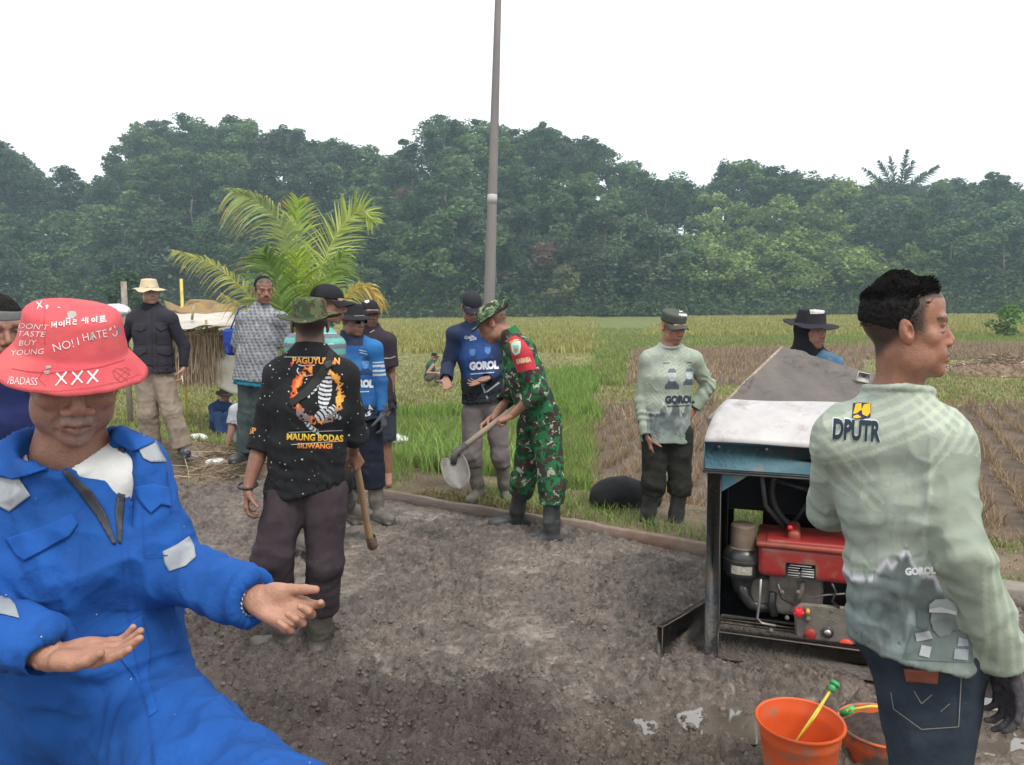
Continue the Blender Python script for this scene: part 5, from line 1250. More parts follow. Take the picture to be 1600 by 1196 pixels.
# curly hair
g_ = np.random.default_rng(4); mb = MB(); q = 1.02
f16.hair_shell(top=.010, curl=.0025, vox=.0032, back=.030, front=.058, seed=8, fr=90, side=.0015, name='hair')
for i in range(5200):
    th = g_.uniform(0, 2 * math.pi); r = g_.uniform(0, 1) ** .5; x, y = .0725 * r * math.cos(th), -.014 + .095 * r * math.sin(th); zz_ = .037 + .091 * math.sqrt(max(0, 1 - r * r))
    if r > .93: zz_ = g_.uniform(.012, .06); x, y = .0775 * math.cos(th), -.014 + .098 * math.sin(th)
    if zz_ < (.058 if y > .045 else .03 if y > .02 else .0): continue
    top_ = min(1, max(.18, (zz_ - .035) / .045)); b = np.array([x, y, zz_]); n_ = nrm((x * 1.2, y + .016, zz_ - .02)); cl = .6 + .8 * noise(np.array([[x, y, zz_]]), 38, 3)[0]
    u_ = nrm(np.cross(n_, g_.normal(size=3))); v_ = np.cross(n_, u_); rr = g_.uniform(.002, .005) * top_; ph = g_.uniform(0, 6); ln_ = (.020 * top_ * max(.3, cl) * (1.35 if y > .03 else 1) + .003)
    pts = [b + n_ * (ln_ * t - .002) + (u_ * math.cos(ph + 5.5 * t) + v_ * math.sin(ph + 5.5 * t)) * rr for t in np.linspace(0, 1, 7)]
    mb.tube([f16.hp(*p) for p in pts], [.0009, .0011, .0011, .0010, .0009, .0008, .0004], 3, cap=False)
mb.build('hair_curls', hair_m, f16.root, smooth=True)
gk = mat('knit_glove', (.045, .04, .045), rough=.95, n_scale=70, n_amt=.5, bump=.004, b_scale=230, spots=((.3, .28, .27), 45, .06))
hg = hand_prims(J['wB'] + (.004, 0, -.01), (.12, -.05, -1), (-.9, -.2, 0), -1, 1.02, (.55, .6, .65, .7), .5, .03)
hg.append(econe(J['wB'] + (-.012, 0, .05), J['wB'] + (.004, 0, -.02), (.035, .034), (.033, .028), (1, 0, 0), .01))
v, f = sdf_mesh(hg, .0035); mesh_np('glove', v, f, gk, f16.root)
# ================================================================== man in black with camo hat
f7 = Fig('man seen from behind in black tiger print shirt and camouflage boonie hat', 3.4,
         dict(head=(484, 508, 0), neck=(486, 553, -.03), pelvis=(478, 745, 0), sA=(437, 586, 0), sB=(536, 588, 0), eA=(410, 688, .02), wA=(387, 764, -.06), eB=(553, 678, .08), wB=(552, 708, .26),
              hA=(450, 768, 0), kA=(425, 872, -.13), fA=(443, 1000, .02), hB=(508, 768, 0), kB=(508, 880, -.06), fB=(496, 1004, .04)), 190, 197, 3, 0, sc=.95, skin=(.20, .095, .065), gz_=0)
f7.info('tiger'); J = f7.J
h1 = hand_prims(J['wA'], (-.05, -.2, -1), (.9, .3, 0), 1, .92, (.55, .6, .65, .7), .3, .05, k=.005)
h2 = hand_prims(J['wB'], (.2, .3, -.7), (-.6, .6, 0), -1, .9, (1.1, 1.1, 1.1, 1.1), .4, .03)
f7.body(.0045, dict(hairline=.05, fade=.9, handtone=1.2), (h1, h2), bare=[(J['eA'] * .62 + J['wA'] * .38, J['wA'], .036, .024), (J['eA'], J['eA'] * .6 + J['wA'] * .4, .038, .036), (J['eB'], J['wB'], .034, .024)], hv=.0035)
blk = cloth('black_shirt', (.012, .0125, .014), n_amt=.3, bump=.004, b_scale=12, spots=((.55, .55, .54), 40, .16), spec=.3)
f7.top('shirt', blk, vox=.006, loose=1.06, hem=.07, sleeves=(.62, .60), amp=.009, seed=41, cuff=.037, armr=1.12, neckr=.058, hem_n=nrm((.25, 0, -1)), foci=[(J['pelvis'] + (0, 0, .05), nrm((.2, 0, 1)), .2, .007)])
plum = mat('plum_trousers', (.030, .020, .026), rough=.9, n_scale=7, n_col=(.055, .042, .046), n_amt=.8, bump=.005, b_scale=12, b2=(.0006, 300), spots=((.4, .4, .4), 26, .03), spec=.2)
f7.legs('trousers', plum, vox=.0075, hem=(.66, .78), loose=1.12, amp=.010, seed=14, cuff=.083)
mudboot = mat('muddy_boot', (.075, .068, .055), rough=.65, n_scale=11, n_col=(.15, .13, .11), n_amt=.9, bump=.006, b_scale=30, b2=(.001, 200))
f7.boot('A', 252, mudboot, .72, .007); f7.boot('B', 190, mudboot, .74, .007)
cam1 = camo('camo_hat', [(.095, .115, .055), (.035, .06, .03), (.075, .045, .032), (.25, .21, .15)], 20, (.47, .55, .66))
f7.brim_hat('boonie_hat', cam1, crown_r=.092, crown_h=.092, top_r=.082, brim=.062, drop=.006, z0=.034, tilt=-4, wob=.012, seed=5, seg=90, fold=lambda a: .020 * np.abs(np.cos(a)) ** 2)
px = PxD(*f7.topv, off=.003, jump=.06)
gold, fire = (.75, .45, .05), (.75, .22, .04)
px.text('PAGUYUBAN', 494, 564.5, 14, (.72, .5, .12), -1, bold=.45, fine=2.5, wx=.90, grad=(.75, .16, .04), off=.005)
px.text('MAUNG BODAS', 492, 684.5, 14, (.72, .62, .06), -2, bold=.45, fine=2.5, wx=.88, grad=(.6, .2, .03), off=.005); px.text('SILIWANGI', 492, 697.5, 11, (.7, .45, .08), -1, bold=.3, fine=2.5, wx=1.02, grad=(.6, .05, .03), off=.005)
px.strokes([[(444, 558), (500, 558.5)], [(451, 676), (535, 673)], [(455, 695), (528, 690)]], 1.1, (.4, .4, .4)); px.poly([(454, 566), (460, 566), (455, 574)], (.6, .04, .08), 3); px.poly([(520, 562), (527, 568), (521, 568)], (.6, .04, .08), 3)
def flame(xy):
    x = (xy[:, 0] - 496) / 40; y = (xy[:, 1] - 617) / 46; r = np.hypot(x, y); n1 = fbm(xy, .09, 3, 4); n2 = fbm(xy, .2, 3, 9); k = (r + .16 * n1 > .72) & (r + .22 * n2 < 1.05)
    t = np.clip(.5 + .9 * n2 + .4 * x, 0, 1)[:, None]; c = np.array([.5, .06, .02]) * (1 - t) + np.array([.8, .42, .08]) * t
    gy = sstep(.35, .6, y)[:, None] * (np.abs(x) > .25)[:, None]; c = c * (1 - .8 * gy) + np.array([.13, .15, .18]) * .8 * gy; k &= ~((y < -.72) & (np.abs(x) < .2)) & (n2 > -.52); return c, k
px.raster(450, 540, 568, 664, 1.4, flame, off=.0035)
tw = (.5, .52, .55)
for cx_, cy_, rx_, ry_, an_, nst in ((508, 612, 11, 30, 8, 9), (503, 648, 14, 9, -35, 4), (492, 604, 6, 14, 25, 4), (516, 642, 12, 6, -50, 4), (488, 670, 16, 4.5, 40, 5), (528, 652, 8, 4, 20, 3), (480, 616, 9, 3.5, 60, 3)):
    def tig(xy, cx_=cx_, cy_=cy_, rx_=rx_, ry_=ry_, an_=an_, nst=nst):
        a = R(an_); x = (xy[:, 0] - cx_); y = (xy[:, 1] - cy_); u = (x * math.cos(a) + y * math.sin(a)) / rx_; w = (-x * math.sin(a) + y * math.cos(a)) / ry_; k = u * u + w * w < 1
        L_ = w if ry_ > rx_ else u; O = u if ry_ > rx_ else w; st = np.sin(L_ * nst * 3.1 + O * O * 2.2) > .25; c = np.where(st[:, None], .02, 1) * np.array(tw); return c, k
    px.raster(cx_ - max(rx_, ry_), cx_ + max(rx_, ry_), cy_ - max(rx_, ry_), cy_ + max(rx_, ry_), 1.2, tig, off=.005)
px.strokes([[(466, 570 + 0), (472, 572), (482, 571), (492, 571)], [(466, 575), (464, 580), (468, 586), (478, 588), (488, 586)]], 1.6, tw)
px.text('BP', 393, 674, 13, (.7, .3, .08), 4, bold=.4, fine=2.5, off=.004); px.strokes([[(401, 610), (398, 640), (395, 662)]], 1.8, (.45, .05, .12))
px.build('shirt_print', ink, f7.top_o).location = (0, 0, 0)
mb = MB(); 
mb.tube([J['wA'] + np.array([math.cos(t) * .042, math.sin(t) * .036, .008 * math.sin(t) + .016]) for t in np.linspace(0, 6.283, 28)], .0055, 8, cap=False); mb.build('bracelet', mat('dark_rubber', (.02, .018, .018), rough=.5), f7.root, smooth=True)
# shoulder strap of his sling bag: a band round the torso
stp = PxD(*f7.topv, off=.009, jump=.06); stp.poly([(513, 547), (522, 552), (519, 570), (508, 590), (482, 618), (456, 636), (450, 628), (478, 604), (498, 580), (508, 562)], (1, 1, 1), 3)
sr = root('sling_bag', 'black sling bag strap crossing the back of the tiger shirt', 'bag strap', tuple(f7.J['neck'])); sr['_o'] = list(map(float, sr.location))
stp.build('strap', mat('webbing', (.012, .012, .012), rough=.8, bump=.001, b_scale=500), sr, .003); 
stp.poly([(504, 568), (517, 562), (521, 571), (510, 578)], (1, 1, 1), 3, .014); stp.build('buckle', mat('black_plastic', (.02, .02, .022), rough=.4), sr, .005)
# ================================================================== more figures
def std(label, d, J, yaw, hy, hp, hr=0, **k): return Fig(label, d, J, yaw, hy, hp, hr, **k)
dkboot = mat('black_boot', (.022, .024, .026), rough=.45, n_scale=9, n_col=(.10, .10, .095), n_amt=.5, bump=.002, b_scale=30)
def blue_jersey(name, seed, zt, zb, cx, dark=(.010, .016, .045), mid=(.012, .06, .23), dz=0):
    def fn(v):
        z = (v[:, 2] - zb) / (zt - zb); x = (v[:, 0] - cx); n = fbm(v, 7, 4, seed); t = np.clip(np.exp(-((z - .62) / .3) ** 2) * np.exp(-(x / .13) ** 2) * 1.2 + .3 * n, 0, 1)[:, None]
        c = np.array(dark) * (1 - t) + np.array(mid) * t; lo = sstep(.36, .26, z)[:, None]; c = c * (1 - lo) + np.array((.012, .014, .02)) * lo
        return c
    return fn
# ------------------------------------------------------------------ soldier
f13 = std('soldier in green camouflage uniform and boonie hat, bending over a shovel', 5.2,
          dict(head=(770, 505, 0), neck=(797, 529, 0), pelvis=(843, 648, 0), sA=(800, 546, .17), sB=(819, 549, -.16), eA=(803, 612, .22), wA=(770, 655, .06), eB=(841, 612, -.22), wB=(799, 650, -.16),
               hA=(832, 665, .09), hB=(853, 666, -.08), kA=(818, 750, .12), kB=(862, 758, -.14), fA=(806, 808, .22), fB=(862, 838, -.16)), 272, 262, 30, 0, sc=1.0, skin=(.33, .165, .105))
f13.info('soldier'); J = f13.J
h1 = hand_prims(J['wA'] + (-.02, 0, -.0), (-.55, -.35, -.45), (.2, -.55, -.8), 1, .95, (1.0, 1.05, 1.1, 1.15), .9, .02); h2 = hand_prims(J['wB'], (-.75, .1, -.3), (.2, .2, -1), -1, .95, (1.2, 1.2, 1.2, 1.2), .8, .02)
f13.body(.004, dict(hairline=.058, fade=.55), (h1, h2), hv=.0045, bare=[(J['eA'] * .5 + J['wA'] * .5, J['wA'], .034, .026), (J['eB'] * .5 + J['wB'] * .5, J['wB'], .034, .026)])
cam2 = camo('camo_uniform', [(.022, .135, .05), (.018, .045, .022), (.060, .028, .030), (.36, .36, .29)], 12, (.53, .55, .635))
f13.top('field_shirt', cam2, vox=.0075, loose=1.08, hem=.06, sleeves=(.72, .72), amp=.009, seed=51, cuff=.046, armr=1.18, collar='stand', shoulder=.066)
f13.legs('field_trousers', cam2, vox=.008, hem=(.68, .68), loose=1.12, amp=.011, seed=52, cuff=.08)
f13.boot('A', 275, dkboot, .66, .0075); f13.boot('B', 262, dkboot, .66, .0075)
cam3 = camo('camo_hat_green', [(.14, .19, .10), (.03, .09, .04), (.055, .035, .032), (.40, .38, .30)], 19, (.46, .53, .62))
f13.brim_hat('boonie_hat', cam3, crown_r=.093, crown_h=.088, top_r=.08, brim=.068, drop=.004, z0=.040, tilt=2, wob=.01, seed=8, fold=lambda a: .055 * np.clip(-np.sin(a), 0, 1) ** 2 + .01 * np.abs(np.cos(a)) - .012 * np.clip(np.sin(a), 0, 1))
mb = MB(); pts = [f13.hp(-.06, -.085, .02), f13.hp(-.04, -.15, -.03), f13.hp(0, -.19, -.02), f13.hp(0, -.18, .04), f13.hp(0, -.14, .08)]; t_ = np.linspace(0, 1, 20); pts = np.array(pts); tt = np.linspace(0, 1, 5); mb.tube(np.stack([np.interp(t_, tt, pts[:, k]) for k in range(3)], 1), .0022, 6); mb.build('chin_cord', mat('cord_black', (.015, .015, .012)), f13.root)
px = PxD(*f13.topv, off=.004, jump=.08)
px.poly([(794, 529), (805, 524), (818, 532), (832, 550), (838, 577), (824, 579), (809, 583), (800, 560)], (.48, .03, .05), 3, .005)
px.poly([(798, 537), (805, 532), (813, 533), (814, 541), (812, 552), (805, 556), (800, 550)], (.45, .6, .5), 2, .009); px.poly([(801, 541), (810, 539), (811, 548), (806, 552), (803, 549)], (.15, .42, .28), 2, .012)
px.poly([(803, 545), (808, 543), (808, 549), (804, 549)], (.45, .1, .08), 2, .014); px.strokes([[(796, 536), (804, 531), (811, 531)]], 1.6, (.75, .5, .12), .011)
px.text('BABINSA', 818, 564, 10.5, (.72, .52, .3), 10, bold=.5, fine=2, wx=.55, off=.009)
px.build('arm_band', ink, f13.top_o).location = (0, 0, 0)
# ------------------------------------------------------------------ blue jersey man with open palms
f12 = std('man in dark cap and navy printed jersey holding out both palms beside the soldier', 6.15,
          dict(head=(737, 480, -.02), neck=(743, 507, .03), pelvis=(757, 628, 0), sA=(711, 522, 0), sB=(779, 523, 0), eA=(700, 570, .03), wA=(697, 594, -.17), eB=(786, 576, .02), wB=(760, 592, -.14),
               hA=(740, 645, 0), hB=(774, 645, 0), kA=(737, 712, -.04), kB=(782, 712, -.02), fA=(748, 768, 0), fB=(791, 770, .02)), 12, 16, 32, 0, sc=.97, skin=(.30, .165, .12), gz_=0)
f12.info('blue12'); J = f12.J
h1 = hand_prims(J['wA'], (.15, -.75, -.5), (.1, -.45, .9), 1, .95, (.25, .25, .3, .35), .4, .06); h2 = hand_prims(J['wB'], (-.95, -.2, -.35), (-.25, -.35, .9), -1, .95, (.15, .25, .4, .5), .3, .12)
f12.body(.0042, dict(hairline=.06, brow=1), (h1, h2), hv=.0045)
jm = cloth('dark_jersey', (1, 1, 1), attr=True, n_scale=8, n_amt=.05, bump=.004, b_scale=10, rough=.7, spec=.35)
f12.top('jersey', jm, vox=.0075, loose=1.05, hem=.0, sleeves=(.97, .97), amp=.007, seed=61, cuff=.038, colf=blue_jersey('a', 3, J['neck'][2], J['pelvis'][2], J['neck'][0]), collar='stand')
grey_tr = cloth('grey_trousers', (.16, .135, .135), bump=.005, dirt=((.10, .085, .07), 6, .5, .8))
f12.legs('trousers', grey_tr, vox=.009, hem=(.64, .64), loose=1.05, amp=.009, seed=62, cuff=.072); f12.boot('A', 335, mudboot, .62, .008); f12.boot('B', 10, mudboot, .62, .008)
navy = cloth('navy_cap', (.022, .022, .03), rough=.85)
f12.cap('cap', navy, z0=.04, bill=.07)
def portraits(px, fs, w, base, skin_, off=.003):
    """two soft printed faces"""
    for (cx, cy, s_) in fs:
        def fn(xy, cx=cx, cy=cy, s_=s_):
            x = (xy[:, 0] - cx) / s_; y = (xy[:, 1] - cy) / s_; face = (x / .36) ** 2 + (y / .5) ** 2 < 1; hair_ = ((x / .42) ** 2 + ((y + .12) / .52) ** 2 < 1) & (y < -.2); bod = (np.abs(x) < .35 + .25 * sstep(.5, .8, y)) & (y > .45) & (y < 1.1)
            c = np.tile(base, (len(xy), 1)) * (1 + .3 * noise(xy / s_, 6, 4))[:, None]; c[bod] *= .8; c[face] = np.array(skin_) * (1 + .15 * noise(xy / s_, 5, 7)[face])[:, None]
            dk_ = face & ((np.abs(y + .05) < .07) & (np.abs(np.abs(x) - .16) < .09) | (np.abs(y - .27) < .035) & (np.abs(x) < .14) | (np.abs(x) < .05) & (np.abs(y - .12) < .05)); c[dk_] *= .75; c[hair_] = np.array(base) * .7 + np.array(skin_) * .1; return c, face | hair_ | bod
        px.raster(cx - s_ * .65, cx + s_ * .65, cy - s_ * .7, cy + s_ * 1.1, max(1.0, s_ / 16), fn, off)
px = PxD(*f12.topv, off=.004, jump=.06)
portraits(px, [(738, 549, 15), (762, 546, 15)], 1, (.02, .06, .2), (.08, .2, .48))
px.text('GOROL', 756, 572, 16, (.6, .63, .68), 3, bold=1.1, fine=2, wx=.80, off=.006); px.strokes([[(735, 585), (772, 582)]], 1.6, (.35, .42, .5)); px.text('Gede', 733, 527, 7, (.4, .45, .5), 12, bold=.3, fine=1.6); px.text('Budi', 739, 530, 6, (.4, .45, .5), 12, bold=.3, fine=1.6)
px.strokes([[(749, 592), (762, 624)], [(760, 613), (780, 598)], [(752, 604), (757, 600)]], 2.6, (.3, .34, .42)); px.build('jersey_print', ink, f12.top_o).location = (0, 0, 0)
# ------------------------------------------------------------------ green cap man
f14 = std('man in olive field cap and pale sage jersey standing with hand on hip', 5.43,
          dict(head=(1052, 510, 0), neck=(1046, 545, .02), pelvis=(1041, 662, 0), sA=(1014, 563, .03), sB=(1082, 562, .03), eA=(1003, 626, .03), wA=(1012, 683, -.06), eB=(1106, 603, .10), wB=(1083, 640, .08),
               hA=(1023, 678, 0), hB=(1061, 678, 0), kA=(1021, 757, -.03), kB=(1063, 757, -.02), fA=(1011, 814, .02), fB=(1055, 817, 0)), 4, 22, 14, 0, sc=.97, skin=(.35, .17, .115), gz_=-.05)
f14.info('greencap'); J = f14.J
h1 = hand_prims(J['wA'], (.15, -.1, -1), (.9, .3, 0), 1, .93, (.5, .6, .65, .7), .3, .04); h2 = hand_prims(J['wB'], (-.6, -.6, -.5), (-.5, .6, 0), 1, .93, (.3,) * 4)
f14.body(.0038, dict(brow=.9), (h1, h2), closed=True, hv=.0045)
bf = sage_cols(J['pelvis'][0], 0, .17, J['neck'][2], J['pelvis'][2] - .13, 13, .60)
def sage14(v):
    c = bf(v); arm = (v[:, 0] < J['pelvis'][0] - .155) | (v[:, 0] > J['pelvis'][0] + .155); a_ = np.array([.31, .36, .28]) * (1 + .1 * fbm(v, 8, 3, 6))[:, None]; c[arm] = a_[arm]; return c
f14.top('jersey', shm, vox=.0068, loose=1.04, hem=.13, sleeves=(.97, .97), amp=.007, seed=71, cuff=.036, colf=sage14, foci=[(J['wA'] * .6 + J['eA'] * .4, nrm(J['wA'] - J['eA']), .14, .009), (J['eB'], nrm(J['wB'] - J['eB']), .14, .008)])
blk_tr = cloth('black_trousers', (.020, .020, .016), bump=.006, dirt=((.07, .065, .05), 7, .52, .9))
f14.legs('trousers', blk_tr, vox=.0085, hem=(.62, .62), loose=1.10, amp=.011, seed=72, cuff=.085); f14.boot('A', 20, dkboot, .66, .008); f14.boot('B', 50, dkboot, .66, .008)
oliv = cloth('olive_cap', (.075, .080, .065), bump=.002, rough=.9)
f14.cap('field_cap', oliv, z0=.035, h=.068, flat_top=True, bill=.055, r=.093, tilt=3)
px = PxD(*f14.topv, off=.003, jump=.06)
portraits(px, [(1050, 587, 19), (1077, 585, 16)], 1, (.10, .13, .15), (.42, .46, .47)); px.text('GOROL', 1062, 625, 15, (.02, .035, .05), 1, bold=1.0, fine=2, wx=.86, off=.006); px.strokes([[(1042, 635), (1080, 634)]], 1.5, (.05, .06, .08)); px.strokes([[(1036, 568), (1046, 567)], [(1073, 566), (1081, 567)]], 1.4, (.1, .12, .12))
px.build('jersey_print', ink, f14.top_o).location = (0, 0, 0)
me = f14.hat_o.data; cv = np.array([f14.root.matrix_world.translation for _ in range(1)]);
hv_ = np.array([v.co[:] for v in me.vertices]) + np.array(f14.root['_o'][:]); hf_ = np.array([p.vertices[:] for p in me.polygons]); hp_ = PxD(hv_, hf_, off=.004)
hp_.text('army', 1069, 492, 6, (.6, .6, .55), -2, bold=.5, fine=1.5, wx=1.3); hp_.poly([(1061, 482), (1068, 482), (1069, 487), (1062, 488)], (.55, .55, .5), 2); hp_.build('cap_badge', ink, f14.hat_o).location = (0, 0, 0)
# ------------------------------------------------------------------ man behind the hopper
f15 = std('man in wide dark hat, black hood and denim shirt behind the cement hopper', 5.0,
          dict(head=(1268, 515, 0), neck=(1262, 549, .02), pelvis=(1262, 680, 0), sA=(1230, 572, .05), sB=(1300, 572, -.03), eA=(1222, 640, .05), wA=(1232, 690, -.1), eB=(1308, 640, 0), wB=(1300, 690, -.12),
               hA=(1245, 695, 0), hB=(1280, 695, 0), kA=(1243, 790, 0), kB=(1282, 790, 0), fA=(1243, 868, 0), fB=(1282, 868, 0)), 15, 22, 4, 0, sc=1.0, skin=(.34, .18, .125), gz_=-.1)
f15.info('hopper man'); J = f15.J
f15.body(.0038, dict(mous=.75, goat=.5), (hand_prims(J['wA'], (0, -.3, -1), (1, 0, 0), 1), hand_prims(J['wB'], (0, -.3, -1), (-1, 0, 0), -1)), hv=.006)
dns = mat('denim_shirt', (.03, .085, .16), rough=.9, n_scale=16, n_col=(.10, .19, .28), n_amt=.7, bump=.005, b_scale=14, b2=(.0005, 300), stretch=(1, 1, .5))
f15.top('denim_shirt', dns, vox=.008, loose=1.05, hem=.08, sleeves=(.97, .97), amp=.008, seed=81, collar='crew'); f15.legs('trousers', blk_tr, vox=.010, seed=82); f15.boot('A', 20, dkboot, .6, .009); f15.boot('B', 40, dkboot, .6, .009)
hoodm = cloth('black_hood', (.012, .012, .016), bump=.003)
K = [ell(f15.hp(0, -.022, .02), np.array([.088, .105, .10]), f15.M, .02), econe(f15.hp(0, -.02, -.03), f15.J['neck'] + (0, 0, .0), (.083, .085), (.10, .095), f15.M[:, 0], .03), cone(f15.J['neck'] + (-.09, 0, -.03), f15.J['neck'] + (.09, 0, -.03), .05, .05, .03), ell(f15.hp(0, .075, -.005), np.array([.054, .06, .078]), f15.M, .015, 'sub'), ell(f15.hp(0, .08, -.04), np.array([.050, .06, .066]), f15.M, .015, 'sub')]
v, f = sdf_mesh(K, .006); v = wrinkle(v, f, .005, 9); mesh_np('hood', v, f, hoodm, f15.root)
f15.brim_hat('wide_hat', cloth('dark_hat', (.022, .020, .026), bump=.002), crown_r=.096, crown_h=.092, top_r=.083, brim=.078, drop=.012, z0=.040, wob=.012, seed=14, fold=lambda a: .02 * np.clip(-np.sin(a), 0, 1))
hp_ = PxD(*f15.hat_np, off=.004); hp_.poly([(1265, 484), (1271, 488), (1277, 483), (1282, 487), (1290, 484), (1288, 490), (1276, 491), (1266, 491)], (.5, .48, .46), 2); hp_.build('hat_badge', ink, f15.hat_o).location = (0, 0, 0)
# ------------------------------------------------------------------ beige hat, black vest
f3 = std('man in beige sun hat, black pocketed vest and khaki trousers standing on the left verge', 7.4,
         dict(head=(234, 456, 0), neck=(236, 481, .02), pelvis=(241, 575, 0), sA=(210, 499, .03), sB=(266, 499, 0), eA=(188, 540, .06), wA=(212, 566, .04), eB=(288, 542, .02), wB=(287, 576, -.05),
              hA=(229, 590, 0), hB=(254, 590, 0), kA=(231, 645, -.03), kB=(268, 645, -.04), fA=(237, 700, .05), fB=(285, 698, -.02)), 20, 40, 0, 0, sc=1.0, skin=(.33, .19, .135), gz_=.15)
f3.info('beige'); J = f3.J
h2 = hand_prims(J['wB'], (-.1, -.2, -1), (-.9, -.2, 0), -1, .95, (.5, .6, .65, .7), .4, .04)
f3.body(.0045, dict(brow=.8), (h2, hand_prims(J['wA'], (.7, -.4, -.3), (0, .8, -.2), 1, .95)), hv=.006)
blk2 = cloth('black_knit', (.016, .016, .024), bump=.004); vest = cloth('vest_cloth', (.030, .027, .036), bump=.003)
f3.top('shirt', blk2, vox=.0085, loose=1.0, hem=.0, sleeves=(.97, .97), amp=.006, seed=91, collar='stand')
f3.top('vest', vest, vox=.0085, loose=1.14, hem=.05, sleeves=(0, 0), amp=.005, seed=92, collar='none', shoulder=.068, neckr=.07)
px = PxD(*f3.topv, off=.006, jump=.08)
for c_ in ([(208, 507), (228, 506), (228, 514), (221, 519), (208, 516)], [(242, 505), (264, 505), (264, 513), (252, 518), (243, 513)], [(207, 545), (229, 543), (229, 551), (218, 557), (207, 552)], [(244, 543), (277, 543), (277, 551), (262, 557), (245, 552)]): px.poly(c_, (1, 1, 1), 3, .010); px.build('pocket_flap', vest, f3.root, .004)
px.strokes([[(237, 485), (238, 583)], [(208, 519), (208, 538), (227, 538)], [(243, 518), (244, 538), (264, 538)], [(206, 557), (207, 580), (228, 582)], [(245, 556), (246, 582), (277, 580)]], 1.0, (.008, .008, .01)); px.build('seams', ink, f3.root)
kh = cloth('khaki_trousers', (.25, .20, .155), bump=.006); f3.legs('trousers', kh, vox=.0095, hem=(1.0, 1.0), loose=1.16, amp=.013, seed=93, cuff=.088)
f3.boot('A', 20, mudboot, 0, .009, 'shoe', shoe=True); f3.boot('B', 35, mat('dark_shoe', (.03, .03, .035), rough=.6, n_scale=20, n_col=(.3, .3, .3), n_amt=.5, thr=(.55, .6)), 0, .009, 'shoe', shoe=True)
f3.brim_hat('sun_hat', cloth('beige_felt', (.52, .44, .29), bump=.002), crown_r=.094, crown_h=.085, top_r=.075, brim=.068, drop=.022, z0=.036, wob=.014, seed=17)
mb = MB(); mb.tube([J['wB'] + (.0, -.05, -.07), J['wB'] + (.01, -.05, -.15)], .006, 6); tag(mb.build('cigarette', mat('paper', (.6, .55, .42)), loc=tuple(J['wB'] + (.0, -.05, -.07)), smooth=True), 'short pale stick held in the hand of the man in the beige hat', 'stick')
# ------------------------------------------------------------------ grey batik shirt
f4 = std('man with moustache in grey batik patterned short sleeved shirt and dark green jeans', 7.0,
         dict(head=(412, 453, 0), neck=(408, 484, .03), pelvis=(400, 582, 0), sA=(382, 500, 0), sB=(438, 500, 0), eA=(370, 548, .10), wA=(388, 578, .22), eB=(449, 548, .08), wB=(436, 580, .2),
              hA=(389, 597, 0), hB=(413, 597, 0), kA=(385, 652, 0), kB=(411, 652, 0), fA=(382, 706, .02), fB=(405, 707, 0)), 20, 30, 8, 0, sc=1.0, skin=(.27, .135, .09), gz_=.12)
f4.info('batik'); J = f4.J
f4.body(.0042, hat=None, opts=dict(mous=.95, hairline=.066, fade=.8), hands=(hand_prims(J['wA'], (.8, 0, -.3), (0, 1, 0), 1), hand_prims(J['wB'], (-.8, 0, -.3), (0, 1, 0), -1)), hv=.007, bare=[(J['sA'] * .3 + J['eA'] * .7, J['eA'], .04, .036), (J['eA'], J['wA'], .036, .026), (J['sB'] * .3 + J['eB'] * .7, J['eB'], .04, .036), (J['eB'], J['wB'], .036, .026)])
def batik(v):
    r = np.floor(v[:, 2] / .028); a = .5 + .5 * np.sin(v[:, 0] * 150 + r * 1.7); b = np.abs((v[:, 2] / .028) % 1 - .5); t = np.clip(.5 * a + .9 * b + .35 * noise(v, 60, 4), 0, 1)[:, None]; return np.array([.075, .082, .095]) * (1 - t) + np.array([.32, .33, .35]) * t
f4.top('batik_shirt', mat('batik', attr=True, rough=.9, bump=.003, b_scale=20), vox=.0075, loose=1.16, hem=.08, sleeves=(.42, .42), amp=.006, seed=95, colf=batik, collar='stand', belly=1.1, armr=1.15)
f4.top('undershirt', cloth('teal_cloth', (.02, .17, .24)), vox=.009, loose=1.08, hem=.125, sleeves=(0, 0), amp=.004, seed=96, shoulder=.03, up=-.02, collar='none', belly=1.1)
f4.legs('jeans', cloth('green_jeans', (.045, .062, .062), dirt=((.09, .1, .1), 8, .5, .8)), vox=.0095, loose=1.0, amp=.008, seed=97, cuff=.078); f4.boot('A', 340, dkboot, 0, .009, 'shoe', shoe=True); f4.boot('B', 20, dkboot, 0, .009, 'shoe', shoe=True)
f4.hair_shell(top=.006, curl=.002, vox=.005, back=-.03, front=.066, name='hair')
# blue bag hanging behind him
bc = A(362, 534, 7.15); br = root('shoulder_bag', 'small bright blue shoulder bag hanging behind the grey batik shirt', 'bag', tuple(bc)); v, f = sdf_mesh([plate(bc, (.07, .05, .125), headframe(20, 0, -6), .02, rd=.04)], .008); v = wrinkle(v, f, .006, 5); bag_m = cloth('bag_blue', (.012, .045, .28), rough=.6); mesh_np('pouch', v, f, bag_m, br)
mb = MB(); mb.tube([bc + (.0, -.02, .11), bc + (.03, -.03, .17), bc + (.09, -.03, .3), bc + (.15, 0, .33)], .007, 6); mb.build('strap', bag_m, br); mb = MB(); mb.tube([bc + (-.02, -.052, -.1), bc + (-.045, -.052, .0), bc + (-.02, -.05, .1)], .003, 5); mb.build('zip', mat('pale_zip', (.35, .4, .45)), br)
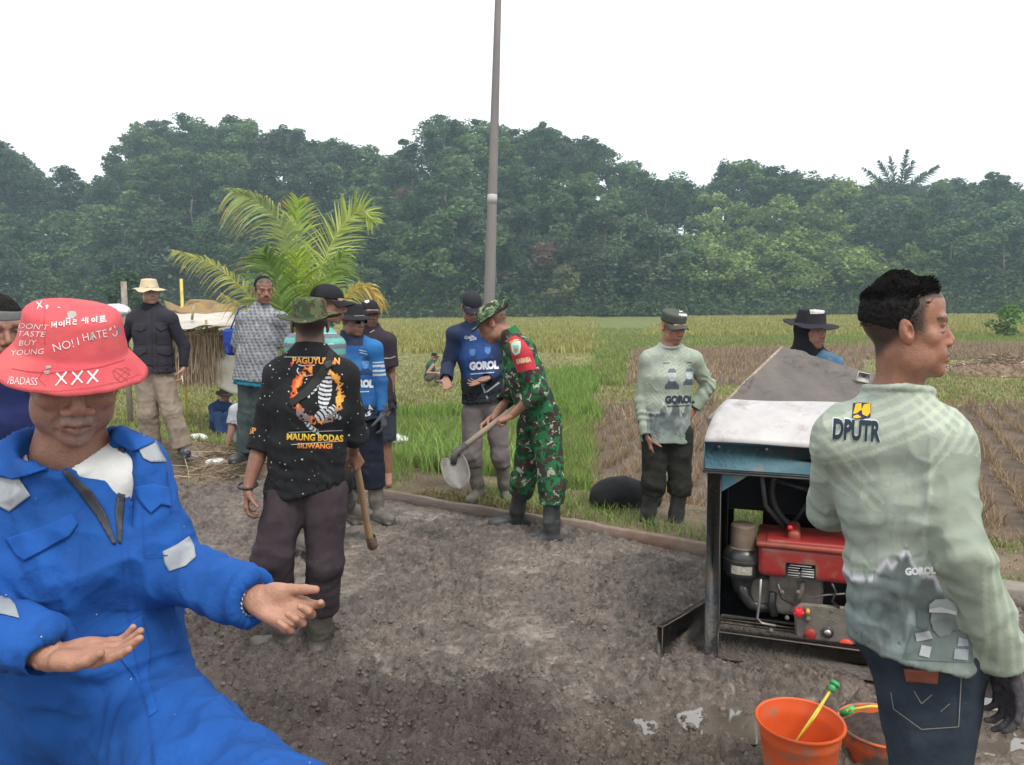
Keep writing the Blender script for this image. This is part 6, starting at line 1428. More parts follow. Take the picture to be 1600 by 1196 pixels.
# ------------------------------------------------------------------ mint striped, black cap
f8 = std('man in black cap and mint and grey striped top, half hidden behind the tiger shirt', 4.75,
         dict(head=(513, 474, 0), neck=(500, 512, .03), pelvis=(505, 645, 0), sA=(462, 540, .10), sB=(522, 542, -.08), eA=(452, 600, .1), wA=(480, 640, -.05), eB=(524, 605, -.1), wB=(515, 650, -.2),
              hA=(492, 662, 0), hB=(518, 662, 0), kA=(485, 755, 0), kB=(530, 745, -.05), fA=(464, 838, -.02), fB=(546, 790, .35)), 80, 90, 8, 0, sc=.98, skin=(.31, .165, .11), gz_=0)
f8.info('mint'); J = f8.J
f8.body(.0042, dict(brow=.9, hairline=.05), (hand_prims(J['wA'], (0, -.3, -1), (1, 0, 0), 1),), hv=.007)
def mint(v): z = ((v[:, 2] - J['neck'][2]) / .062) % 1; c = np.tile((.12, .38, .32), (len(v), 1)); c[z < .45] = (.13, .15, .19); c[(z > .45) & (z < .5)] = (.5, .6, .58); return c
f8.top('striped_top', mat('stripes', attr=True, rough=.9, bump=.003, b_scale=20), vox=.008, loose=1.0, hem=.06, sleeves=(.97, .97), amp=.006, seed=101, colf=mint); f8.legs('trousers', blk_tr, vox=.010, hem=(.66, .66), seed=102); f8.boot('A', 60, mudboot, .6, .008); f8.boot('B', 60, mudboot, .6, .008)
f8.cap('cap', cloth('black_cap', (.016, .016, .02)), z0=.028, bill=.078, r=.092, h=.092); f8.hair_shell(top=.0, curl=.001, vox=.005, back=-.045, front=.06, side=.003)
# ------------------------------------------------------------------ bucket hat, bright blue jersey
f9 = std('smiling man in black bucket hat and bright blue jersey with GOROL print and grey gloves', 5.6,
         dict(head=(551, 500, 0), neck=(548, 530, .03), pelvis=(560, 650, 0), sA=(522, 548, .08), sB=(583, 546, -.04), eA=(514, 605, .05), wA=(524, 650, -.1), eB=(594, 598, -.03), wB=(599, 646, -.08),
              hA=(550, 665, 0), hB=(578, 665, 0), kA=(552, 735, 0), kB=(583, 735, -.03), fA=(548, 795, 0), fB=(590, 797, -.05)), 40, 50, 4, 0, sc=.97, skin=(.25, .13, .09), gz_=0)
f9.info('bluegorol'); J = f9.J
f9.body(.0038, dict(brow=.6), (hand_prims(J['wA'], (0, -.3, -1), (1, 0, 0), 1),), smile=1.6, hv=.007)
def bj(v):
    n = fbm(v, 6, 4, 7); t = np.clip(.62 + .6 * n, 0, 1)[:, None]; c = np.array((.01, .04, .16)) * (1 - t) + np.array((.015, .14, .38)) * t; z = v[:, 2]; lo = sstep(J['pelvis'][2] + .12, J['pelvis'][2] + .06, z) * (v[:, 0] < J['wB'][0] - .05); c = c * (1 - lo[:, None]) + np.array((.012, .018, .035)) * lo[:, None]
    arm = (v[:, 0] > J['sB'][0] + .0) & (z < J['sB'][2] - .09) & (z > J['sB'][2] - .21); st = (np.sin(z * 2 * math.pi / .032) > .0); c[arm & st] = (.5, .55, .58); c[(z > J['neck'][2] - .045) & (np.abs(v[:, 0] - J['neck'][0]) < .11)] = (.012, .018, .05); return c
f9.top('jersey', jm, vox=.0072, loose=1.03, hem=.03, sleeves=(.97, .97), amp=.008, seed=111, colf=bj, collar='stand')
px = PxD(*f9.topv, off=.004, jump=.06); portraits(px, [(571, 568, 17), (545, 572, 14)], 1, (.015, .05, .16), (.07, .2, .42)); px.text('GOROL', 562, 600, 15, (.62, .65, .7), -2, bold=1.1, fine=2, wx=.8, off=.006); px.strokes([[(556, 613), (577, 612)], [(561, 547), (573, 550)], [(562, 551), (574, 554)]], 1.6, (.4, .48, .55)); px.poly([(577, 632), (583, 640), (578, 650), (566, 652), (575, 644)], (.45, .5, .55), 3); px.build('jersey_print', ink, f9.top_o).location = (0, 0, 0)
nvt = cloth('navy_trousers', (.012, .014, .024), bump=.006); f9.legs('trousers', nvt, vox=.009, hem=(.72, .72), loose=1.1, amp=.01, seed=112, cuff=.08); f9.boot('A', 30, mudboot, .6, .008); f9.boot('B', 45, mudboot, .62, .008)
gg = mat('grey_glove', (.07, .075, .09), rough=.95, n_scale=60, n_amt=.4, bump=.003, b_scale=200); v, f = sdf_mesh(hand_prims(J['wB'], (.05, -.1, -1), (-.9, .2, 0), -1, 1.02, (.5, .55, .6, .65), .3, .04) + [cone(J['wB'] + (0, 0, .05), J['wB'], .034, .03)], .0055); mesh_np('glove', v, f, gg, f9.root)
f9.brim_hat('bucket_hat', cloth('black_felt', (.018, .02, .024), bump=.002), crown_r=.095, crown_h=.085, top_r=.08, brim=.052, drop=.030, z0=.036, wob=.006, seed=19)
gl = MB(); dk_ = mat('dark_lens', (.01, .01, .012), rough=.15)
for q in (-1, 1): gl.box(f9.hp(q * .031, .103, -.004), (.048, .004, .032), f9.M, bev=.002)
gl.tube([f9.hp(-.01, .107, .002), f9.hp(.01, .107, .002)], .0025, 6); gl.tube([f9.hp(.055, .1, .004), f9.hp(.083, .0, .004)], .0025, 6); gl.tube([f9.hp(-.055, .1, .004), f9.hp(-.083, .0, .004)], .0025, 6); gl.build('glasses', dk_, f9.root)
# ------------------------------------------------------------------ dark polo, shorts
f10 = std('man in dark polo shirt and grey shorts behind the bright blue jersey', 6.5,
          dict(head=(578, 489, 0), neck=(581, 517, .02), pelvis=(590, 630, 0), sA=(561, 535, .06), sB=(606, 533, -.04), eA=(560, 585, .05), wA=(575, 625, -.1), eB=(611, 583, -.02), wB=(609, 630, -.06),
               hA=(582, 645, 0), hB=(600, 645, 0), kA=(586, 695, 0), kB=(603, 695, 0), fA=(592, 740, 0), fB=(607, 742, 0)), 30, 28, 8, 0, sc=.95, skin=(.24, .12, .08), gz_=.05)
f10.info('polo'); J = f10.J
h2 = hand_prims(J['wB'], (0, -.15, -1), (-.9, .2, 0), -1, .93, (.5, .55, .6, .65), .3, .04)
f10.body(.0045, dict(brow=.9), (h2,), hv=.005, bare=[(J['sB'] * .4 + J['eB'] * .6, J['eB'], .042, .037), (J['eB'], J['wB'], .037, .026), (J['kA'], J['fA'], .05, .034), (J['kB'], J['fB'], .05, .034), (J['hB'], J['kB'], .07, .052), (J['fB'], J['fB'] + (.02, -.12, -.06), .035, .03), (J['fA'], J['fA'] + (.02, -.12, -.06), .035, .03)])
polo = cloth('polo_cloth', (.035, .026, .034)); f10.top('polo_shirt', polo, vox=.0085, loose=1.03, hem=.06, sleeves=(.40, .40), amp=.006, seed=121, collar='stand', armr=1.2)
px = PxD(*f10.topv, off=.004, jump=.06); px.poly([(584, 537), (590, 536), (591, 541), (585, 542)], (.45, .45, .45), 2); px.strokes([[(600, 560), (610, 560), (618, 557)], [(578, 520), (585, 516)]], 1.2, (.4, .4, .42)); px.build('shirt_trim', ink, f10.top_o).location = (0, 0, 0)
f10.legs('shorts', cloth('grey_shorts', (.035, .04, .055)), vox=.009, hem=(.45, .45), loose=1.15, amp=.008, seed=122)
f10.cap('cap', MATS['black_cap'], z0=.030, bill=.068, r=.09, h=.085)
hv_ = np.array([v.co[:] for v in f10.hat_o.data.vertices]) + np.array(f10.root['_o'][:]); hf_ = np.array([p.vertices[:] for p in f10.hat_o.data.polygons]); hp_ = PxD(hv_, hf_, off=.004); hp_.poly([(569, 467), (573, 465), (577, 467), (577, 472), (573, 474), (569, 472)], (.6, .6, .6), 2); hp_.build('cap_emblem', ink, f10.hat_o).location = (0, 0, 0)
# ------------------------------------------------------------------ far left head wrap
f2 = std('man in dark blue shirt and grey head wrap behind the red hat', 2.75,
         dict(head=(-4, 514, 0), neck=(-12, 562, .02), pelvis=(-30, 800, 0), sA=(-92, 608, 0), sB=(10, 604, 0), eA=(-110, 720, .05), wA=(-90, 800, -.1), eB=(32, 720, .03), wB=(10, 800, -.15),
              hA=(-65, 830, 0), hB=(0, 830, 0), kA=(-65, 1010, 0), kB=(0, 1010, 0), fA=(-65, 1165, 0), fB=(5, 1165, 0)), 30, 50, 6, 0, sc=1.0, skin=(.26, .13, .09), gz_=0)
f2.info('wrap'); J = f2.J
f2.body(.004, dict(brow=.9, goat=.3), (hand_prims(J['wB'], (0, -.3, -1), (-1, 0, 0), -1),), hv=.006)
f2.top('shirt', cloth('indigo_shirt', (.012, .018, .075)), vox=.007, loose=1.05, hem=.08, sleeves=(.97, .97), amp=.008, seed=131); f2.legs('trousers', nvt, vox=.010, seed=132); f2.boot('A', 10, dkboot, .6, .009); f2.boot('B', 10, dkboot, .6, .009)
f2.hair_shell(top=.006, curl=.003, vox=.005, back=-.04, front=.055)
K = [econe(f2.hp(0, -.01, .030), f2.hp(0, -.012, .064), (.086, .106), (.082, .102), f2.M[:, 0], .01, f0=True, f1=True)]; v, f = sdf_mesh(K, .005); v = wrinkle(v, f, .004, 3); mesh_np('head_wrap', v, f, cloth('grey_wrap', (.13, .13, .13)), f2.root)
# ------------------------------------------------------------------ seated people
f5 = std('man in brown hat and dark blue clothes sitting with knees up on the verge', 10.1,
         dict(head=(351, 617, 0), neck=(348, 629, .02), pelvis=(342, 678, .1), sA=(333, 637, .03), sB=(360, 637, -.05), eA=(333, 658, -.12), wA=(350, 652, -.28), eB=(363, 655, -.15), wB=(355, 648, -.3),
              hA=(338, 676, 0), hB=(350, 676, 0), kA=(341, 652, -.35), kB=(356, 652, -.38), fA=(345, 680, -.48), fB=(358, 681, -.48)), 30, 40, 15, 0, sc=.82, skin=(.28, .14, .10))
J = f5.J; f5.body(.006, {}, (hand_prims(J['wA'], (.6, -.3, .2), (0, -1, 0), 1, .85),), hv=.008); nb = cloth('navy_work', (.012, .032, .085))
f5.top('jacket', nb, vox=.01, hem=.03, sleeves=(.97, .97), seed=141); f5.legs('trousers', nb, vox=.011, seed=142, amp=.008, seat=True); f5.boot('A', 20, dkboot, 0, .01, 'shoe', shoe=True); f5.boot('B', 20, dkboot, 0, .01, 'shoe', shoe=True); f5.brim_hat('hat', cloth('brown_felt', (.07, .055, .045)), brim=.05, drop=.02, z0=.035, wob=.006)
f6 = std('person in light grey tee sitting behind the legs of the man in the batik shirt', 8.0,
         dict(head=(386, 618, .05), neck=(386, 632, .05), pelvis=(386, 702, .1), sA=(368, 643, .02), sB=(402, 643, 0), eA=(362, 668, -.04), wA=(356, 697, -.10), eB=(410, 670, 0), wB=(400, 690, -.2),
              hA=(380, 700, 0), hB=(394, 700, 0), kA=(384, 668, -.3), kB=(398, 668, -.32), fA=(384, 700, -.45), fB=(398, 702, -.45)), 10, 10, 20, 0, sc=.88, skin=(.32, .17, .12))
J = f6.J; f6.body(.006, hat=None, opts=dict(hairline=.06), hands=(hand_prims(J['wA'], (0, -.2, -1), (1, 0, 0), 1, .88),), hv=.008, bare=[(J['sA'] * .4 + J['eA'] * .6, J['eA'], .04, .036), (J['eA'], J['wA'], .036, .026)])
f6.top('grey_tee', cloth('light_grey_tee', (.38, .4, .41)), vox=.01, hem=.03, sleeves=(.42, .42), seed=143, armr=1.2); f6.legs('trousers', nvt, vox=.011, seed=144); f6.hair_shell(vox=.007)
f11 = std('man in green tank top and dark cap squatting alone in the paddy', 19.0,
          dict(head=(679, 558, 0), neck=(676, 566, .03), pelvis=(669, 590, .05), sA=(668, 571, .12), sB=(677, 571, -.18), eA=(674, 583, .1), wA=(686, 582, 0), eB=(668, 583, -.28), wB=(683, 583, -.30),
               hA=(671, 590, .1), hB=(671, 591, -.08), kA=(688, 581, .05), kB=(687, 583, -.16), fA=(683, 597, .08), fB=(682, 598, -.12)), 85, 65, 5, 0, sc=.86, skin=(.30, .17, .12))
J = f11.J; f11.body(.009, {}, (hand_prims(J['wB'], (.9, 0, 0), (0, .5, -.6), -1, .86),), hv=.010, bare=[(J['sB'], J['eB'], .045, .036), (J['eB'], J['wB'], .036, .024), (J['sA'], J['eA'], .045, .036), (J['eA'], J['wA'], .036, .024)])
f11.top('tank_top', cloth('green_tank', (.03, .09, .07)), vox=.013, hem=.03, sleeves=(0, 0), seed=145, shoulder=.035); f11.legs('trousers', cloth('mud_trousers', (.14, .12, .10)), vox=.014, seed=146); f11.cap('cap', MATS['black_cap'], bill=.07)
# ------------------------------------------------------------------ tools in hand
wood = mat('tool_wood', (.30, .20, .11), rough=.8, n_scale=14, n_amt=.3, bump=.001, b_scale=90, stretch=(1, 1, .2), n_col=(.16, .12, .09))
def tool_root(name, label, cat, p): r = root(name, label, cat, tuple(p)); return r
# hoe held by the man in the tiger shirt
p0, p1 = A(549, 700, 3.66), A(582, 852, 3.82); hr_ = tool_root('hoe', 'long wooden handled hoe held down by the man in the tiger shirt', 'hoe', p1)
ax = nrm(p1 - p0); mb = MB(); n = 12
mb.tube([p0 - ax * .12 + (p1 - p0 + ax * .12) * t + np.array([.006 * math.sin(5 * t), 0, 0]) for t in np.linspace(0, 1, n)], [.017] * 10 + [.019, .022], 10, (.36, .22, .11)); mb.build('handle', mat('hoe_wood', (.32, .19, .095), rough=.75, n_scale=12, n_col=(.18, .13, .1), n_amt=.7, bump=.001, b_scale=80), hr_, smooth=True)
mb = MB(); mb.lathe(p1 - ax * .01, [(.024, -.04), (.027, -.03), (.027, .02), (.022, .028), (.0, .03)], np.stack([nrm(np.cross(ax, (0, 1, 0))), np.cross(ax, nrm(np.cross(ax, (0, 1, 0)))), ax], 1), 20)
mb.build('socket', mat('rusty_steel', (.12, .08, .06), rough=.7, n_scale=30, n_amt=.4, bump=.003, b_scale=60), hr_, smooth=True)
# shovel in the soldier's hands
a0, a1 = A(806, 636, 5.18), A(706, 712, 5.0); sr_ = tool_root('shovel', 'round bladed shovel with wooden shaft coated in cement, held by the soldier', 'shovel', a1)
ax = nrm(a1 - a0); mb = MB(); mb.tube([a0 - ax * .25, a0, (a0 + a1) / 2, a1], [.019, .019, .02, .019], 10); mb.build('shaft', mat('shovel_wood', (.23, .19, .15), rough=.8, n_scale=14, n_col=(.32, .25, .17), n_amt=.7, bump=.001, b_scale=80), sr_, smooth=True)
# blade: a dished leaf of steel in its own frame
b0 = a1; tip = A(720, 766, 4.88); ly = nrm(tip - b0); lx_ = nrm(np.cross(ly, (0.25, -1, -.2))); ln_ = np.cross(lx_, ly); Lb = np.linalg.norm(tip - b0) ; V = []; nu, nv = 17, 22
for i in range(nv):
    t = i / (nv - 1); wd = .105 * (math.sin(min(1, .16 + t * 1.02) * math.pi) ** .55 if t < .93 else .6) ; wd = .09 * max(.02, (1 - abs(2 * (t - .45)) ** 2.6 * (1 if t > .45 else .55))) ** .6
    for j in range(nu):
        s_ = -1 + 2 * j / (nu - 1); dep = -.032 * (1 - s_ * s_) * (1 - .4 * t) + .01 * t; V.append(b0 + ly * Lb * t + lx_ * wd * s_ + ln_ * dep)
fq = [(i * nu + j, i * nu + j + 1, (i + 1) * nu + j + 1, (i + 1) * nu + j) for i in range(nv - 1) for j in range(nu - 1)]
o = mesh_np('blade', V, np.array(fq), mat('cemented_steel', (.125, .115, .105), rough=.5, n_scale=16, n_amt=.25, bump=.002, b_scale=70), sr_); solid(o, .003, 0)
mb = MB(); mb.tube([a1 - ax * .12, a1 - ax * .02, b0 + ly * .05 - ln_ * .02], [.024, .026, .02], 12); mb.build('socket', mat('dark_socket', (.07, .065, .06), rough=.6, n_scale=20, n_amt=.3), sr_, smooth=True)
# ------------------------------------------------------------------ concrete mixer with its diesel engine
MO = np.array([.868, 3.37, 0.0]); an = R(-20); mu = np.array([math.cos(an), math.sin(an), 0]); mv = np.array([-math.sin(an), math.cos(an), 0]); mz = np.array([0, 0, 1.]); MM = np.stack([mu, mv, mz], 1)
def Lp(x, y, z): return MO + MM @ np.array([x, y, z])
def MP(px, py, yl):
    """point seen at a photo pixel on the mixer's plane y = yl"""
    d = A(px, py, 1.0) - (0, 0, CZ); o = np.array([0, 0, CZ]); t = np.dot(Lp(0, yl, 0) - o, mv) / np.dot(d, mv); return o + d * t
mr = root('concrete_mixer', 'old blue concrete mixer with red diesel engine and a cement caked hopper', 'mixer', tuple(MO))
paint = mat('mixer_blue', (.055, .16, .20), rough=.6, n_scale=5, n_col=(.03, .095, .13), n_amt=.8, bump=.002, b_scale=30, dirt=((.20, .17, .14), 7, .54, .66), spots=((.3, .3, .28), 50, .05))
dsteel = mat('mixer_dark_steel', (.03, .036, .042), rough=.6, n_scale=14, n_col=(.10, .085, .07), n_amt=.8, bump=.003, b_scale=40)
mudst = mat('mud_caked_steel', (.12, .098, .08), rough=.85, n_scale=9, n_col=(.17, .145, .12), n_amt=.9, bump=.008, b_scale=28, b2=(.002, 150))
silver = mat('worn_hood', (.40, .385, .38), rough=.42, n_scale=6, n_col=(.55, .52, .51), n_amt=.8, bump=.0015, b_scale=30, metal=.25, dirt=((.27, .23, .21), 9, .52, .72), spots=((.8, .8, .8), 60, .07))
postm = mat('post_paint', (.045, .06, .068), rough=.7, n_scale=6, n_col=(.125, .10, .08), n_amt=.95, bump=.005, b_scale=30, thr=(.40, .60))
Wd, Dp = .86, .50
def slab(name, m, x, y, z, bev=.003, parent=mr): mb = MB(); mb.box(Lp((x[0] + x[1]) / 2, (y[0] + y[1]) / 2, (z[0] + z[1]) / 2), (x[1] - x[0], y[1] - y[0], z[1] - z[0]), MM, bev=bev); return mb.build(name, m, parent)
for x in ((0, .062), (Wd - .06, Wd)):
    for y in ((0, .06), (Dp - .06, Dp)): slab('frame_post', postm if y[0] == 0 else dsteel, x, y, (.0 if x[0] == 0 else .02, .865))
slab('side_panel', dsteel, (.004, .02), (.062, Dp - .062), (.13, .862), .002)
slab('base_beam', mudst, (.064, Wd + .35), (-.045, .05), (.005, .135), .004); slab('base_beam', mudst, (.064, Wd + .35), (Dp - .06, Dp), (.005, .105), .004)
slab('floor_plate', dsteel, (.03, Wd), (.052, Dp - .062), (.085, .13), .004); slab('engine_rail', mudst, (.064, .50), (.055, .115), (.132, .155), .003); slab('engine_rail', mudst, (.20, Wd), (.30, .37), (.131, .16), .006)
# back wall with an opening low on the left
ib = mat('interior_shade_black', (.006, .0065, .008), rough=.8, n_scale=10, n_amt=.4)  # near-black colour stands in for the shade inside the housing
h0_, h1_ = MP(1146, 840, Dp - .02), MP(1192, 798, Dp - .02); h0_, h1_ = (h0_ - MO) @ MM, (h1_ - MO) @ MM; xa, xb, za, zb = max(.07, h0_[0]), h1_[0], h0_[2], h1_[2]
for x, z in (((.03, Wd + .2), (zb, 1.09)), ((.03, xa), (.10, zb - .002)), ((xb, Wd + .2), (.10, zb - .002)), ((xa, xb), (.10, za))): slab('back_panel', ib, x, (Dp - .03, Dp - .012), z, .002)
slab('side_shade_sheet', ib, (.022, .03), (.062, Dp - .032), (.13, .98), .001); slab('side_shade_sheet', ib, (Wd + .01, Wd + .02), (.062, Dp - .032), (.13, .98), .001); slab('floor_shade_sheet', ib, (.064, Wd), (.125, Dp - .034), (.131, .136), .001)  # thin black sheets added over sides and floor to paint the bay's shade
# front fascia and curved hood
mb = MB(); z0, z1 = .862, .985; mb.box(Lp(Wd / 2 - .004, -.006, (z0 + z1) / 2), (Wd + .02, .012, z1 - z0), MM, bev=.004); mb.build('fascia', paint, mr)
mb = MB(); mb.box(Lp(Wd / 2 - .004, -.001, .852), (Wd + .03, .028, .018), MM, bev=.004); mb.build('lower_rim', dsteel, mr)
V = []; ny_, nx_ = 14, 30
for i in range(ny_):
    t = i / (ny_ - 1); y = -.014 + .30 * t; z = .985 + .155 * math.sin(t * math.pi * .5) ** .9
    for j in range(nx_):
        s_ = j / (nx_ - 1); ins = .085 * t ** 1.2; x = -.014 + ins + s_ * (Wd + .02 - ins); V.append(Lp(x, y, z + .003 * math.sin(9 * s_ + 3 * t)))
for j in range(nx_): s_ = j / (nx_ - 1); V.append(Lp(.075 + s_ * (Wd - .07), Dp, 1.10))
f = np.array([(i * nx_ + j, i * nx_ + j + 1, (i + 1) * nx_ + j + 1, (i + 1) * nx_ + j) for i in range(ny_) for j in range(nx_ - 1)]); o = mesh_np('hood', V, f, silver, mr); solid(o, .006, 0)
V = [Lp(-.012, 0, .985)] + [Lp(-.012 + .085 * t ** 1.2, -.014 + .30 * t, .982 + .155 * math.sin(t * math.pi * .5) ** .9) for t in np.linspace(0, 1, 8)] + [Lp(.07, Dp, 1.10), Lp(.02, Dp, .87), Lp(-.01, 0, .87)]
bmx = MB(); k_ = len(V); V2 = np.r_[V, np.array(V) + mu * .006]; c_ = np.mean(V, 0); ff = [(i, (i + 1) % k_, 2 * k_) for i in range(k_)]; bmx.add(np.r_[V2, [c_]], ff); bmx.build('hood_end', paint, mr)
mb = MB(); mb.add([Lp(.064, .01, .842), Lp(.18, .01, .842), Lp(.064, .01, .76), Lp(.064, .02, .842), Lp(.18, .02, .842), Lp(.064, .02, .76)], [(0, 2, 1), (3, 4, 5)]); mb.add([Lp(.18, .01, .842), Lp(.064, .01, .76), Lp(.064, .02, .76), Lp(.18, .02, .842)], [(0, 1, 2, 3)]); mb.build('gusset', paint, mr)
# drive pulley
c = MP(1275, 770, .40); mb = MB(); t = np.linspace(0, 2 * np.pi, 49); mb.tube([c + mu * .20 * math.cos(a) + mz * .20 * math.sin(a) for a in t], .016, 8, cap=False)
for a in (0.4, 1.65, 2.9, 4.16, 5.4): mb.tube([c, c + mu * .2 * math.cos(a) + mz * .2 * math.sin(a)], .011, 6)
mb.tube([c - mv * .05, c + mv * .04], .035, 14); mb.build('drive_pulley', mat('pulley_iron', (.05, .05, .05), rough=.55, n_scale=20, n_amt=.3), mr, smooth=True)
# engine
er = bpy.data.objects.new('engine', None); C.objects.link(er); er.parent = mr; er.empty_display_size = .1
redp = mat('engine_red', (.30, .018, .022), rough=.35, n_scale=11, n_col=(.25, .04, .03), n_amt=.8, bump=.001, b_scale=40, dirt=((.22, .12, .08), 8, .52, .66), coat=.3)
redb = mat('engine_rust_red', (.17, .035, .02), rough=.5, n_scale=9, n_col=(.4, .06, .03), n_amt=.6, bump=.002, b_scale=50, coat=.3)
iron = mat('cast_iron', (.11, .095, .08), rough=.65, n_scale=14, n_col=(.19, .17, .14), n_amt=.8, bump=.004, b_scale=45, b2=(.001, 180)); blackp = mat('black_enamel', (.015, .017, .02), rough=.3, n_scale=16, n_col=(.10, .09, .08), n_amt=.5, bump=.001, b_scale=40)
brn = mat('dusty_can', (.16, .12, .085), rough=.8, n_scale=16, n_amt=.25, bump=.002, b_scale=60)
def rbox(name, m, x, y, z, rd=.02, vox=.006, amp=0.0):
    c = Lp((x[0] + x[1]) / 2, (y[0] + y[1]) / 2, (z[0] + z[1]) / 2); v, f = sdf_mesh([plate(c, ((x[1] - x[0]) / 2, (y[1] - y[0]) / 2, (z[1] - z[0]) / 2), MM, rd=rd)], vox, sm=2)
    if amp: v = wrinkle(v, f, amp, 3)
    return mesh_np(name, v, f, m, er)
x0 = .225
rbox('fuel_tank', redp, (x0, .72), (.02, .30), (.385, .53), .028, .007); rbox('tank_lid', redb, (x0 - .012, .735), (.008, .31), (.518, .548), .014, .006); rbox('tank_top', redb, (x0 + .12, .40), (.05, .24), (.54, .595), .02, .006); rbox('tank_top', redp, (x0 + .03, .66), (.02, .16), (.535, .56), .014, .005)
v, f = sdf_mesh([ell(Lp(x0 + .13, .07, .605), (.012, .012, .012), MM)], .003); mesh_np('cap_knob', v, f, mat('red_knob', (.7, .02, .04), rough=.4), er)
tk = Lp(0, .018, 0)
def plate_at(px0, py0, px1, py1, yl, m, name, th=.003):
    a, b = MP(px0, py0, yl), MP(px1, py1, yl); cc_ = (a + b) / 2; l = (b - a) @ MM; mb = MB(); mb.box(cc_, (abs(l[0]), th, abs(l[2])), MM, bev=.001); return mb.build(name, m, er), cc_, abs(l[0]), abs(l[2])
pl, pc, pw, ph = plate_at(1228, 879, 1274, 907, .018, mat('name_plate', (.02, .02, .02), rough=.4), 'name_plate')
pr = MB()
for i, (u0, u1, w_) in enumerate(((.1, .9, .9), (.06, .5, .5), (.06, .45, .5), (.06, .5, .5), (.06, .45, .5))): 
    zc = ph * (.36 - .17 * i); pr.box(pc - mv * .0025 + mu * pw * ((u0 + u1) / 2 - .5) + mz * zc, (pw * (u1 - u0) * .9, .0012, ph * .045), MM)
    if i: pr.box(pc - mv * .0025 + mu * pw * .24 + mz * zc, (pw * .42, .0012, ph * (.10 if i > 1 else .04)), MM)
pr.build('plate_marks', mat('plate_print', (.4, .4, .38), rough=.5), er)
# air cleaner
ac = Lp(.155, .12, -.062); mb = MB(); mb.lathe(ac, [(0.001, .655), (.05, .653), (.056, .645), (.056, .55), (.062, .546), (.062, .538), (.04, .53)], None, 28); mb.build('intake_can', brn, er, smooth=True, auto=.6)
mb = MB(); mb.lathe(ac, [(.04, .552), (.062, .546), (.078, .530), (.086, .512), (.086, .50), (.090, .497), (.090, .489), (.086, .486), (.086, .43), (.081, .42), (.06, .405), (.05, .38), (.04, .345), (.034, .33), (.001, .33)], None, 32); mb.build('air_cleaner', blackp, er, smooth=True, auto=.6)
mb = MB(); a_ = np.linspace(-1.2, .3, 12) - math.pi / 2 + R(-6); V = []
for a in a_:
    for z in (.478, .440): V.append(ac + np.array([math.cos(a) * .0872, math.sin(a) * .0872, z]))
V = np.array(V); mb.add(V, [(2 * i, 2 * i + 1, 2 * i + 3, 2 * i + 2) for i in range(3, 11)]); mb.build('filter_label', mat('label_paper', (.38, .35, .28), rough=.7, n_scale=60, n_amt=.3), er)
def pp(l, y): return [MP(a, b, y) for a, b in l]
mb = MB(); mb.tube(pp([(1158, 912), (1164, 930), (1174, 944), (1190, 949), (1210, 948)], .10), [.03, .028, .026, .024, .024], 14); mb.build('intake_pipe', blackp, er, smooth=True)
mb = MB(); mb.tube(pp([(1189, 905), (1187, 935), (1183, 966), (1190, 974), (1212, 978)], .04), .006, 8); mb.build('fuel_pipe', mat('pipe_steel', (.35, .33, .30), rough=.4, metal=.6), er, smooth=True)
rbox('cylinder_block', iron, (.27, .50), (.07, .34), (.20, .39), .02, .007, .004); rbox('cylinder_head', iron, (.19, .28), (.09, .30), (.21, .35), .018, .007, .004)
# gear case: a bevelled outline with its own thickness
outl = [(1240, 950), (1252, 942), (1300, 946), (1345, 950), (1365, 975), (1365, 1040), (1325, 1042), (1290, 1030), (1262, 1015), (1243, 1000)]
pf_, pb_ = pp(outl, .03), pp(outl, .20); k_ = len(outl); mb = MB(); pin = [p + (np.mean(pf_, 0) - p) * .06 - mv * .012 for p in pf_]
mb.add(np.r_[pf_, pb_], [(i, (i + 1) % k_, k_ + (i + 1) % k_, k_ + i) for i in range(k_)]); mb.add(np.r_[pf_, pin], [(i, k_ + i, k_ + (i + 1) % k_, (i + 1) % k_) for i in range(k_)]); mb.add(np.r_[pin, [np.mean(pin, 0)]], [(i, k_, (i + 1) % k_) for i in range(k_)]); mb.build('gear_case', iron, er)
for i in range(k_):
    p = pin[i] + (np.mean(pin, 0) - pin[i]) * .1; mb = MB(); mb.tube([p, p - mv * .008], .0055, 6); mb.build('bolt', iron, er)
def knob(px, py, r_, m, name, d=.02, n_=24, star=0):
    c = MP(px, py, .018); mb = MB(); a = np.linspace(0, 2 * np.pi, n_, endpoint=False); rr = r_ * (1 + star * np.sign(np.cos(a * 6))); V = []
    for q, dd in ((1, 0), (1, -d), (.8, -d - .004), (.001, -d - .004)): V += [c + (mu * math.cos(x) + mz * math.sin(x)) * w * q + mv * dd for x, w in zip(a, rr)]
    mb.add(V, [(i * n_ + j, (i + 1) * n_ + j, (i + 1) * n_ + (j + 1) % n_, i * n_ + (j + 1) % n_) for i in range(3) for j in range(n_)]); return mb.build(name, m, er)
knob(1248, 955, .020, mat('red_plastic', (.62, .02, .035), rough=.4), 'control_knob', .03, 24, .16); knob(1262, 954, .009, mat('yellow_cap', (.6, .3, .05), rough=.5), 'cap', .02); knob(1266, 991, .024, mat('red_disc', (.33, .03, .02), rough=.5), 'oil_cap', .008)
knob(1293, 988, .025, blackp, 'shaft_seal', .004); knob(1293, 988, .015, mat('bright_steel', (.6, .6, .58), rough=.3, metal=.9), 'crank_shaft', .012); knob(1322, 1009, .030, mat('orange_red', (.62, .05, .02), rough=.45), 'red_cover', .01); knob(1262, 967, .012, iron, 'cap', .012); knob(1295, 1008, .022, iron, 'boss', .006)
mb = MB(); mb.tube(pp([(1255, 910), (1252, 925), (1246, 940)], .05), .012, 10); mb.tube(pp([(1270, 935), (1290, 930), (1320, 928)], .03), .004, 6); mb.build('linkage', iron, er, smooth=True)
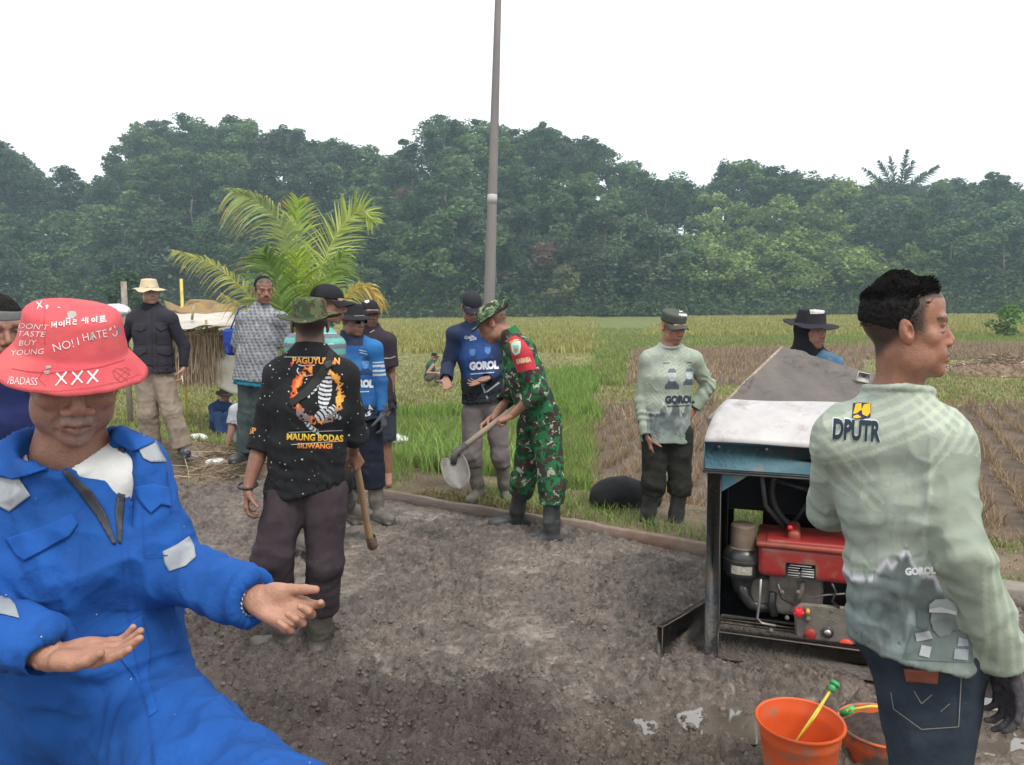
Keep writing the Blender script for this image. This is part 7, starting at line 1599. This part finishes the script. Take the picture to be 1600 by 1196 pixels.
for px_, py_ in ((1222, 925), (1230, 965), (1205, 985), (1247, 925)): knob(px_, py_, .010, iron, 'bolt', .01, 6)
mb = MB(); mb.tube(pp([(1300, 912), (1306, 925), (1300, 940), (1312, 950)], .02), .005, 7); mb.tube(pp([(1215, 912), (1222, 935), (1240, 945)], .03), .007, 7); mb.build('hose', blackp, er, smooth=True)
mb = MB(); mb.tube([MP(1190, 742, .05), MP(1196, 790, .10), MP(1225, 825, .2)], .010, 8); mb.build('belt_guard', dsteel, mr, smooth=True)
for x in (.05, .25, .45, .65): mb = MB(); mb.tube([Lp(x, -.014, .965), Lp(x, -.020, .965)], .007, 8); mb.build('bolt', dsteel, mr)
mb = MB(); mb.tube(pp([(1208, 925), (1206, 942), (1210, 962)], .06), .018, 6); mb.build('flange', blackp, er)
# hopper: a raised skip, floor towards the camera
cem = mat('cement_skin', (.098, .084, .076), rough=.7, n_scale=7, n_col=(.145, .125, .113), n_amt=.8, bump=.007, b_scale=30, b2=(.001, 150))
HA, HB, HC, HD = A(1107, 655, 4.0), A(1222, 543, 4.55), A(1375, 590, 4.35), A(1290, 760, 3.75); HN = nrm(np.cross(HB - HA, HD - HA)); HN = HN if HN[1] < 0 else -HN
n1, n2 = 110, 120; S, T = np.meshgrid(np.linspace(0, 1, n1), np.linspace(0, 1, n2), indexing='ij'); S, T = S.ravel()[:, None], T.ravel()[:, None]
G = HA * (1 - S) * (1 - T) + HB * S * (1 - T) + HC * S * T + HD * (1 - S) * T
lm = sstep(-.05, .5, fbm(G, 7, 4, 7)[:, None]) * (sstep(.55, .95, S) + sstep(.35, .1, T) * sstep(.35, .2, np.abs(S - .35)) * 1.2) ; bl_ = (np.abs(noise(G, 16, 4)) * .6 + np.abs(noise(G, 36, 5)) * .4)[:, None]; G = G + HN * (.045 * lm * bl_ + .003 * fbm(G, 30, 3, 8)[:, None]) + HN * (-.03 * np.sin(S * np.pi) * np.sin(T * np.pi))
I = np.arange(n1 * n2).reshape(n1, n2); f = np.stack([I[:-1, :-1], I[1:, :-1], I[1:, 1:], I[:-1, 1:]], -1).reshape(-1, 4); o = mesh_np('hopper', G, f, cem, mr); solid(o, .012, 0)
hop = o
mb = MB(); mb.tube([HA, (HA + HB) / 2 + (0, 0, .004), HB], .009, 8); mb.build('hopper_rim', mat('rim_pale', (.30, .24, .19), rough=.8, n_scale=30, n_amt=.3), hop, smooth=True).location = (0, 0, 0)
HE = A(1150, 740, 3.85); mb = MB(); mb.add([HA, HE, HE + (.0, .3, .0), HA + (.05, .25, -.02), HD], [(0, 1, 2), (0, 2, 3), (0, 4, 1)]); o = mb.build('hopper_side', cem, hop); o.location = (0, 0, 0); solid(o, .008, 0)
mb = MB(); mb.add([HB, HC, HC + (.0, .28, -.25), HB + (.0, .28, -.25)], [(0, 1, 2, 3)]); o = mb.build('hopper_back', cem, hop); o.location = (0, 0, 0); solid(o, .008, 0)
mb = MB(); mb.box(A(1349, 590, 4.3), (.075, .012, .055), headframe(0, 0, 12), bev=.003); mb.build('hopper_lug', mat('pale_lug', (.55, .52, .48), rough=.6), hop).location = (0, 0, 0)
mb = MB(); mb.tube([Lp(.35, Dp, .9), (HA + HD) / 2 + (0.05, .05, -.05)], .03, 8); mb.tube([Lp(.75, Dp, .9), HD + (.1, .1, .0)], .03, 8); mb.tube([Lp(.45, Dp + .35, 0), Lp(.45, Dp + .35, .9)], .04, 8); mb.build('hopper_strut', dsteel, mr)
# plank beside the mixer
pa, pb = A(1032, 1052, 3.33), A(1101, 1012, 3.62); pa[2] = rz(pa[0], pa[1]) - .01; pb[2] = pa[2]; u_ = nrm(pb - pa); M_ = np.stack([u_, np.cross((0, 0, 1), u_), (0, 0, 1)], 1); M_[:, 1] = nrm(M_[:, 1]); o_ = (pa + pb) / 2 + (0, 0, .075)
mb = MB(); mb.box(o_, (np.linalg.norm(pb - pa) + .02, .03, .16), M_, bev=.002); tag(mb.build('plank', mat('muddy_plank', (.11, .09, .075), rough=.85, n_scale=9, n_col=(.2, .17, .14), n_amt=.8, bump=.006, b_scale=30), loc=tuple(pa)), 'short muddy plank standing on edge against the mixer post', 'plank')

# ------------------------------------------------------------------ buckets
org = mat('orange_plastic', (.66, .105, .022), rough=.42, n_scale=7, n_col=(.55, .08, .02), n_amt=.7, bump=.0008, b_scale=60, dirt=((.27, .16, .11), 9, .53, .68), sub=.0)
orgm = mat('orange_muddy', (.60, .11, .03), rough=.5, n_scale=7, n_amt=.12, dirt=((.17, .125, .095), 10, .46, .56))
def bucket(px, py, d, r, h, m, lab):
    c = A(px, py, d); c[2] = c[2] - h; rt = root('bucket', lab, 'bucket', tuple(c)); mb = MB(); q = r * .70
    pr = [(.001, .0), (q * .9, .0), (q, .006), (q + (r - q) * .5, h * .5), (r * .93, h * .80), (r * .955, h * .82), (r * .955, h * .86), (r * .99, h * .985), (r * 1.05, h * .99), (r * 1.06, h), (r * 1.04, h + .006), (r * .99, h + .003), (r * .95, h * .9), (r * .915, h * .86), (r * .905, h * .80), (q * .97 + (r - q) * .48, h * .5), (q * .95, .012), (.001, .01)]
    mb.lathe(c, pr, None, 56); mb.build('body', m, rt, smooth=True, auto=.9); return rt, c
b1, c1 = bucket(1250, 1126, 2.44, .137, .27, org, 'empty orange bucket in front of the mixer, its wire handle standing up')
yel = mat('yellow_rubber', (.62, .48, .05), rough=.5, n_scale=20, n_amt=.15); grn = mat('green_grip', (.05, .36, .11), rough=.45, n_scale=20, n_amt=.2)
h0, h1_ = A(1243, 1160, 2.42), A(1300, 1076, 2.50); mb = MB(); mb.tube([h0, (h0 + h1_) / 2, h1_], .0042, 8); mb.tube([h0 + (.01, .01, 0), (h0 + h1_) / 2 + (.008, .0, 0), h1_], .003, 8); mb.build('handle', yel, b1, smooth=True); mb = MB(); mb.tube([h1_ - (h1_ - h0) * .04, h1_ + (h1_ - h0) * .06], [.013, .012], 10); mb.tube([h1_ + (h1_ - h0) * .06, h1_ + (h1_ - h0) * .12], [.018, .014], 10); mb.build('grip', grn, b1, smooth=True)
b2, c2 = bucket(1378, 1134, 2.60, .142, .27, orgm, 'orange bucket full of dark soil, smeared with mud')
V = []; n_ = 40
for i in range(10):
    for j in range(n_): a = j / n_ * 2 * math.pi; rr = .130 * i / 9; V.append((c2[0] + rr * math.cos(a), c2[1] + rr * math.sin(a), c2[2] + .245 + .04 * (1 - (i / 9) ** 2)))
V = np.array(V); V[:, 2] += .012 * fbm(V, 40, 3, 4); f = np.array([(i * n_ + j, i * n_ + (j + 1) % n_, (i + 1) * n_ + (j + 1) % n_, (i + 1) * n_ + j) for i in range(9) for j in range(n_)])
tag(mesh_np('soil', V, f, mat('dark_soil', (.05, .035, .03), rough=.9, n_scale=60, n_amt=.4, bump=.006, b_scale=120)), 'dark damp soil heaped in the muddy orange bucket', 'soil', kind='stuff')
q0, q1, q2 = A(1306, 1136, 2.58), A(1326, 1110, 2.52), A(1400, 1106, 2.50); mb = MB(); mb.tube([q0, A(1312, 1118, 2.55), q1], .004, 8); mb.tube([q1, A(1360, 1104, 2.5), q2, A(1440, 1120, 2.55)], .005, 8); mb.build('handle', yel, b2, smooth=True); mb = MB(); mb.tube([A(1314, 1116, 2.54), A(1335, 1107, 2.52)], .012, 10); mb.build('grip', grn, b2, smooth=True)

# ------------------------------------------------------------------ utility pole
pb_ = A(758, 610, 13.0); pt_ = A(781, -90, 13.3); pb_[2] = -.5; ur = root('utility_pole', 'tall slightly leaning grey concrete utility pole rising above the forest', 'pole', tuple(pb_))
mb = MB(); mb.tube([pb_ + (pt_ - pb_) * t for t in np.linspace(0, 1, 9)], np.linspace(.115, .045, 9), 8); mb.build('shaft', mat('pole_concrete', (.17, .155, .15), rough=.85, n_scale=3, n_col=(.24, .22, .205), n_amt=.7, bump=.003, b_scale=20, stretch=(1, 1, .25)), ur, smooth=True)
pc_ = pb_ + (pt_ - pb_) * .47; mb = MB(); mb.tube([pc_, pc_ + (pt_ - pb_) / np.linalg.norm(pt_ - pb_) * .16], [.084, .083], 8); mb.build('painted_band', mat('band_white', (.38, .38, .37), rough=.7), ur)

# ------------------------------------------------------------------ shelter, poles and litter on the left verge
D = 10.0; gs = gz(at(330, 600, D).x, D); sh = root('bamboo_shelter', 'low makeshift bamboo shelter with white sheet roof and straw skirt', 'shelter', tuple(A(330, 600, D) * (1, 1, 0) + (0, 0, gs)))
sheet = mat('white_sheet', (.50, .47, .42), rough=.7, n_scale=5, n_col=(.36, .31, .25), n_amt=.6, bump=.01, b_scale=9); bam = mat('bamboo', (.33, .26, .15), rough=.7, n_scale=10, n_amt=.25); strw = mat('dry_straw', attr=True, rough=.95)
def quad_sheet(name, P4, m, parent, n=16, amp=.03, th=.01, sag=.0):
    S, T = np.meshgrid(np.linspace(0, 1, n), np.linspace(0, 1, n), indexing='ij'); S, T = S.ravel()[:, None], T.ravel()[:, None]; G = P4[0] * (1 - S) * (1 - T) + P4[1] * S * (1 - T) + P4[2] * S * T + P4[3] * (1 - S) * T
    G = G + amp * np.c_[noise(G, 5, 3), noise(G, 5, 4), noise(G, 5, 5)]; G[:, 2] -= sag * (np.sin(S * np.pi) * np.sin(T * np.pi))[:, 0]; I = np.arange(n * n).reshape(n, n); o = mesh_np(name, G, np.stack([I[:-1, :-1], I[1:, :-1], I[1:, 1:], I[:-1, 1:]], -1).reshape(-1, 4), m, parent); solid(o, th, 0); return o
quad_sheet('roof_sheet', [A(255, 512, D - .4), A(262, 490, D + 1.2), A(368, 487, D + 1.2), A(372, 505, D - .4)], sheet, sh, 18, .05)
quad_sheet('thatch', [A(262, 488, D + 1.2), A(268, 478, D + 1.8), A(372, 474, D + 1.8), A(368, 487, D + 1.2)], mat('thatch', (.20, .15, .09), rough=1, n_scale=6, n_col=(.35, .22, .06), n_amt=.8, bump=.03, b_scale=12), sh, 14, .09, .04)
quad_sheet('tarpaulin', [A(318, 522, D), A(372, 518, D), A(374, 618, D - .2), A(344, 606, D - .1)], mat('tarpaulin', (.44, .42, .36), rough=.6, n_scale=3, n_col=(.3, .3, .24), n_amt=.6, bump=.02, b_scale=6), sh, 18, .05)
for a, b in (((262, 528), (372, 505)), ((255, 524), (360, 522)), ((272, 610), (268, 500)), ((325, 540), (322, 500)), ((372, 610), (368, 490)), ((300, 500), (303, 478))): mb = MB(); mb.tube([A(*a, D - .1), A(*b, D - .1)], .016, 7); mb.build('bamboo_pole', bam, sh, smooth=True)
g_ = np.random.default_rng(3); n = 1500; t_ = g_.uniform(0, 1, n); top = A(262, 524, D - .05) * (1 - t_[:, None]) + A(345, 520, D - .05) * t_[:, None]; top += g_.normal(0, .03, (n, 3)); bot = top + np.c_[g_.normal(0, .04, n), g_.normal(0, .05, n), -g_.uniform(.25, .72, n)]; w_ = np.c_[np.full(n, .006), np.zeros(n), np.zeros(n)]
V = np.stack([top - w_, top + w_, bot + w_ * .4, bot - w_ * .4], 1).reshape(-1, 3); i = np.arange(n) * 4; mesh_np('straw_skirt', V, np.c_[i, i + 1, i + 2, i + 3], strw, sh, np.repeat(np.array(STRAW)[g_.integers(0, 4, n)] * g_.uniform(.6, 1.3, (n, 1)), 4, 0), smooth=False)
g_ = np.random.default_rng(8)
def post(px, y0, y1, d, r, m, lab, cat, wrap=None):
    a, b = A(px, y1, d), A(px, y0, d); a[2] = gz(a[0], a[1]) - .2; mb = MB(); mb.tube([a, (a + b) / 2, b], r, 8); o = mb.build('pole', m, loc=tuple(a), smooth=True); tag(o, lab, cat)
post(283, 436, 480, 11.5, .024, mat('yellow_bamboo', (.52, .42, .08), rough=.5, n_scale=8, n_amt=.2), 'thin yellow bamboo pole standing beside the round bush', 'pole')
post(193, 440, 480, 10.5, .04, mat('weathered_post', (.26, .22, .18), rough=.9, n_scale=8, n_amt=.3), 'pale weathered post standing between the red hat and the beige hat', 'post')
def sack(name, px, py, d, r, seed, m, lab, cat, gnd=None, flat=.5):
    c = A(px, py, d); c[2] = (gz(c[0], c[1]) if gnd is None else gnd) + r * flat * .6; g = np.random.default_rng(seed); L = [ell(c + g.normal(0, r * .35, 3) * (1, 1, .3), np.array([r, r * .8, r * flat]) * g.uniform(.6, 1.0), None, r * .3) for _ in range(5)]
    v, f = sdf_mesh(L, r / 16); v = wrinkle(v, f, r * .10, seed, (), (1.6 / r,) * 3); o = mesh_np(name, v, f, m, loc=tuple(c)); return tag(o, lab, cat)
pw = mat('white_plastic', (.62, .62, .60), rough=.45, n_scale=9, n_amt=.15, bump=.006, b_scale=20)
sack('plastic_bag', 304, 662, 8.9, .11, 1, pw, 'crumpled white plastic bag on the verge behind the khaki trousers', 'bag'); sack('plastic_bag', 336, 700, 7.4, .10, 2, pw, 'flattened white wrapper among the twigs at the road edge', 'wrapper', flat=.2)
sack('plastic_bag', 620, 664, 9.2, .10, 3, pw, 'white plastic bag lying in the green grass right of the shorts', 'bag', gnd=-.05); sack('plastic_bag', 178, 484, 9.5, .16, 5, pw, 'white bundle just left of the weathered post', 'bundle', gnd=A(178, 486, 9.5)[2] - .05)
sack('sack', 300, 700, 7.6, .09, 6, mat('grey_rag', (.24, .22, .2), rough=.9, n_scale=9, n_amt=.3), 'small grey rag dropped beside the shoe of the man in khaki trousers', 'rag', flat=.3)
# black sack behind the rubber boots
c = A(968, 785, 5.92); c[2] = gz(c[0], c[1]); bkc = mat('black_sackcloth', (.008, .008, .009), rough=.85, n_scale=10, n_amt=.3, bump=.006, b_scale=14)
L = [ell(c + (.0, 0, .11), (.20, .14, .125), None, .08), ell(c + (-.13, -.02, .07), (.10, .10, .09), None, .08), ell(c + (.14, .02, .07), (.13, .11, .10), None, .08), ell(c + (.28, -.02, .05), (.05, .05, .06), None, .04)]
v, f = sdf_mesh(L, .013); v = wrinkle(v, f, .012, 4, (), (5, 5, 5)); tag(mesh_np('black_sack', v, f, bkc, loc=tuple(c)), 'black rounded sack lying in the grass behind the rubber boots of the capped man', 'sack')
# twigs at the road edge
g_ = np.random.default_rng(12); mb = MB()
for i in range(260):
    px, py = g_.normal(350, 34), g_.normal(706, 9); d = 7.25 + g_.uniform(-.3, .5); c = A(px, py, d); c[2] = gz(c[0], c[1]) + g_.uniform(0, .07); a = g_.uniform(0, 6.28); dr = np.array([math.cos(a), math.sin(a), g_.normal(0, .25)]) * g_.uniform(.04, .16); mb.tube([c - dr, c + g_.normal(0, .008, 3), c + dr], g_.uniform(.002, .005), 4, np.array(STRAW[g_.integers(0, 4)]) * g_.uniform(.5, 1.2), cap=False)
tag(mb.build('debris', mat('twig', attr=True, rough=.9), usecol=True), 'tangle of dry twigs and straw at the left road edge', 'debris', kind='stuff')
# straw heap far right
c = A(1562, 575, 21.0); c[2] = gz(c[0], c[1]); n_ = 40; V = []
for i in range(14):
    for j in range(n_): a = j / n_ * 2 * math.pi; rr = i / 13; V.append((c[0] + 1.5 * rr * math.cos(a), c[1] + 1.0 * rr * math.sin(a), c[2] + .42 * (1 - rr ** 2) ** .8 - .02))
V = np.array(V); V += .06 * np.c_[noise(V, 3, 1), noise(V, 3, 2), noise(V, 6, 3)]; hr2 = root('straw_heap', 'low brown heap of threshed straw at the right side of the paddies', 'heap', tuple(c)); mesh_np('mound', V, np.array([(i * n_ + j, i * n_ + (j + 1) % n_, (i + 1) * n_ + (j + 1) % n_, (i + 1) * n_ + j) for i in range(13) for j in range(n_)]), mat('straw_mound', (.2, .135, .09), rough=1, n_scale=9, n_amt=.4, bump=.03, b_scale=20), hr2)
n = 2500; k_ = g_.integers(0, len(V), n); b = V[k_] + g_.normal(0, .06, (n, 3)); d_ = g_.normal(size=(n, 3)) * (.12, .12, .06); w_ = g_.normal(size=(n, 3)) * .006; VV = np.stack([b - w_, b + w_, b + d_ + w_, b + d_ - w_], 1).reshape(-1, 3); i = np.arange(n) * 4; mesh_np('straw', VV, np.c_[i, i + 1, i + 2, i + 3], strw, hr2, np.repeat(np.array(STRAW)[g_.integers(0, 4, n)] * g_.uniform(.5, 1.1, (n, 1)), 4, 0), smooth=False)
# ------------------------------------------------------------------ air
hm = bpy.data.materials.new('haze'); hm.use_nodes = True
N, L = hm.node_tree.nodes, hm.node_tree.links; N.clear()
pv = N.new('ShaderNodeVolumePrincipled'); pv.inputs['Color'].default_value = (.62, .84, 1, 1); pv.inputs['Density'].default_value = .00085; pv.inputs['Anisotropy'].default_value = .1
mo = N.new('ShaderNodeOutputMaterial'); L.new(pv.outputs[0], mo.inputs['Volume'])
mb = MB(); mb.box((0, 510, 40), (2200, 1260, 85)); o = mb.build('haze', hm); tag(o, 'thin pale haze hanging over the fields and forest', 'haze', kind='stuff')
for o in bpy.data.objects:
    if '_o' in o: del o['_o']
